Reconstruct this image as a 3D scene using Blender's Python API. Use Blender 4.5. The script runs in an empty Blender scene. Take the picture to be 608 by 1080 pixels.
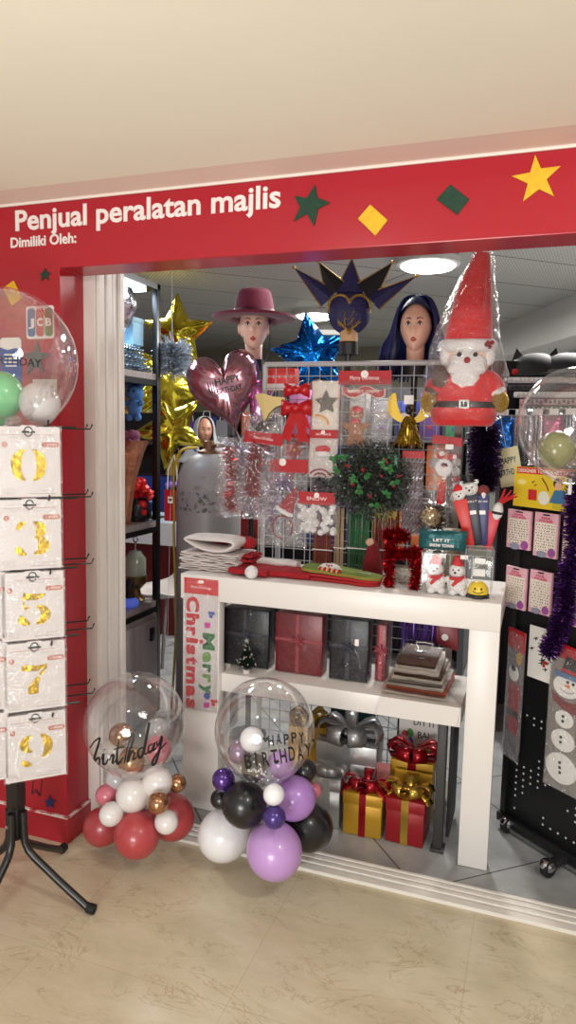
import bpy, bmesh, math, random
from mathutils import Vector, Matrix, noise
rnd = random.Random(11)
PI = math.pi
SC = bpy.context.scene
COL = SC.collection

# ---------------------------------------------------------------- camera
FOC = 750.0
EYE = Vector((0, 0, 1.55))
PITCH, ROLL, YAW = 0.112138, 0.0212846, 0.340117
_fw = Vector((-math.sin(YAW) * math.cos(PITCH), math.cos(YAW) * math.cos(PITCH), -math.sin(PITCH)))
_r0 = Vector((math.cos(YAW), math.sin(YAW), 0))
_u0 = _r0.cross(_fw)
_r = _r0 * math.cos(ROLL) + _u0 * math.sin(ROLL)
_u = -_r0 * math.sin(ROLL) + _u0 * math.cos(ROLL)
cd = bpy.data.cameras.new('camera')
cam = bpy.data.objects.new('camera', cd)
COL.objects.link(cam)
Mc = Matrix((_r, _u, -_fw)).transposed().to_4x4()
cam.matrix_world = Matrix.Translation(EYE) @ Mc
cd.sensor_fit = 'VERTICAL'
cd.sensor_height = 36.0
cd.lens = FOC / 1080.0 * 36.0
cd.clip_start = 0.05
SC.camera = cam


def ray(px, py):
    return _r * ((px - 304) / FOC) - _u * ((py - 540) / FOC) + _fw


def at(px, py, y):
    d = ray(px, py)
    return EYE + d * (y / d.y)


def ground(px, py, z=0.0):
    d = ray(px, py)
    return EYE + d * ((z - EYE.z) / d.z)


def onplane(px, py, o, n):
    d = ray(px, py)
    return EYE + d * ((Vector(o) - EYE).dot(n) / d.dot(n))


def mpp(p):                                   # metres per photo pixel at a point
    return (Vector(p) - EYE).dot(_fw) / FOC


def facing(p):
    return math.atan2(-p[0], p[1])


def face_eye(p):
    """frame at p whose front (-y) looks straight at the camera position"""
    p = Vector(p)
    e = math.atan2(EYE.z - p.z, math.hypot(p.x, p.y))
    return Matrix.Translation(p) @ Matrix.Rotation(facing(p), 4, 'Z') @ Matrix.Rotation(-e, 4, 'X')


# ---------------------------------------------------------------- materials
def lin(c):
    return tuple(((v / 255) / 12.92 if v / 255 <= 0.04045 else ((v / 255 + 0.055) / 1.055) ** 2.4) for v in c) + (1,)


MATS = {}


def mat(name, rgb, rough=0.5, metal=0.0, coat=0.0, spec=0.5, bump=0.0, bscale=40, var=0.0, vscale=8,
        emit=None, estr=0.0, sheen=0.0, btype='NOISE', stretch=None):
    """procedural principled surface: colour with a little noise variation and optional bump"""
    if name in MATS:
        return MATS[name]
    m = bpy.data.materials.new(name)
    m.use_nodes = True
    nt = m.node_tree
    b = nt.nodes['Principled BSDF']
    c = lin(rgb)
    b.inputs['Base Color'].default_value = c
    b.inputs['Roughness'].default_value = rough
    b.inputs['Metallic'].default_value = metal
    b.inputs['Specular IOR Level'].default_value = spec
    b.inputs['Coat Weight'].default_value = coat
    b.inputs['Coat Roughness'].default_value = 0.08
    if sheen:
        b.inputs['Sheen Weight'].default_value = sheen
    if emit:
        b.inputs['Emission Color'].default_value = lin(emit)
        b.inputs['Emission Strength'].default_value = estr
    tc = None
    if var or bump:
        tc = nt.nodes.new('ShaderNodeTexCoord')
        src = tc.outputs['Object']
        if stretch:
            mp = nt.nodes.new('ShaderNodeMapping')
            mp.inputs['Scale'].default_value = stretch
            nt.links.new(src, mp.inputs['Vector'])
            src = mp.outputs['Vector']
    if var:
        n = nt.nodes.new('ShaderNodeTexNoise')
        n.inputs['Scale'].default_value = vscale
        n.inputs['Detail'].default_value = 5
        nt.links.new(src, n.inputs['Vector'])
        r = nt.nodes.new('ShaderNodeValToRGB')
        r.color_ramp.elements[0].position = 0.3
        r.color_ramp.elements[1].position = 0.7
        r.color_ramp.elements[0].color = tuple(max(0, v * (1 - var)) for v in c[:3]) + (1,)
        r.color_ramp.elements[1].color = tuple(min(1, v * (1 + var)) for v in c[:3]) + (1,)
        nt.links.new(n.outputs['Fac'], r.inputs['Fac'])
        nt.links.new(r.outputs['Color'], b.inputs['Base Color'])
    if bump:
        if btype == 'VORONOI':
            n = nt.nodes.new('ShaderNodeTexVoronoi')
            o = n.outputs['Distance']
        else:
            n = nt.nodes.new('ShaderNodeTexNoise')
            n.inputs['Detail'].default_value = 4
            o = n.outputs['Fac']
        n.inputs['Scale'].default_value = bscale
        nt.links.new(src, n.inputs['Vector'])
        bp = nt.nodes.new('ShaderNodeBump')
        bp.inputs['Strength'].default_value = bump
        bp.inputs['Distance'].default_value = 0.02
        nt.links.new(o, bp.inputs['Height'])
        nt.links.new(bp.outputs['Normal'], b.inputs['Normal'])
    MATS[name] = m
    return m


def film(name, tint=(255, 255, 255), base=0.05, edge=0.7, rough=0.05, bump=0.0, bscale=30, haze=0.0, blend=0.25):
    """clear plastic: transparent with view-angle reflections, crinkles and a trace of haze"""
    if name in MATS:
        return MATS[name]
    m = bpy.data.materials.new(name)
    m.use_nodes = True
    nt = m.node_tree
    for n in list(nt.nodes):
        nt.nodes.remove(n)
    out = nt.nodes.new('ShaderNodeOutputMaterial')
    tr = nt.nodes.new('ShaderNodeBsdfTransparent')
    tr.inputs['Color'].default_value = lin(tint)
    gl = nt.nodes.new('ShaderNodeBsdfGlossy')
    gl.inputs['Roughness'].default_value = rough
    gl.inputs['Color'].default_value = (1, 1, 1, 1)
    lw = nt.nodes.new('ShaderNodeLayerWeight')
    lw.inputs['Blend'].default_value = blend
    mr = nt.nodes.new('ShaderNodeMapRange')
    mr.inputs['To Min'].default_value = base
    mr.inputs['To Max'].default_value = edge
    nt.links.new(lw.outputs['Facing'], mr.inputs['Value'])
    mx = nt.nodes.new('ShaderNodeMixShader')
    nt.links.new(mr.outputs['Result'], mx.inputs['Fac'])
    nt.links.new(tr.outputs['BSDF'], mx.inputs[1])
    nt.links.new(gl.outputs['BSDF'], mx.inputs[2])
    res = mx.outputs['Shader']
    if bump:
        tc = nt.nodes.new('ShaderNodeTexCoord')
        nz = nt.nodes.new('ShaderNodeTexNoise')
        nz.inputs['Scale'].default_value = bscale
        nz.inputs['Detail'].default_value = 3
        nz.inputs['Distortion'].default_value = 1.5
        nt.links.new(tc.outputs['Object'], nz.inputs['Vector'])
        bp = nt.nodes.new('ShaderNodeBump')
        bp.inputs['Strength'].default_value = bump
        bp.inputs['Distance'].default_value = 0.02
        nt.links.new(nz.outputs['Fac'], bp.inputs['Height'])
        nt.links.new(bp.outputs['Normal'], gl.inputs['Normal'])
        nt.links.new(bp.outputs['Normal'], lw.inputs['Normal'])
    if haze:
        df = nt.nodes.new('ShaderNodeBsdfDiffuse')
        df.inputs['Color'].default_value = (0.9, 0.9, 0.92, 1)
        m2 = nt.nodes.new('ShaderNodeMixShader')
        m2.inputs['Fac'].default_value = haze
        nt.links.new(res, m2.inputs[1])
        nt.links.new(df.outputs['BSDF'], m2.inputs[2])
        res = m2.outputs['Shader']
    nt.links.new(res, out.inputs['Surface'])
    MATS[name] = m
    return m


# ---------------------------------------------------------------- mesh builder
class MB:
    def __init__(s):
        s.v = []
        s.f = []

    def add(s, vs, fs):
        k = len(s.v)
        s.v += [Vector(p) for p in vs]
        s.f += [tuple(i + k for i in f) for f in fs]
        return s

    def box(s, c, d, rot=None):
        c = Vector(c)
        h = Vector(d) / 2
        vs = []
        for x in (-1, 1):
            for y in (-1, 1):
                for z in (-1, 1):
                    p = Vector((x * h.x, y * h.y, z * h.z))
                    if rot is not None:
                        p = rot @ p
                    vs.append(c + p)
        return s.add(vs, [(0, 1, 3, 2), (4, 6, 7, 5), (0, 4, 5, 1), (2, 3, 7, 6), (0, 2, 6, 4), (1, 5, 7, 3)])

    def bb(s, a, b):                           # box from two corners
        a, b = Vector(a), Vector(b)
        return s.box((a + b) / 2, b - a)

    def prism(s, pts, y0, y1):                 # outline in x,z pushed along y
        n = len(pts)
        area = sum(pts[i][0] * pts[(i + 1) % n][1] - pts[(i + 1) % n][0] * pts[i][1] for i in range(n))
        if area < 0:
            pts = pts[::-1]
        vs = [(p[0], y0, p[1]) for p in pts] + [(p[0], y1, p[1]) for p in pts]
        fs = [tuple(range(n)), tuple(range(2 * n - 1, n - 1, -1))]
        fs += [(i, i + n, (i + 1) % n + n, (i + 1) % n) for i in range(n)]
        return s.add(vs, fs)

    def tube(s, pts, r, n=8, cap=True):
        pts = [Vector(p) for p in pts]
        rs = r if isinstance(r, (list, tuple)) else [r] * len(pts)
        vs, fs = [], []
        up = None
        for i, p in enumerate(pts):
            t = (pts[min(i + 1, len(pts) - 1)] - pts[max(i - 1, 0)])
            if t.length < 1e-9:
                t = Vector((0, 0, 1))
            t.normalize()
            if up is None:
                up = Vector((0, 0, 1)) if abs(t.z) < 0.9 else Vector((1, 0, 0))
            a = t.cross(up)
            if a.length < 1e-6:
                a = t.orthogonal()
            a.normalize()
            b = a.cross(t).normalized()
            up = b
            for k in range(n):
                an = 2 * PI * k / n
                vs.append(p + (a * math.cos(an) + b * math.sin(an)) * rs[i])
        for i in range(len(pts) - 1):
            for k in range(n):
                k2 = (k + 1) % n
                fs.append((i * n + k, (i + 1) * n + k, (i + 1) * n + k2, i * n + k2))
        if cap:
            fs.append(tuple(range(n)))
            fs.append(tuple(range(len(pts) * n - 1, (len(pts) - 1) * n - 1, -1)))
        return s.add(vs, fs)

    def lathe(s, prof, c=(0, 0, 0), n=24, axis='z', cap=True, sx=1, sy=1, wob=None):
        c = Vector(c)
        vs, fs = [], []
        for i, (r, h) in enumerate(prof):
            for k in range(n):
                a = 2 * PI * k / n
                q = r * (1 + (wob(a, i) if wob else 0))
                x, y = q * math.cos(a) * sx, q * math.sin(a) * sy
                p = Vector((x, y, h)) if axis == 'z' else (Vector((x, h, y)) if axis == 'y' else Vector((h, x, y)))
                vs.append(c + p)
        m = len(prof)
        for i in range(m - 1):
            for k in range(n):
                k2 = (k + 1) % n
                fs.append((i * n + k, i * n + k2, (i + 1) * n + k2, (i + 1) * n + k))
        if cap:
            fs.append(tuple(range(n - 1, -1, -1)))
            fs.append(tuple(range((m - 1) * n, m * n)))
        return s.add(vs, fs)

    def ball(s, c, r, n=16, m=10, sc=(1, 1, 1), rot=None, bumpy=0, bs=3):
        c = Vector(c)
        vs, fs = [], []
        for j in range(m + 1):
            th = PI * j / m
            for k in range(n):
                a = 2 * PI * k / n
                d = Vector((math.sin(th) * math.cos(a), math.sin(th) * math.sin(a), math.cos(th)))
                q = r * (1 + (bumpy * noise.noise(d * bs + c * 7) if bumpy else 0))
                p = Vector((d.x * sc[0], d.y * sc[1], d.z * sc[2])) * q
                if rot is not None:
                    p = rot @ p
                vs.append(c + p)
        for j in range(m):
            for k in range(n):
                k2 = (k + 1) % n
                if j == 0:
                    fs.append((k, n + k, n + k2))
                elif j == m - 1:
                    fs.append((j * n + k, (j + 1) * n + k, j * n + k2))
                else:
                    fs.append((j * n + k, (j + 1) * n + k, (j + 1) * n + k2, j * n + k2))
        return s.add(vs, fs)

    def balloon(s, c, r, tip=(0, 0, -1), n=28, el=1.06, knot=True):
        """latex balloon: round with a slightly drawn-out neck and a knot at the tip"""
        prof = []
        for j in range(19):
            th = PI * j / 18
            z = math.cos(th)
            q = math.sin(th)
            if z < 0:
                z *= 1 + 0.10 * (-z) ** 2
                q *= 1 - 0.10 * (-z) ** 3
            prof.append((max(q, 0.001) * r, z * r * el))
        if knot:
            e = prof[-1][1]
            prof[-1] = (0.035 * r, e + 0.01 * r)
            prof += [(0.03 * r, e - 0.05 * r), (0.09 * r, e - 0.13 * r), (0.001, e - 0.12 * r)]
        q = Vector((0, 0, -1)).rotation_difference(Vector(tip).normalized()).to_matrix()
        t = MB().lathe(prof, n=n)
        return s.add([Vector(c) + q @ p for p in t.v], t.f)

    def grid(s, fn, nu, nv, closed=False):
        vs = [fn(i / nu, j / nv) for j in range(nv + 1) for i in range(nu + 1)]
        fs = []
        for j in range(nv):
            for i in range(nu):
                a = j * (nu + 1) + i
                fs.append((a, a + 1, a + nu + 2, a + nu + 1))
        return s.add(vs, fs)

    def stroke(s, pts, w, y=0.0, t=0.002, xf=None):
        """flat pen stroke in the x,z plane; w = width or list of widths"""
        n = len(pts)
        ws = w if isinstance(w, (list, tuple)) else [w] * n
        L, Rr = [], []
        for i in range(n):
            a, b = pts[max(i - 1, 0)], pts[min(i + 1, n - 1)]
            dx, dz = b[0] - a[0], b[1] - a[1]
            q = math.hypot(dx, dz) or 1
            nx, nz = -dz / q, dx / q
            L.append((pts[i][0] + nx * ws[i] / 2, pts[i][1] + nz * ws[i] / 2))
            Rr.append((pts[i][0] - nx * ws[i] / 2, pts[i][1] - nz * ws[i] / 2))
        vs, fs = [], []
        for i in range(n):
            for (x, z), yy in ((L[i], y), (Rr[i], y), (L[i], y - t), (Rr[i], y - t)):
                vs.append((x, yy, z))
        for i in range(n - 1):
            a, b = 4 * i, 4 * i + 4
            fs += [(a + 2, a + 3, b + 3, b + 2), (a + 1, a, b, b + 1), (a, a + 2, b + 2, b), (a + 3, a + 1, b + 1, b + 3)]
        e = 4 * (n - 1)
        fs += [(0, 1, 3, 2), (e + 1, e, e + 2, e + 3)]
        return s.add(vs, fs)

    def move(s, M):
        s.v = [M @ p for p in s.v]
        return s

    def build(s, name, m, parent=None, smooth=40, bevel=0.0, seg=2, world=False, fixn=True):
        me = bpy.data.meshes.new(name)
        vs = s.v
        if world and parent is not None:
            inv = worldmat(parent).inverted()
            vs = [inv @ p for p in vs]
        me.from_pydata([tuple(p) for p in vs], [], s.f)
        if fixn or bevel:
            b = bmesh.new()
            b.from_mesh(me)
            if fixn:
                bmesh.ops.recalc_face_normals(b, faces=b.faces)
            if bevel:
                bmesh.ops.remove_doubles(b, verts=b.verts, dist=1e-6)
                es = [e for e in b.edges if len(e.link_faces) == 2 and e.calc_face_angle(0) > 0.6]
                bmesh.ops.bevel(b, geom=es, offset=bevel, segments=seg, affect='EDGES', profile=0.5)
            b.to_mesh(me)
            b.free()
        me.materials.append(m)
        if smooth:
            me.polygons.foreach_set('use_smooth', [True] * len(me.polygons))
            me.set_sharp_from_angle(angle=math.radians(smooth))
        o = bpy.data.objects.new(name, me)
        COL.objects.link(o)
        if parent is not None:
            o.parent = parent
        return o


def worldmat(o):
    M = o.matrix_basis.copy()
    while o.parent is not None:
        o = o.parent
        M = o.matrix_basis @ M
    return M


def thing(name, label, cat, loc=(0, 0, 0), rz=0.0, group=None, rx=0.0, ry=0.0):
    o = bpy.data.objects.new(name, None)
    o.empty_display_size = 0.05
    COL.objects.link(o)
    o.matrix_basis = Matrix.Translation(Vector(loc)) @ Matrix.Rotation(rz, 4, 'Z') @ Matrix.Rotation(ry, 4, 'Y') @ Matrix.Rotation(rx, 4, 'X')
    o['label'] = label
    o['category'] = cat
    if group:
        o['group'] = group
    return o


def tag(o, label, cat, group=None, kind=None):
    o['label'] = label
    o['category'] = cat
    if group:
        o['group'] = group
    if kind:
        o['kind'] = kind
    return o


def struct(o):
    o['kind'] = 'structure'
    return o


def copy_tree(o, parent=None):
    c = o.copy()
    COL.objects.link(c)
    if parent is not None:
        c.parent = parent
    for ch in list(o.children):
        copy_tree(ch, c)
    return c


# ---------------------------------------------------------------- lettering
_TX = {}


def text_mesh(body, bold=0.0):
    k = (body, bold)
    if k in _TX:
        return _TX[k]
    cu = bpy.data.curves.new('lettering', 'FONT')
    cu.body = body
    cu.size = 1.0
    cu.resolution_u = 3
    cu.offset = bold
    cu.extrude = 0.5
    ob = bpy.data.objects.new('lettering', cu)
    COL.objects.link(ob)
    dg = bpy.context.evaluated_depsgraph_get()
    me = bpy.data.meshes.new_from_object(ob.evaluated_get(dg))
    vs = [v.co.copy() for v in me.vertices]
    fs = [tuple(p.vertices) for p in me.polygons]
    bpy.data.objects.remove(ob)
    bpy.data.curves.remove(cu)
    bpy.data.meshes.remove(me)
    _TX[k] = (vs, fs)
    return _TX[k]


def text(mb, body, x, z, w, cap=None, y=0.0, t=0.002, bold=0.0, align='L', fn=None, rot=0.0):
    """letters in the x,z plane with the baseline at z, fitted to width w and cap height"""
    vs, fs = text_mesh(body, bold)
    if not vs:
        return mb
    x0 = min(p.x for p in vs)
    x1 = max(p.x for p in vs)
    sx = w / (x1 - x0)
    sz = cap / 0.73 if cap else sx
    off = -w / 2 if align == 'C' else 0
    cr, sr = math.cos(rot), math.sin(rot)
    out = []
    for p in vs:
        a, b = (p.x - x0) * sx + off, p.y * sz
        q = Vector((x + a * cr - b * sr, y - t / 2 - p.z * t, z + a * sr + b * cr))
        out.append(fn(q) if fn else q)
    return mb.add(out, fs)


def on_sphere(R, c=(0, 0, 0), lift=0.001):
    """wraps lettering laid in the x,z plane on to the front of a ball"""
    c = Vector(c)

    def f(q):
        d = R * R - q.x * q.x - q.z * q.z
        yy = -math.sqrt(max(d, 1e-6))
        n = Vector((q.x, yy, q.z)).normalized()
        return c + n * (R + lift - q.y)
    return f


def star_pts(n, r1, r2, rot=PI / 2, cx=0, cz=0):
    return [((r1 if i % 2 == 0 else r2) * math.cos(rot + PI * i / n) + cx,
             (r1 if i % 2 == 0 else r2) * math.sin(rot + PI * i / n) + cz) for i in range(2 * n)]


def disc_pts(r, n=20, cx=0, cz=0, sx=1, sz=1):
    return [(cx + r * sx * math.cos(2 * PI * i / n), cz + r * sz * math.sin(2 * PI * i / n)) for i in range(n)]


def round_rect(w, h, r, cx=0, cz=0, n=4):
    out = []
    for (sx, sz, a0) in ((1, 1, 0), (-1, 1, PI / 2), (-1, -1, PI), (1, -1, 1.5 * PI)):
        for i in range(n + 1):
            a = a0 + PI / 2 * i / n
            out.append((cx + sx * (w / 2 - r) + r * math.cos(a), cz + sz * (h / 2 - r) + r * math.sin(a)))
    return out


def curve_pts(P, n=8):
    """Catmull-Rom through 2-D or 3-D points"""
    P = [Vector(p) for p in P]
    out = []
    for i in range(len(P) - 1):
        p0, p1, p2, p3 = P[max(i - 1, 0)], P[i], P[i + 1], P[min(i + 2, len(P) - 1)]
        for k in range(n):
            t = k / n
            out.append(0.5 * ((2 * p1) + (p2 - p0) * t + (2 * p0 - 5 * p1 + 4 * p2 - p3) * t * t + (3 * p1 - p0 - 3 * p2 + p3) * t ** 3))
    out.append(P[-1])
    return out


def pillow(mb, w, h, d, nu=10, nv=12, cx=0, cz=0, y=0.0, crinkle=0.004, seed=0):
    """a filled clear bag: two bulging sheets that meet at the seams"""
    def f(sgn):
        def g(u, v):
            e = (max(0, 1 - (2 * u - 1) ** 4) * max(0, 1 - (2 * v - 1) ** 4)) ** 0.6
            x, z = (u - 0.5) * w, v * h
            nz = noise.noise(Vector((x * 28 + seed * 3.1, z * 28, sgn * 2.0 + seed)))
            return Vector((cx + x + noise.noise(Vector((z * 20, seed, 1))) * crinkle, y + sgn * (d / 2 * e) + nz * crinkle * (0.4 + e), cz + z))
        return g
    mb.grid(f(-1), nu, nv)
    mb.grid(f(1), nu, nv)
    return mb


def tinsel(mb, path, r, n, w=0.003, droop=0.0, jit=0.3, rg=None):
    """fringe of thin foil strips round a path"""
    rg = rg or rnd
    path = [Vector(p) for p in path]
    L = len(path) - 1
    for i in range(n):
        t = rg.random() * L
        k = min(int(t), L - 1)
        p = path[k].lerp(path[k + 1], t - k)
        d = (path[k + 1] - path[k]).normalized()
        v = Vector((rg.gauss(0, 1), rg.gauss(0, 1), rg.gauss(0, 1)))
        v -= d * v.dot(d) * 0.75
        if v.length < 1e-4:
            continue
        v.normalize()
        rr = r * rg.uniform(1 - jit, 1 + jit * 0.4)
        q = p + v * rr + Vector((0, 0, -droop * rg.random()))
        s = v.cross(Vector((rg.gauss(0, 1), rg.gauss(0, 1), rg.gauss(0, 1)))).normalized() * w / 2
        mid = (p + q) / 2 + Vector((rg.gauss(0, 1), rg.gauss(0, 1), rg.gauss(0, 1))) * r * 0.08
        mb.add([p - s, p + s, mid + s, mid - s, q + s * 0.7, q - s * 0.7], [(0, 1, 2, 3), (3, 2, 4, 5)])
    return mb
# ---------------------------------------------------------------- the setting
def nodes_of(name, rough, spec=0.5):
    m = bpy.data.materials.new(name)
    m.use_nodes = True
    nt = m.node_tree
    b = nt.nodes['Principled BSDF']
    b.inputs['Roughness'].default_value = rough
    b.inputs['Specular IOR Level'].default_value = spec
    tc = nt.nodes.new('ShaderNodeTexCoord')
    return m, nt, b, tc.outputs['Object']


def N(nt, t, **kw):
    n = nt.nodes.new(t)
    for k, v in kw.items():
        if k in n.inputs:
            n.inputs[k].default_value = v
        else:
            setattr(n, k, v)
    return n


def ramp(nt, src, stops):
    r = nt.nodes.new('ShaderNodeValToRGB')
    el = r.color_ramp.elements
    while len(el) < len(stops):
        el.new(0.5)
    for e, (p, c) in zip(el, stops):
        e.position = p
        e.color = lin(c)
    nt.links.new(src, r.inputs['Fac'])
    return r.outputs['Color']


def mix(nt, fac, a, b, mode='MIX'):
    n = nt.nodes.new('ShaderNodeMix')
    n.data_type = 'RGBA'
    n.blend_type = mode
    for s, v in ((n.inputs[0], fac), (n.inputs[6], a), (n.inputs[7], b)):
        if isinstance(v, (int, float)):
            s.default_value = v
        elif isinstance(v, tuple):
            s.default_value = v
        else:
            nt.links.new(v, s)
    return n.outputs[2]


def marble_mat():
    m, nt, b, co = nodes_of('cream_marble', 0.22, 0.45)
    mp = N(nt, 'ShaderNodeMapping')
    mp.inputs['Rotation'].default_value = (0, 0, 0.5)
    mp.inputs['Scale'].default_value = (1.0, 2.0, 1)
    nt.links.new(co, mp.inputs['Vector'])
    n1 = N(nt, 'ShaderNodeTexNoise', Scale=3.0, Detail=8.0, Roughness=0.65)
    nt.links.new(mp.outputs[0], n1.inputs['Vector'])
    c1 = ramp(nt, n1.outputs['Fac'], [(0.3, (192, 180, 150)), (0.5, (206, 193, 164)), (0.7, (217, 206, 180))])
    n2 = N(nt, 'ShaderNodeTexNoise', Scale=3.4, Detail=7.0, Roughness=0.62, Distortion=1.4)
    nt.links.new(mp.outputs[0], n2.inputs['Vector'])
    vein = ramp(nt, n2.outputs['Fac'], [(0.485, (255, 255, 255)), (0.5, (0, 0, 0)), (0.512, (255, 255, 255))])
    n4 = N(nt, 'ShaderNodeTexNoise', Scale=5.0, Detail=2.0)
    nt.links.new(co, n4.inputs['Vector'])
    gate = ramp(nt, n4.outputs['Fac'], [(0.38, (0, 0, 0)), (0.55, (255, 255, 255))])
    inv = N(nt, 'ShaderNodeInvert')
    nt.links.new(vein, inv.inputs['Color'])
    f = N(nt, 'ShaderNodeMath', operation='MULTIPLY')
    nt.links.new(inv.outputs[0], f.inputs[0])
    nt.links.new(gate, f.inputs[1])
    f2 = N(nt, 'ShaderNodeMath', operation='MULTIPLY')
    nt.links.new(f.outputs[0], f2.inputs[0])
    f2.inputs[1].default_value = 0.5
    c2 = mix(nt, f2.outputs[0], c1, lin((150, 122, 84)))
    n3 = N(nt, 'ShaderNodeTexNoise', Scale=60.0, Detail=3.0)
    nt.links.new(co, n3.inputs['Vector'])
    spk = ramp(nt, n3.outputs['Fac'], [(0.62, (0, 0, 0)), (0.75, (255, 255, 255))])
    f3 = N(nt, 'ShaderNodeMath', operation='MULTIPLY')
    nt.links.new(spk, f3.inputs[0])
    f3.inputs[1].default_value = 0.35
    c3 = mix(nt, f3.outputs[0], c2, lin((228, 214, 188)))
    br = N(nt, 'ShaderNodeTexBrick', Scale=1.0, offset=0.0)
    br.inputs['Mortar Size'].default_value = 0.0012
    br.inputs['Brick Width'].default_value = 0.6
    br.inputs['Row Height'].default_value = 0.6
    br.inputs['Color1'].default_value = (1, 1, 1, 1)
    br.inputs['Color2'].default_value = (0.95, 0.94, 0.93, 1)
    br.inputs['Mortar'].default_value = (0.82, 0.79, 0.74, 1)
    mp2 = N(nt, 'ShaderNodeMapping')
    mp2.inputs['Location'].default_value = (0.12, 0.18, 0)
    nt.links.new(co, mp2.inputs['Vector'])
    nt.links.new(mp2.outputs[0], br.inputs['Vector'])
    c4 = mix(nt, 1.0, c3, br.outputs['Color'], 'MULTIPLY')
    nt.links.new(c4, b.inputs['Base Color'])
    return m


def tile_mat():
    m, nt, b, co = nodes_of('grey_tile', 0.35)
    mp = N(nt, 'ShaderNodeMapping')
    mp.inputs['Rotation'].default_value = (0, 0, math.radians(-40.2))
    # joints pass through the crossing seen beside the counter leg
    a = math.radians(-40.2)
    cx, cy = -0.315, 2.307
    mp.inputs['Location'].default_value = (-(cx * math.cos(a) - cy * math.sin(a)), -(cx * math.sin(a) + cy * math.cos(a)), 0)
    nt.links.new(co, mp.inputs['Vector'])
    br = N(nt, 'ShaderNodeTexBrick', Scale=1.0, offset=0.0)
    br.inputs['Mortar Size'].default_value = 0.003
    br.inputs['Brick Width'].default_value = 0.6
    br.inputs['Row Height'].default_value = 0.6
    br.inputs['Color1'].default_value = lin((172, 174, 174))
    br.inputs['Color2'].default_value = lin((164, 167, 168))
    br.inputs['Mortar'].default_value = lin((70, 72, 72))
    nt.links.new(mp.outputs[0], br.inputs['Vector'])
    n1 = N(nt, 'ShaderNodeTexNoise', Scale=9.0, Detail=6.0)
    nt.links.new(co, n1.inputs['Vector'])
    v = ramp(nt, n1.outputs['Fac'], [(0.3, (215, 215, 215)), (0.7, (255, 255, 255))])
    nt.links.new(mix(nt, 1.0, br.outputs['Color'], v, 'MULTIPLY'), b.inputs['Base Color'])
    return m


def shop_ceiling_mat():
    m, nt, b, co = nodes_of('perforated_ceiling_panel', 0.6)
    mp = N(nt, 'ShaderNodeMapping')
    mp.inputs['Rotation'].default_value = (0, 0, math.radians(-40.2))
    nt.links.new(co, mp.inputs['Vector'])
    br = N(nt, 'ShaderNodeTexBrick', Scale=1.0, offset=0.0)
    br.inputs['Mortar Size'].default_value = 0.007
    br.inputs['Brick Width'].default_value = 2.4
    br.inputs['Row Height'].default_value = 0.6
    br.inputs['Color1'].default_value = lin((208, 208, 202))
    br.inputs['Color2'].default_value = lin((200, 201, 196))
    br.inputs['Mortar'].default_value = lin((90, 91, 92))
    nt.links.new(mp.outputs[0], br.inputs['Vector'])
    vo = N(nt, 'ShaderNodeTexVoronoi', Scale=42.0)
    vo.inputs['Randomness'].default_value = 0.0
    nt.links.new(mp.outputs[0], vo.inputs['Vector'])
    d = ramp(nt, vo.outputs['Distance'], [(0.28, (150, 150, 150)), (0.36, (255, 255, 255))])
    nt.links.new(mix(nt, 1.0, br.outputs['Color'], d, 'MULTIPLY'), b.inputs['Base Color'])
    return m


def scuffed(name, rgb, mark, rough=0.4, stretch=(1, 1, 1), scale=14, lo=0.62, hi=0.7, amt=0.8, spec=0.5):
    m, nt, b, co = nodes_of(name, rough, spec)
    mp = N(nt, 'ShaderNodeMapping')
    mp.inputs['Scale'].default_value = stretch
    nt.links.new(co, mp.inputs['Vector'])
    n1 = N(nt, 'ShaderNodeTexNoise', Scale=scale, Detail=7.0, Roughness=0.7)
    nt.links.new(mp.outputs[0], n1.inputs['Vector'])
    f = ramp(nt, n1.outputs['Fac'], [(lo, (0, 0, 0)), (hi, (int(255 * amt),) * 3)])
    nt.links.new(mix(nt, f, lin(rgb), lin(mark)), b.inputs['Base Color'])
    return m


RED = scuffed('red_laminate', (168, 30, 44), (188, 64, 72), 0.24, (1, 1, 1), 5, 0.5, 0.9, 0.35)
CREAM = mat('cream_plaster', (236, 230, 212), 0.85, var=0.015, vscale=2)
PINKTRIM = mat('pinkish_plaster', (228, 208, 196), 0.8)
WHITEWALL = mat('grey_white_wall', (196, 194, 190), 0.7)

# floors
struct(MB().bb((-5, -2.5, -0.06), (4, 2.262, 0)).build('floor', marble_mat(), smooth=0))
struct(MB().bb((-6, 2.262, -0.07), (4, 9, -0.002)).build('floor_shop', tile_mat(), smooth=0))
# soffit of the arcade and the shop ceiling
struct(MB().bb((-6, 0.3, 2.31), (5, 1.955, 2.45)).build('ceiling', CREAM, smooth=0))
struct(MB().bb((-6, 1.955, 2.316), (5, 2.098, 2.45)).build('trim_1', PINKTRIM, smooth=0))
struct(MB().bb((-6, 2.092, 2.308), (5, 2.0985, 2.316)).build('trim_2', mat('white_caulk', (235, 226, 216), 0.6), smooth=0))
struct(MB().bb((-6, 2.235, 2.6), (4, 9, 2.7)).build('ceiling_shop', shop_ceiling_mat(), smooth=0))
# red shop front: pillar, header, far pillar outside the frame
fr = MB()
fr.prism([(-6, 0), (-1.593, 0), (-1.593, 2.091), (0.9, 2.091), (0.9, 0), (3, 0), (3, 2.31), (-6, 2.31)], 2.1, 2.235)
struct(fr.build('wall_front', RED, smooth=0, bevel=0.003))
struct(MB().bb((-6, 2.12, 2.31), (4, 2.235, 2.6)).build('wall_front_upper', CREAM, smooth=0))
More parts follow.
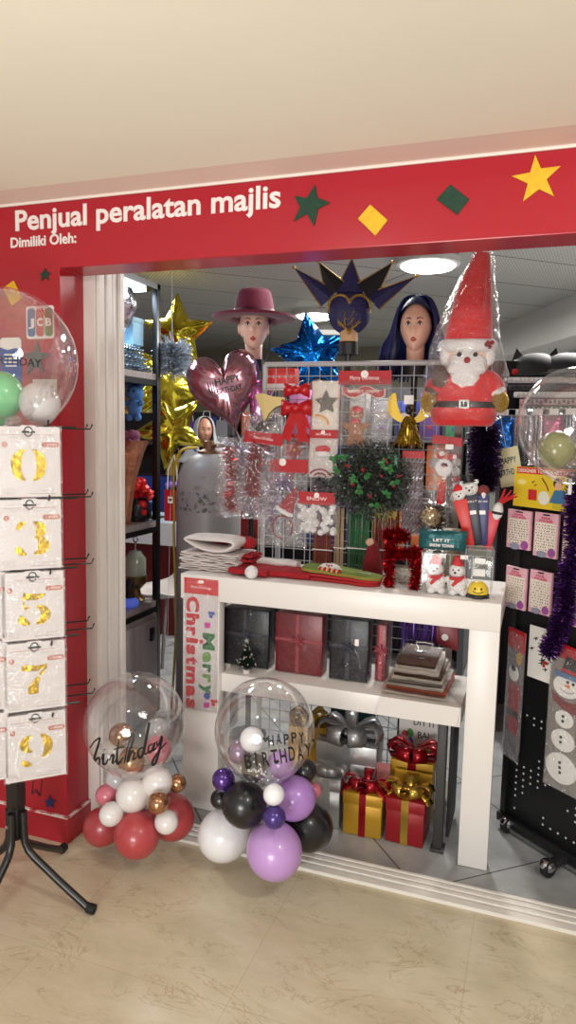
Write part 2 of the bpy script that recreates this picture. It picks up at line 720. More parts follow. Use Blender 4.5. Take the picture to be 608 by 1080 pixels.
# red skirting with its chipped white upper edge
sk = MB()
sk.prism([(-6, 0), (-1.593 + .008, 0), (-1.593 + .008, 0.10), (-6, 0.10)], 2.091, 2.1)
sk.bb((-1.593, 2.1, 0), (-1.585, 2.238, 0.10))
struct(sk.build('baseboard_left', RED, smooth=0))
ch = MB()
ch.bb((-6, 2.0905, 0.098), (-1.584, 2.1, 0.106))
ch.bb((-1.593, 2.0905, 0.098), (-1.584, 2.238, 0.106))
struct(ch.build('trim_3', scuffed('chipped_paint', (180, 30, 44), (236, 220, 214), 0.6, (1, 1, 3), 26, 0.42, 0.5, 1.0), smooth=0))
# white door jamb with its stepped moulding
JAMB = scuffed('dirty_white_gloss', (226, 219, 213), (150, 140, 136), 0.35, (3.2, 3.2, 0.35), 8, 0.55, 0.8, 0.6)
jb = MB()
jb.bb((-1.60, 2.237, 0), (-1.546, 2.40, 2.13))
for (y0, y1, x) in ((2.25, 2.288, -1.538), (2.296, 2.33, -1.533), (2.336, 2.366, -1.536), (2.372, 2.40, -1.527)):
    jb.bb((-1.56, y0, 0), (x, y1, 2.13))
struct(jb.build('trim_4', JAMB, smooth=0, bevel=0.002))
# white sliding-door track
TRACK = scuffed('white_track', (226, 221, 212), (120, 112, 100), 0.4, (0.4, 4, 1), 12, 0.58, 0.7, 0.7)
tr = MB()
for (y0, y1, z) in ((2.2615, 2.292, .012), (2.292, 2.300, .005), (2.300, 2.318, .016), (2.318, 2.326, .005), (2.326, 2.345, .018), (2.345, 2.352, .006), (2.352, 2.366, .02)):
    tr.bb((-1.527, y0, -0.01), (0.9, y1, z))
struct(tr.build('trim_5', TRACK, smooth=0, bevel=0.0015, seg=1))
struct(MB().bb((-1.527, 2.366, -.01), (0.9, 2.374, .004)).build('trim_6', mat('dark_gap', (40, 38, 36), 0.8), smooth=0))
# far walls of the shop
struct(MB().bb((-6, 8.6, 0), (4, 8.75, 2.6)).build('wall_back', mat('olive_grey_wall', (150, 148, 132), 0.8), smooth=0))
struct(MB().bb((-6, 2.235, 0), (-5.9, 8.6, 2.6)).build('wall_left', WHITEWALL, smooth=0))
A0, A1 = Vector((-0.474, 7.301, 0)), Vector((0.17, 5.752, 0))
bd = (A1 - A0).normalized()
bn = Vector((-bd.y, bd.x, 0))                  # towards the right, into the wall
if bn.x < 0:
    bn = -bn
for nm, o0, o1, z0, z1, m in (('trim_7', 0, .5, 2.30, 2.6, mat('white_bulkhead', (222, 222, 220), 0.6)), ('wall_right', .42, .5, 0, 2.3, WHITEWALL)):
    a, b = A0 - bd * 1.2, A1 + bd * 4.2
    q = [a + bn * o0, b + bn * o0, b + bn * o1, a + bn * o1]
    struct(MB().add([(p.x, p.y, z0) for p in q] + [(p.x, p.y, z1) for p in q],
                    [(0, 1, 2, 3), (7, 6, 5, 4), (0, 4, 5, 1), (1, 5, 6, 2), (2, 6, 7, 3), (3, 7, 4, 0)]).build(nm, m, smooth=0))
# ---------------------------------------------------------------- lights
def area(name, loc, size, power, color=(1, 1, 1), target=None, shape='DISK', spread=180):
    l = bpy.data.lights.new(name, 'AREA')
    l.energy = power
    l.shape = shape
    l.size = size
    l.color = color
    l.spread = math.radians(spread)
    o = bpy.data.objects.new(name, l)
    COL.objects.link(o)
    o.location = loc
    d = (Vector(target) - Vector(loc)) if target else Vector((0, 0, -1))
    o.rotation_euler = d.to_track_quat('-Z', 'Y').to_euler()
    return o


w = bpy.data.worlds.new('arcade')
SC.world = w
w.use_nodes = True
w.node_tree.nodes['Background'].inputs['Color'].default_value = (1.0, 0.97, 0.94, 1)
w.node_tree.nodes['Background'].inputs['Strength'].default_value = 0.58
area('arcade_downlight', (0.75, 0.75, 2.28), 0.16, 18, (1, 0.975, 0.94), target=(-0.3, 2.0, 0.0))
area('arcade_downlight', (-0.9, 0.45, 2.28), 0.16, 4, (1, 0.975, 0.94), target=(-1.1, 1.9, 0.0))
area('soffit_fill_light', (-0.6, -1.0, 0.7), 1.2, 66, (1, 0.995, 0.96), target=(-0.7, 1.2, 2.31))  # added fill light behind the camera, only there to brighten the soffit
GLOW = mat('lamp_glow', (255, 255, 255), 0.5, emit=(255, 250, 240), estr=14)
LRIM = mat('lamp_rim', (210, 210, 208), 0.4)
for (px, py, lab) in ((452, 275, 'round ceiling lamp just under the red header, above the wig head'), (333, 330, 'round ceiling lamp beside the jester mask, over the blue foil'),
                      (345, 347, 'dimmer round ceiling disc hanging just behind the jester mask')):
    p = ground(px, py, 2.59)
    t = thing('ceiling_lamp', lab, 'ceiling lamp', (p.x, p.y, 2.6))
    MB().lathe([(0.001, -0.001), (0.19, -0.001), (0.19, -0.035), (0.17, -0.04), (0.001, -0.04)], n=32).build('rim', LRIM, t)
    MB().lathe([(0.165, -0.041), (0.15, -0.055), (0.1, -0.066), (0.001, -0.07)], n=32, cap=False).build('diffuser', GLOW if py != 347 else mat('lamp_dim', (235, 235, 228), 0.5, emit=(255, 250, 240), estr=0.6), t)
for x, y, pw in ((-0.72, 4.48, 48), (-1.95, 6.1, 40), (-2.6, 4.2, 26), (0.2, 4.2, 36), (-0.9, 3.3, 8)):
    area('shop_lamp', (x, y, 2.5), 0.34, pw, (1, 0.98, 0.94))
# ---------------------------------------------------------------- lettering and cut-outs on the red front
FY = 2.1
WHITE_VINYL = mat('white_vinyl', (236, 226, 222), 0.45)
BLACK = mat('black_ink', (18, 17, 18), 0.5)
GREEN_FELT = mat('green_glitter_foam', (20, 58, 40), 0.7, var=0.3, vscale=120)
YELLOW_FOAM = mat('yellow_glitter_foam', (226, 176, 28), 0.55, var=0.12, vscale=60)


def front_sign(name, label, cat, body, px0, py0, px1, capx, bold, m, group=None):
    a = at(px0, py0, FY)
    b = at(px1, py0, FY)
    t = MB()
    cap = mpp(a) * capx
    text(t, body, 0, 0, b.x - a.x, cap, y=0, t=0.003, bold=bold)
    o = t.build(name, m, smooth=0)
    o.location = (a.x, FY - 0.0005, a.z)
    return tag(o, label, cat, group)


front_sign('sign_lettering', 'large white words Penjual peralatan majlis on the red header', 'lettering', 'Penjual peralatan majlis', 17, 243.5, 296, 21, 0.022, WHITE_VINYL)
front_sign('sign_lettering', 'small white words Dimiliki Oleh under the large white words', 'lettering', 'Dimiliki Oleh:', 12, 261.5, 81, 10.5, 0.02, WHITE_VINYL)


def cutout(name, label, cat, pts_px, m, y=FY, t=0.004):
    P = [at(x, z, y) for x, z in pts_px]
    c = sum(P, Vector()) / len(P)
    o = MB().prism([(p.x - c.x, p.z - c.z) for p in P], -t, 0).build(name, m, smooth=0, bevel=0.0008, seg=1)
    o.location = (c.x, y - 0.0006, c.z)
    return tag(o, label, cat)


cutout('star_cutout', 'dark green star stuck on the red header after the lettering', 'star',
       [(333, 195), (335.5, 209), (349, 214), (336, 221), (332, 239), (324, 226), (310, 234), (317, 219), (311, 207), (324, 209)], GREEN_FELT)
cutout('star_cutout', 'big yellow star at the upper right of the red header', 'star',
       [(565, 163.5), (571, 178), (592, 175.5), (577, 189.5), (585, 207.5), (569, 200), (552, 213), (557, 194), (540, 186), (559.5, 182.5)], YELLOW_FOAM)
cutout('diamond_cutout', 'yellow diamond on the header between the two green shapes', 'diamond',
       [(391, 216), (409.5, 232.5), (396.5, 249), (378, 231)], YELLOW_FOAM)
cutout('diamond_cutout', 'dark green diamond on the red header beside the big yellow star', 'diamond',
       [(475.5, 195), (495.5, 210.5), (483, 227), (461, 210.5)], GREEN_FELT)
cutout('star_cutout', 'tiny dark green star on the red pillar above the card sticker', 'star',
       [(48, 283), (50, 287), (54, 288), (51, 291), (52, 296), (48, 293), (43.5, 296.5), (45, 291), (42, 289), (46, 287.5)], GREEN_FELT)
cutout('diamond_cutout', 'yellow diamond on the pillar partly behind the clear bubble balloon', 'diamond',
       [(15, 296), (24, 314), (13, 323), (4, 304)], YELLOW_FOAM)
cutout('star_cutout', 'grey green star on the pillar seen through the bubble balloon', 'star',
       [(40, 359), (43, 371), (54, 374), (44, 380), (47, 393), (38, 386), (29, 395), (33, 380), (25, 374), (36, 371)],
       mat('grey_green_glitter', (72, 78, 70), 0.6, var=0.4, vscale=90))
cutout('star_cutout', 'small blue and white star low on the red pillar', 'star',
       [(53, 838), (55, 843), (60, 844), (56, 847), (57, 852), (53, 849), (49, 852), (50, 847), (47, 844), (51.5, 843)], mat('navy_glitter', (34, 38, 92), 0.4, var=0.5, vscale=200))

# marker-drawn bunting on the pillar
t = thing('wall_doodle', 'black marker doodle of a pennant low on the red pillar', 'doodle', at(39, 830, FY))
s = mpp(at(39, 830, FY))
d = MB()
for L in ([(-4, 10), (-6.5, -9)], [(-6.5, -9), (-1, -5), (4, -9.5)], [(4, -9.5), (7, 10)], [(-6.2, -7), (-1, -3), (4, -7.5)]):
    d.stroke([(x * s, z * s) for x, z in L], 0.0035, y=-0.0003, t=0.0008)
d.build('ink_line', BLACK, t, smooth=0)

# card-network sticker
p = at(42.5, 340, FY)
s = mpp(p)
t = thing('payment_sticker', 'square white sticker with blue red green bars and letters JCB', 'sticker', p)
MB().prism(round_rect(35.5 * s, 34 * s, 3 * s), -0.0012, 0).build('backing', mat('sticker_white', (222, 216, 212), 0.3), t, smooth=0)
for i, (c, nm) in enumerate((((50, 84, 140), 'blue'), ((176, 60, 56), 'red'), ((40, 124, 62), 'green'))):
    o = MB().prism(round_rect(10 * s, 29 * s, 3.4 * s, cx=(-11 + 11 * i) * s), -0.002, -0.0011).build('bar', mat('sticker_' + nm, c, 0.3), t, smooth=0)
    o['label'] = nm + ' rounded bar of the sticker'
    text(MB(), 'JCB'[i], (-11 + 11 * i) * s, -3.6 * s, 7.5 * s, 8 * s, y=-0.002, t=0.0006, bold=0.03, align='C').build('letter', WHITE_VINYL, t, smooth=0)

# blue payment poster and white paper card on the pillar
p = at(12, 388, FY)
t = thing('payment_poster', 'tall blue poster with a white top on the pillar behind the green balloon', 'poster', p)
MB().prism(round_rect(28 * s, 64 * s, 3 * s), -0.001, 0).build('sheet', mat('poster_blue', (28, 72, 150), 0.3, var=0.35, vscale=14), t, smooth=0)
MB().prism([(-14 * s, 22 * s), (-4 * s, 19 * s), (6 * s, 21 * s), (14 * s, 19 * s), (14 * s, 29 * s), (11 * s, 32 * s), (-11 * s, 32 * s), (-14 * s, 29 * s)], -0.0018, -0.0009).build('white_header', WHITE_VINYL, t, smooth=0)
d = MB()
for k in range(4):
    d.prism(round_rect((18 - 3 * (k % 2)) * s, 1.6 * s, 0.6 * s, 0, (14 - 4 * k) * s), -0.0016, -0.0009)
d.build('print_line', WHITE_VINYL, t, smooth=0)
p = at(47.5, 417, FY)
t = thing('paper_notice', 'small white card with a black scribble on the pillar below the sticker', 'notice', p)
MB().prism(round_rect(31 * s, 34 * s, 0.8 * s), -0.001, 0).build('card', mat('paper_white', (226, 222, 216), 0.6), t, smooth=0)
d = MB()
d.stroke([(x * s, z * s) for x, z in ((-4, 8), (-1, 10), (0, 7), (3, 10), (5, 8), (8, 10), (11, 8))], 0.0025, y=-0.001, t=0.0006)
d.stroke([(x * s, z * s) for x, z in ((-2, 5), (11, 5.5))], 0.0015, y=-0.001, t=0.0006)
d.build('ink_line', BLACK, t, smooth=0)

# ---------------------------------------------------------------- the revolving rack of number balloons
BLKMET = mat('black_powder_coat', (20, 20, 21), 0.32, spec=0.6)
RX, RY = -1.545, 1.775
rk = thing('display_rack', 'black four-legged rack with hooks holding the number balloon packs', 'display rack', (RX, RY, 0))
legdir = math.atan2(0.025, 0.265)
for k in range(4):
    a = legdir + k * PI / 2
    dx, dy = math.cos(a), math.sin(a)
    L = MB()
    pts = [(dx * r, dy * r, z) for r, z in ((.026, .31), (.027, .24), (.030, .205), (.042, .178), (.062, .158), (.16, .085), (.262, .014))]
    L.tube(pts, 0.0125, 12)
    lg = L.build('leg', BLKMET, rk)
    MB().tube([(dx * .255, dy * .255, .0185), (dx * .28, dy * .28, .0165)], 0.016, 12).build('foot_cap', mat('black_rubber', (14, 14, 14), 0.7), lg)
MB().bb((-.019, -.019, .215), (.019, .019, .335)).build('collar', BLKMET, rk, bevel=.003)
MB().lathe([(.0001, 0), (.006, 0), (.006, .004), (.0001, .0045)], n=12, axis='y').move(Matrix.Translation((-.004, -.038, .27)) @ Matrix.Rotation(PI, 4, 'Z')).build('rivet', mat('rivet_steel', (190, 190, 190), 0.3, 1.0), rk)
MB().bb((-.022, -.022, .32), (.022, .022, 1.5)).build('pole', BLKMET, rk, bevel=.003)
# hang direction along the face of the rack (u) and its outward normal (n)
fa = math.radians(44)
U = Vector((math.cos(fa), math.sin(fa), 0))
NN = Vector((math.sin(fa), -math.cos(fa), 0))
FO = Vector((RX, RY, 0)) + NN * 0.055
GUN = BLKMET
rows_px = [450, 527, 603, 677, 751]


def rack_pt(px, py, off=0.0):
    return onplane(px, py, FO + NN * off, NN)


HOOK = MB()
for py in rows_px:
    z = rack_pt(30, py).z
    for cxo in (0.105, -0.105):
        q = FO + U * cxo
        HOOKm = MB().tube([Vector((0, 0, z + .004)) + q - NN * .03, q + NN * .075 + Vector((0, 0, z + .004)), q + NN * .085 + Vector((0, 0, z + .02))], .0028, 6)
        HOOKm.build('hook', BLKMET, rk, world=True)
    MB().tube([FO - U * .21 + Vector((0, 0, z)) - NN * .028, FO + U * .2 + Vector((0, 0, z)) - NN * .028], .004, 6).build('crossbar', BLKMET, rk, world=True)
    for k in (0, 1):                                # hooks of the next face, empty, pointing past the packs
        q = FO - NN * (.055 + .05 + .1 * k) + U * .12 + Vector((0, 0, z - 0.004 - .0 * k))
        MB().tube([q - U * .05, q + U * .135, q + U * .142 + Vector((0, 0, .016))], .0028, 6).build('hook', BLKMET, rk, world=True)
MB().tube([FO - NN * .055 + U * .12 + Vector((0, 0, .42)), FO - NN * .055 + U * .12 + Vector((0, 0, 1.57))], .004, 6).build('side_rail', BLKMET, rk, world=True)

PACKW = mat('pack_card_white', (208, 201, 199), 0.5)
GOLD = mat('gold_foil', (206, 170, 40), 0.16, 1.0, bump=0.5, bscale=60)
BADGE = mat('copper_pink_print', (176, 104, 88), 0.5)
FAINT = mat('faint_print', (178, 166, 162), 0.6)
FILM = film('clear_film', base=0.06, edge=0.55, rough=0.08, bump=0.5, bscale=45, haze=0.02)


def stroke_list(mb, L, s, y):
    for pts, w in L:
        mb.stroke([(x * s, z * s) for x, z in pts], [q * s for q in w] if isinstance(w, (list, tuple)) else w * s, y=y, t=0.0015)


def arc(cx, cz, rx, rz, a0, a1, n=16):
    return [(cx + rx * math.cos(math.radians(a0 + (a1 - a0) * i / n)), cz + rz * math.sin(math.radians(a0 + (a1 - a0) * i / n))) for i in range(n + 1)]


def vary(n, a, b, p=1.0):
    return [a + (b - a) * math.sin(PI * i / n) ** p for i in range(n + 1)]


# stencil numerals, drawn in a box about 24 wide and 32 tall centred on 0
def numeral(d):
    if d == '0':
        return [(arc(-2, 0, 8, 14.5, 95, 265), vary(16, 1.5, 8)), (arc(2, 0, 8, 14.5, 85, -85), vary(16, 1.5, 8))]
    if d == '3':
        return [(arc(-3, 7, 6.5, 8, 92, 175, 8), vary(8, 1.5, 5)), (arc(2.5, 7.5, 6, 7.5, 88, -80), vary(16, 1.5, 8)),
                (arc(2.5, -7.5, 8, 8, 80, -88), vary(16, 1.5, 9)), (arc(-3, -8, 7, 8, 182, 268, 8), vary(8, 1.5, 6))]
    if d == '5':
        return [([(-8, 13), (-3, 12.2), (4, 12), (10, 14.5)], [7, 6.5, 6, 1.0]), ([(-7.5, 8), (-7, 0)], [1.6, 1.6]), ([(-7, 0), (-3, 2.5)], [2, 2]),
                (arc(1.5, -6, 8.5, 8.5, 84, -90), vary(16, 1.5, 8)), (arc(-2.5, -8, 7, 6.5, 165, 268, 8), vary(8, 2, 7))]
    if d == '7':
        return [([(-10, 10), (-9.4, 14)], [1.2, 2]), ([(-9.5, 12.5), (-5, 12), (2, 11), (10, 14)], [5, 6.5, 5.5, 1.5]), ([(9.5, 12), (4, 4)], [1.5, 2.5]),
                ([(3, 2), (0, -4), (-1.5, -9), (-1.5, -14.5)], [3, 6, 8.5, 8])]
    if d == '9':
        return [(arc(-2.5, 6.5, 7, 8, 95, 265), vary(16, 1.5, 7)), (arc(2.5, 3, 7.5, 12, 85, -75), vary(16, 1.5, 7)), (arc(-4, -10, 6, 5, 175, 275, 8), vary(8, 1.5, 6))]
    if d == '8':
        return [(arc(0, 7.5, 7, 7, 0, 360), 4.5), (arc(0, -7, 8.5, 7.5, 0, 360), 5)]
    if d == '6':
        return [(arc(0, -6, 8, 8.5, 0, 360), 5), (arc(2, 2, 9, 13, 100, 190), vary(16, 1.5, 6))]
    return [([(-6, 10), (0, 14), (0, -14)], [2, 5, 7])]


def number_pack(d, px, pyt, pyb, label, lean=0.0, nback=4, cxo=None):
    top = rack_pt(px, pyt, .055)
    bot = rack_pt(px, pyb, .055)
    s = mpp((top + bot) / 2)
    h = top.z - bot.z
    w = 0.178
    t = thing('number_balloon_pack', label, 'balloon pack', (bot.x, bot.y, bot.z), rz=fa, group='foil number balloon packs on the rack', rx=lean)
    k = h / 75                                       # drawing unit, 75 to the height of a card
    outline = [(-w / 2, 0), (w / 2, 0), (w / 2, h - .004), (w / 2 - .004, h), (.022, h), (.02, h + .004), (-.02, h + .004), (-.022, h), (-w / 2 + .004, h), (-w / 2, h - .004)]
    MB().prism(outline, -.004, .0).build('card', PACKW, t, smooth=0, bevel=.001, seg=1)
    b = MB()
    for i in range(nback):
        o = (rnd.uniform(-.003, .003), rnd.uniform(-.003, .001))
        b.prism([(x + o[0], z + o[1]) for x, z in round_rect(w, h - .004, .003, 0, h / 2)], .002 + .009 * i, .0085 + .009 * i)
    b.build('packs_behind', PACKW, t, smooth=0, bevel=.001, seg=1)
    n = MB()
    stroke_list(n, numeral(d), k, -.0041)
    n.move(Matrix.Translation((0, 0, h * 0.455)) @ Matrix.Diagonal((1.3, 1, 1.1, 1)))
    n.build('numeral', GOLD, t, smooth=0)
    q = MB()
    q.prism(round_rect(w * .82, .0012, .0004, 0, h * .885), -.0047, -.0039)
    q.build('rule_line', BADGE, t, smooth=0)
    text(MB(), 'FOIL BALLOON', 0, h * .835, w * .62, h * .022, y=-.0040, t=.0006, align='C').build('print_line', FAINT, t, smooth=0)
    MB().prism(disc_pts(h * .038, 18, -w * .37, h * .745), -.0048, -.0039).build('number_badge', BADGE, t, smooth=0)
    text(MB(), d, -w * .37, h * .725, h * .02, h * .04, y=-.0048, t=.0005, align='C').build('badge_figure', WHITE_VINYL, t, smooth=0)
    MB().prism(round_rect(w * .28, h * .068, h * .034, w * .345, h * .748), -.0048, -.0039).build('piece_badge', BADGE, t, smooth=0)
    text(MB(), '1 POPS', w * .355, h * .73, w * .2, h * .035, y=-.0048, t=.0005, bold=.02, align='C').build('badge_lettering', WHITE_VINYL, t, smooth=0)
    q = MB()
    for a, c in (((-w * .44, h * .035), (-w * .25, h * .038)), ((-w * .44, h * .118), (-w * .25, h * .121))):
        q.bb((a[0], -.0047, a[1]), (c[0], -.0039, c[1]))
    for x in (-.44, -.252):
        q.bb((x * w, -.0047, h * .035), (x * w + .001, -.0039, h * .121))
    for z in (.06, .075, .09):
        q.bb((-w * .4, -.0047, h * z), (-w * .3, -.0039, h * z + .001))
    for x0, x1, z in ((.2, .24, .085), (.26, .28, .085), (.3, .33, .085), (.35, .4, .085), (.0, .42, .04)):
        q.bb((w * x0, -.0047, h * z), (w * x1, -.0039, h * z + .0022))
    q.build('small_print', FAINT, t, smooth=0)
    hk = MB()
    hk.stroke([(x, z) for x, z in arc(0, h * .93, .011, .014, 0, 360)], .0035, y=-.004, t=.001)
    hk.stroke([(-.019, h * .925), (.019, h * .925)], .006, y=-.004, t=.001)
    hk.build('hang_tab', BLACK, t, smooth=0)
    pl = MB()
    pillow(pl, w + .012, h + .006, .012, 8, 10, y=-.002, cz=-.003, crinkle=.0012, seed=ord(d))
    pl.build('clear_sleeve', FILM, t)
    return t


for d, px, a, b_, lab in (('0', 31, 450, 524, 'white pack with a gold numeral 0, topmost on the rack'),
                          ('3', 32.5, 527, 600, 'white pack with a gold numeral 3 on the black rack'),
                          ('5', 35.5, 603, 674, 'white pack with a gold numeral 5 on the black rack'),
                          ('7', 37.5, 677, 748, 'white pack with a gold numeral 7 on the black rack'),
                          ('9', 38.5, 752, 821, 'white pack with a gold numeral 9, lowest on the rack')):
    number_pack(d, px, a, b_, lab)
for d, px, a, b_, lab in (('4', -27, 605, 676, 'white pack cut by the frame edge beside the numeral 5 pack'),
                          ('6', -25, 680, 751, 'white pack cut by the frame edge beside the numeral 7 pack'),
                          ('8', -24, 755, 826, 'white pack cut by the frame edge beside the numeral 9 pack')):
    number_pack(d, px, a, b_, lab)
# ---------------------------------------------------------------- balloons
BUBBLE = film('clear_bubble', base=0.045, edge=0.75, rough=0.03, bump=0.05, bscale=9, blend=0.3, haze=0.025)


def latex(name, rgb, rough=0.28, metal=0.0, coat=0.3, var=0.0):
    return mat('balloon_' + name, rgb, rough, metal, coat, var=var, vscale=10)


B_RED = latex('dusty_red', (172, 62, 66), 0.36)
B_PINK = latex('pink', (200, 110, 124), 0.28)
B_PEARL = latex('pearl_white', (222, 216, 212), 0.22)
B_WHITE = latex('white', (232, 230, 232), 0.32)
B_GOLD = latex('rose_gold', (176, 128, 92), 0.22, 0.85)
B_BLACK = latex('black', (22, 21, 23), 0.34)
B_LILAC = latex('lilac', (188, 146, 204), 0.34)
B_LILAC2 = latex('lilac_deep', (168, 124, 192), 0.3)
B_PURPLE = latex('chrome_purple', (92, 60, 140), 0.2, 0.7)
B_MAUVE = latex('chrome_mauve', (160, 130, 168), 0.2, 0.7)
B_DEEP = latex('deep_purple', (70, 48, 122), 0.25, 0.3)
B_GREEN = latex('mint_green', (120, 196, 140), 0.25)
B_OLIVE = latex('olive', (128, 128, 78), 0.28)
B_CLEAR = film('milky_balloon', (235, 228, 222), base=0.1, edge=0.5, rough=0.12, haze=0.45)
B_CLEAR2 = film('thin_white_balloon', (240, 236, 232), base=0.08, edge=0.5, rough=0.1, haze=0.25)


def ball_at(root, name, px, py, rpx, y, m, label, tip=None, el=1.05):
    p = at(px, py, y)
    r = rpx * mpp(p)
    if tip is None:
        c = worldmat(root).translation + Vector((0, 0, .22))
        tip = (c - p)
    o = MB().balloon((0, 0, 0), r, tip, el=el)
    o.move(Matrix.Translation(p))
    ob = o.build(name, m, root, world=True, smooth=180, fixn=False)
    if label:
        ob['label'] = label
    return ob


def bubble_at(root, px, py, rpx, y, neck=True):
    p = at(px, py, y)
    r = rpx * mpp(p)
    b = MB().balloon((0, 0, 0), r, (0, 0, -1), n=48, el=1.02, knot=neck)
    b.move(Matrix.Translation(p))
    o = b.build('bubble', BUBBLE, root, world=True, smooth=180, fixn=False)
    o['label'] = 'clear bubble balloon'
    return p, r


# --- rose bouquet in front of the jamb
base = ground(148, 898)
y0 = 2.13
g = thing('balloon_bouquet', 'red white and gold balloon bouquet with birthday bubble in front of the white door jamb', 'balloon bouquet', (base.x, y0, 0), rz=facing((base.x, y0)))
ball_at(g, 'balloon', 108.5, 871.5, 20, 2.10, B_RED, 'dusty red balloon')
ball_at(g, 'balloon', 181, 861.5, 24, 2.19, B_RED, 'dusty red balloon')
ball_at(g, 'balloon', 144.7, 879.5, 24.2, 2.03, B_RED, 'dusty red balloon')
ball_at(g, 'balloon', 140.4, 838.5, 18, 2.06, B_PEARL, 'pearl white balloon')
ball_at(g, 'balloon', 166, 825, 16, 2.10, B_PEARL, 'pearl white balloon')
ball_at(g, 'balloon', 113, 838.5, 11.5, 2.07, B_PINK, 'pink balloon')
ball_at(g, 'balloon', 117.6, 858.5, 12.6, 2.00, B_PEARL, 'small pearl white balloon')
ball_at(g, 'balloon', 166.8, 847, 11.8, 2.02, B_GOLD, 'rose gold chrome balloon')
ball_at(g, 'balloon', 187, 826, 9.5, 2.14, B_GOLD, 'rose gold chrome balloon')
ball_at(g, 'balloon', 175.5, 867, 12.3, 2.05, B_PEARL, 'small pearl white balloon')
ball_at(g, 'balloon', 124, 822, 12, 2.11, B_CLEAR, 'milky balloon')
bp, br = bubble_at(g, 142.5, 763, 53, 2.12)
for px, py, r, y, m in ((128, 776, 13, 2.14, B_GOLD), (139, 803, 14.5, 2.08, B_GOLD), (117.5, 796, 16, 2.12, B_CLEAR), (167, 790, 14, 2.1, B_PINK), (166, 770, 12.5, 2.17, B_CLEAR2)):
    ball_at(g, 'inner_balloon', px, py, r, y, m, None, tip=(0, 0.3, -1))


def ink_on_bubble(root, strokes, p, r, wpx, name='lettering'):
    """pen strokes given in photo pixels relative to the bubble centre, wrapped on its front"""
    s = mpp(p)
    f = on_sphere(r, lift=0.0015)
    M = face_eye(p)
    mb = MB()
    for pts, w in strokes:
        q = curve_pts([(x * s, -z * s) for x, z in pts], 6)
        mb2 = MB().stroke([(v[0], v[1]) for v in q], [w2 * s for w2 in ([w] * len(q) if not callable(w) else [w(i / max(1, len(q) - 1)) for i in range(len(q))])], y=0, t=.0004)
        mb2.v = [f(v) for v in mb2.v]
        mb.add(mb2.v, mb2.f)
    mb.move(M)
    return mb.build(name, BLACK, root, world=True, smooth=0)


def Z(pts, ox, oy, sc=2.764):                       # from an enlarged crop of the photo
    return [((x - ox) / sc, (y - oy) / sc) for x, y in pts]


thick = lambda t: 1.3 + 1.1 * math.sin(PI * t) ** 2
cs = [([(272, 398), (284, 382), (300, 372), (296, 390), (286, 418), (278, 446), (284, 434), (296, 424), (298, 438), (288, 452), (274, 446)], thick),
      ([(304, 428), (310, 414), (308, 440), (316, 440), (322, 428)], thick), ([(313, 402), (314, 404)], 1.8),
      ([(326, 432), (331, 420), (337, 420), (334, 440), (344, 432)], thick),
      ([(352, 376), (347, 410), (346, 440), (354, 438), (362, 426)], thick), ([(338, 404), (366, 398)], 1.2),
      ([(366, 440), (374, 400), (388, 366), (390, 380), (378, 414), (374, 440), (384, 414), (392, 416), (388, 434), (398, 428)], thick),
      ([(418, 404), (404, 408), (402, 426), (414, 422), (432, 340), (420, 404), (420, 422), (432, 414)], thick),
      ([(440, 396), (430, 402), (430, 418), (440, 412), (446, 394), (443, 414), (452, 406)], thick),
      ([(452, 390), (454, 404), (466, 378), (462, 402), (450, 446), (440, 452), (444, 436), (462, 412), (478, 396)], thick)]
ink_on_bubble(g, [(Z(p, 393.9, 340), w) for p, w in cs], bp, br, 1.6)

# --- purple bouquet in front of the counter
base = ground(270, 915)
y0 = 2.16
g = thing('balloon_bouquet', 'black white and lilac balloon bouquet with happy birthday bubble beside the gift boxes', 'balloon bouquet', (base.x, y0, 0), rz=facing((base.x, y0)))
ball_at(g, 'balloon', 324, 872, 25.5, 2.25, B_BLACK, 'black balloon', el=1.1)
ball_at(g, 'balloon', 236.3, 880.5, 27, 2.16, B_WHITE, 'big white balloon')
ball_at(g, 'balloon', 289.5, 897, 29.3, 2.06, B_LILAC, 'big lilac balloon')
ball_at(g, 'balloon', 310, 842, 23, 2.16, B_LILAC2, 'lilac balloon')
ball_at(g, 'balloon', 258, 848.5, 24, 2.08, B_BLACK, 'black balloon')
ball_at(g, 'balloon', 321.6, 813, 12, 2.23, B_BLACK, 'small black balloon')
ball_at(g, 'balloon', 236, 822.6, 12, 2.10, B_PURPLE, 'chrome purple balloon')
ball_at(g, 'balloon', 233, 843, 10.5, 2.14, B_BLACK, 'small black balloon')
ball_at(g, 'balloon', 289, 838, 11.2, 2.0, B_WHITE, 'small white balloon')
ball_at(g, 'balloon', 289.5, 862, 12.3, 1.99, B_DEEP, 'deep purple balloon')
ball_at(g, 'balloon', 331, 833.7, 8, 2.22, B_PINK, 'tiny pink balloon')
bp, br = bubble_at(g, 279.5, 769.5, 53, 2.14)
for px, py, r, y, m in ((266, 780, 12.8, 2.1, B_WHITE), (253, 793, 12.5, 2.12, B_MAUVE), (296, 806, 14, 2.14, B_LILAC2)):
    ball_at(g, 'inner_balloon', px, py, r, y, m, None, tip=(0, 0.3, -1))
ib = ball_at(g, 'inner_balloon', 269, 810, 14.5, 2.07, B_BLACK, 'black balloon with white dots', tip=(0, .3, -1))
ip = at(269, 810, 2.07)
ir = 14.5 * mpp(ip)
dd = MB()
for k in range(26):
    v = Vector((rnd.gauss(0, 1), -abs(rnd.gauss(0, 1)) - .2, rnd.gauss(0, .8))).normalized()
    dd.ball(ip + v * ir * 1.015, ir * rnd.uniform(.05, .11), 8, 5, sc=(1, 1, 1))
dd.build('dots', B_WHITE, ib, world=True)
s = mpp(bp)
fsp = on_sphere(br, lift=.0018)
M = face_eye(bp)
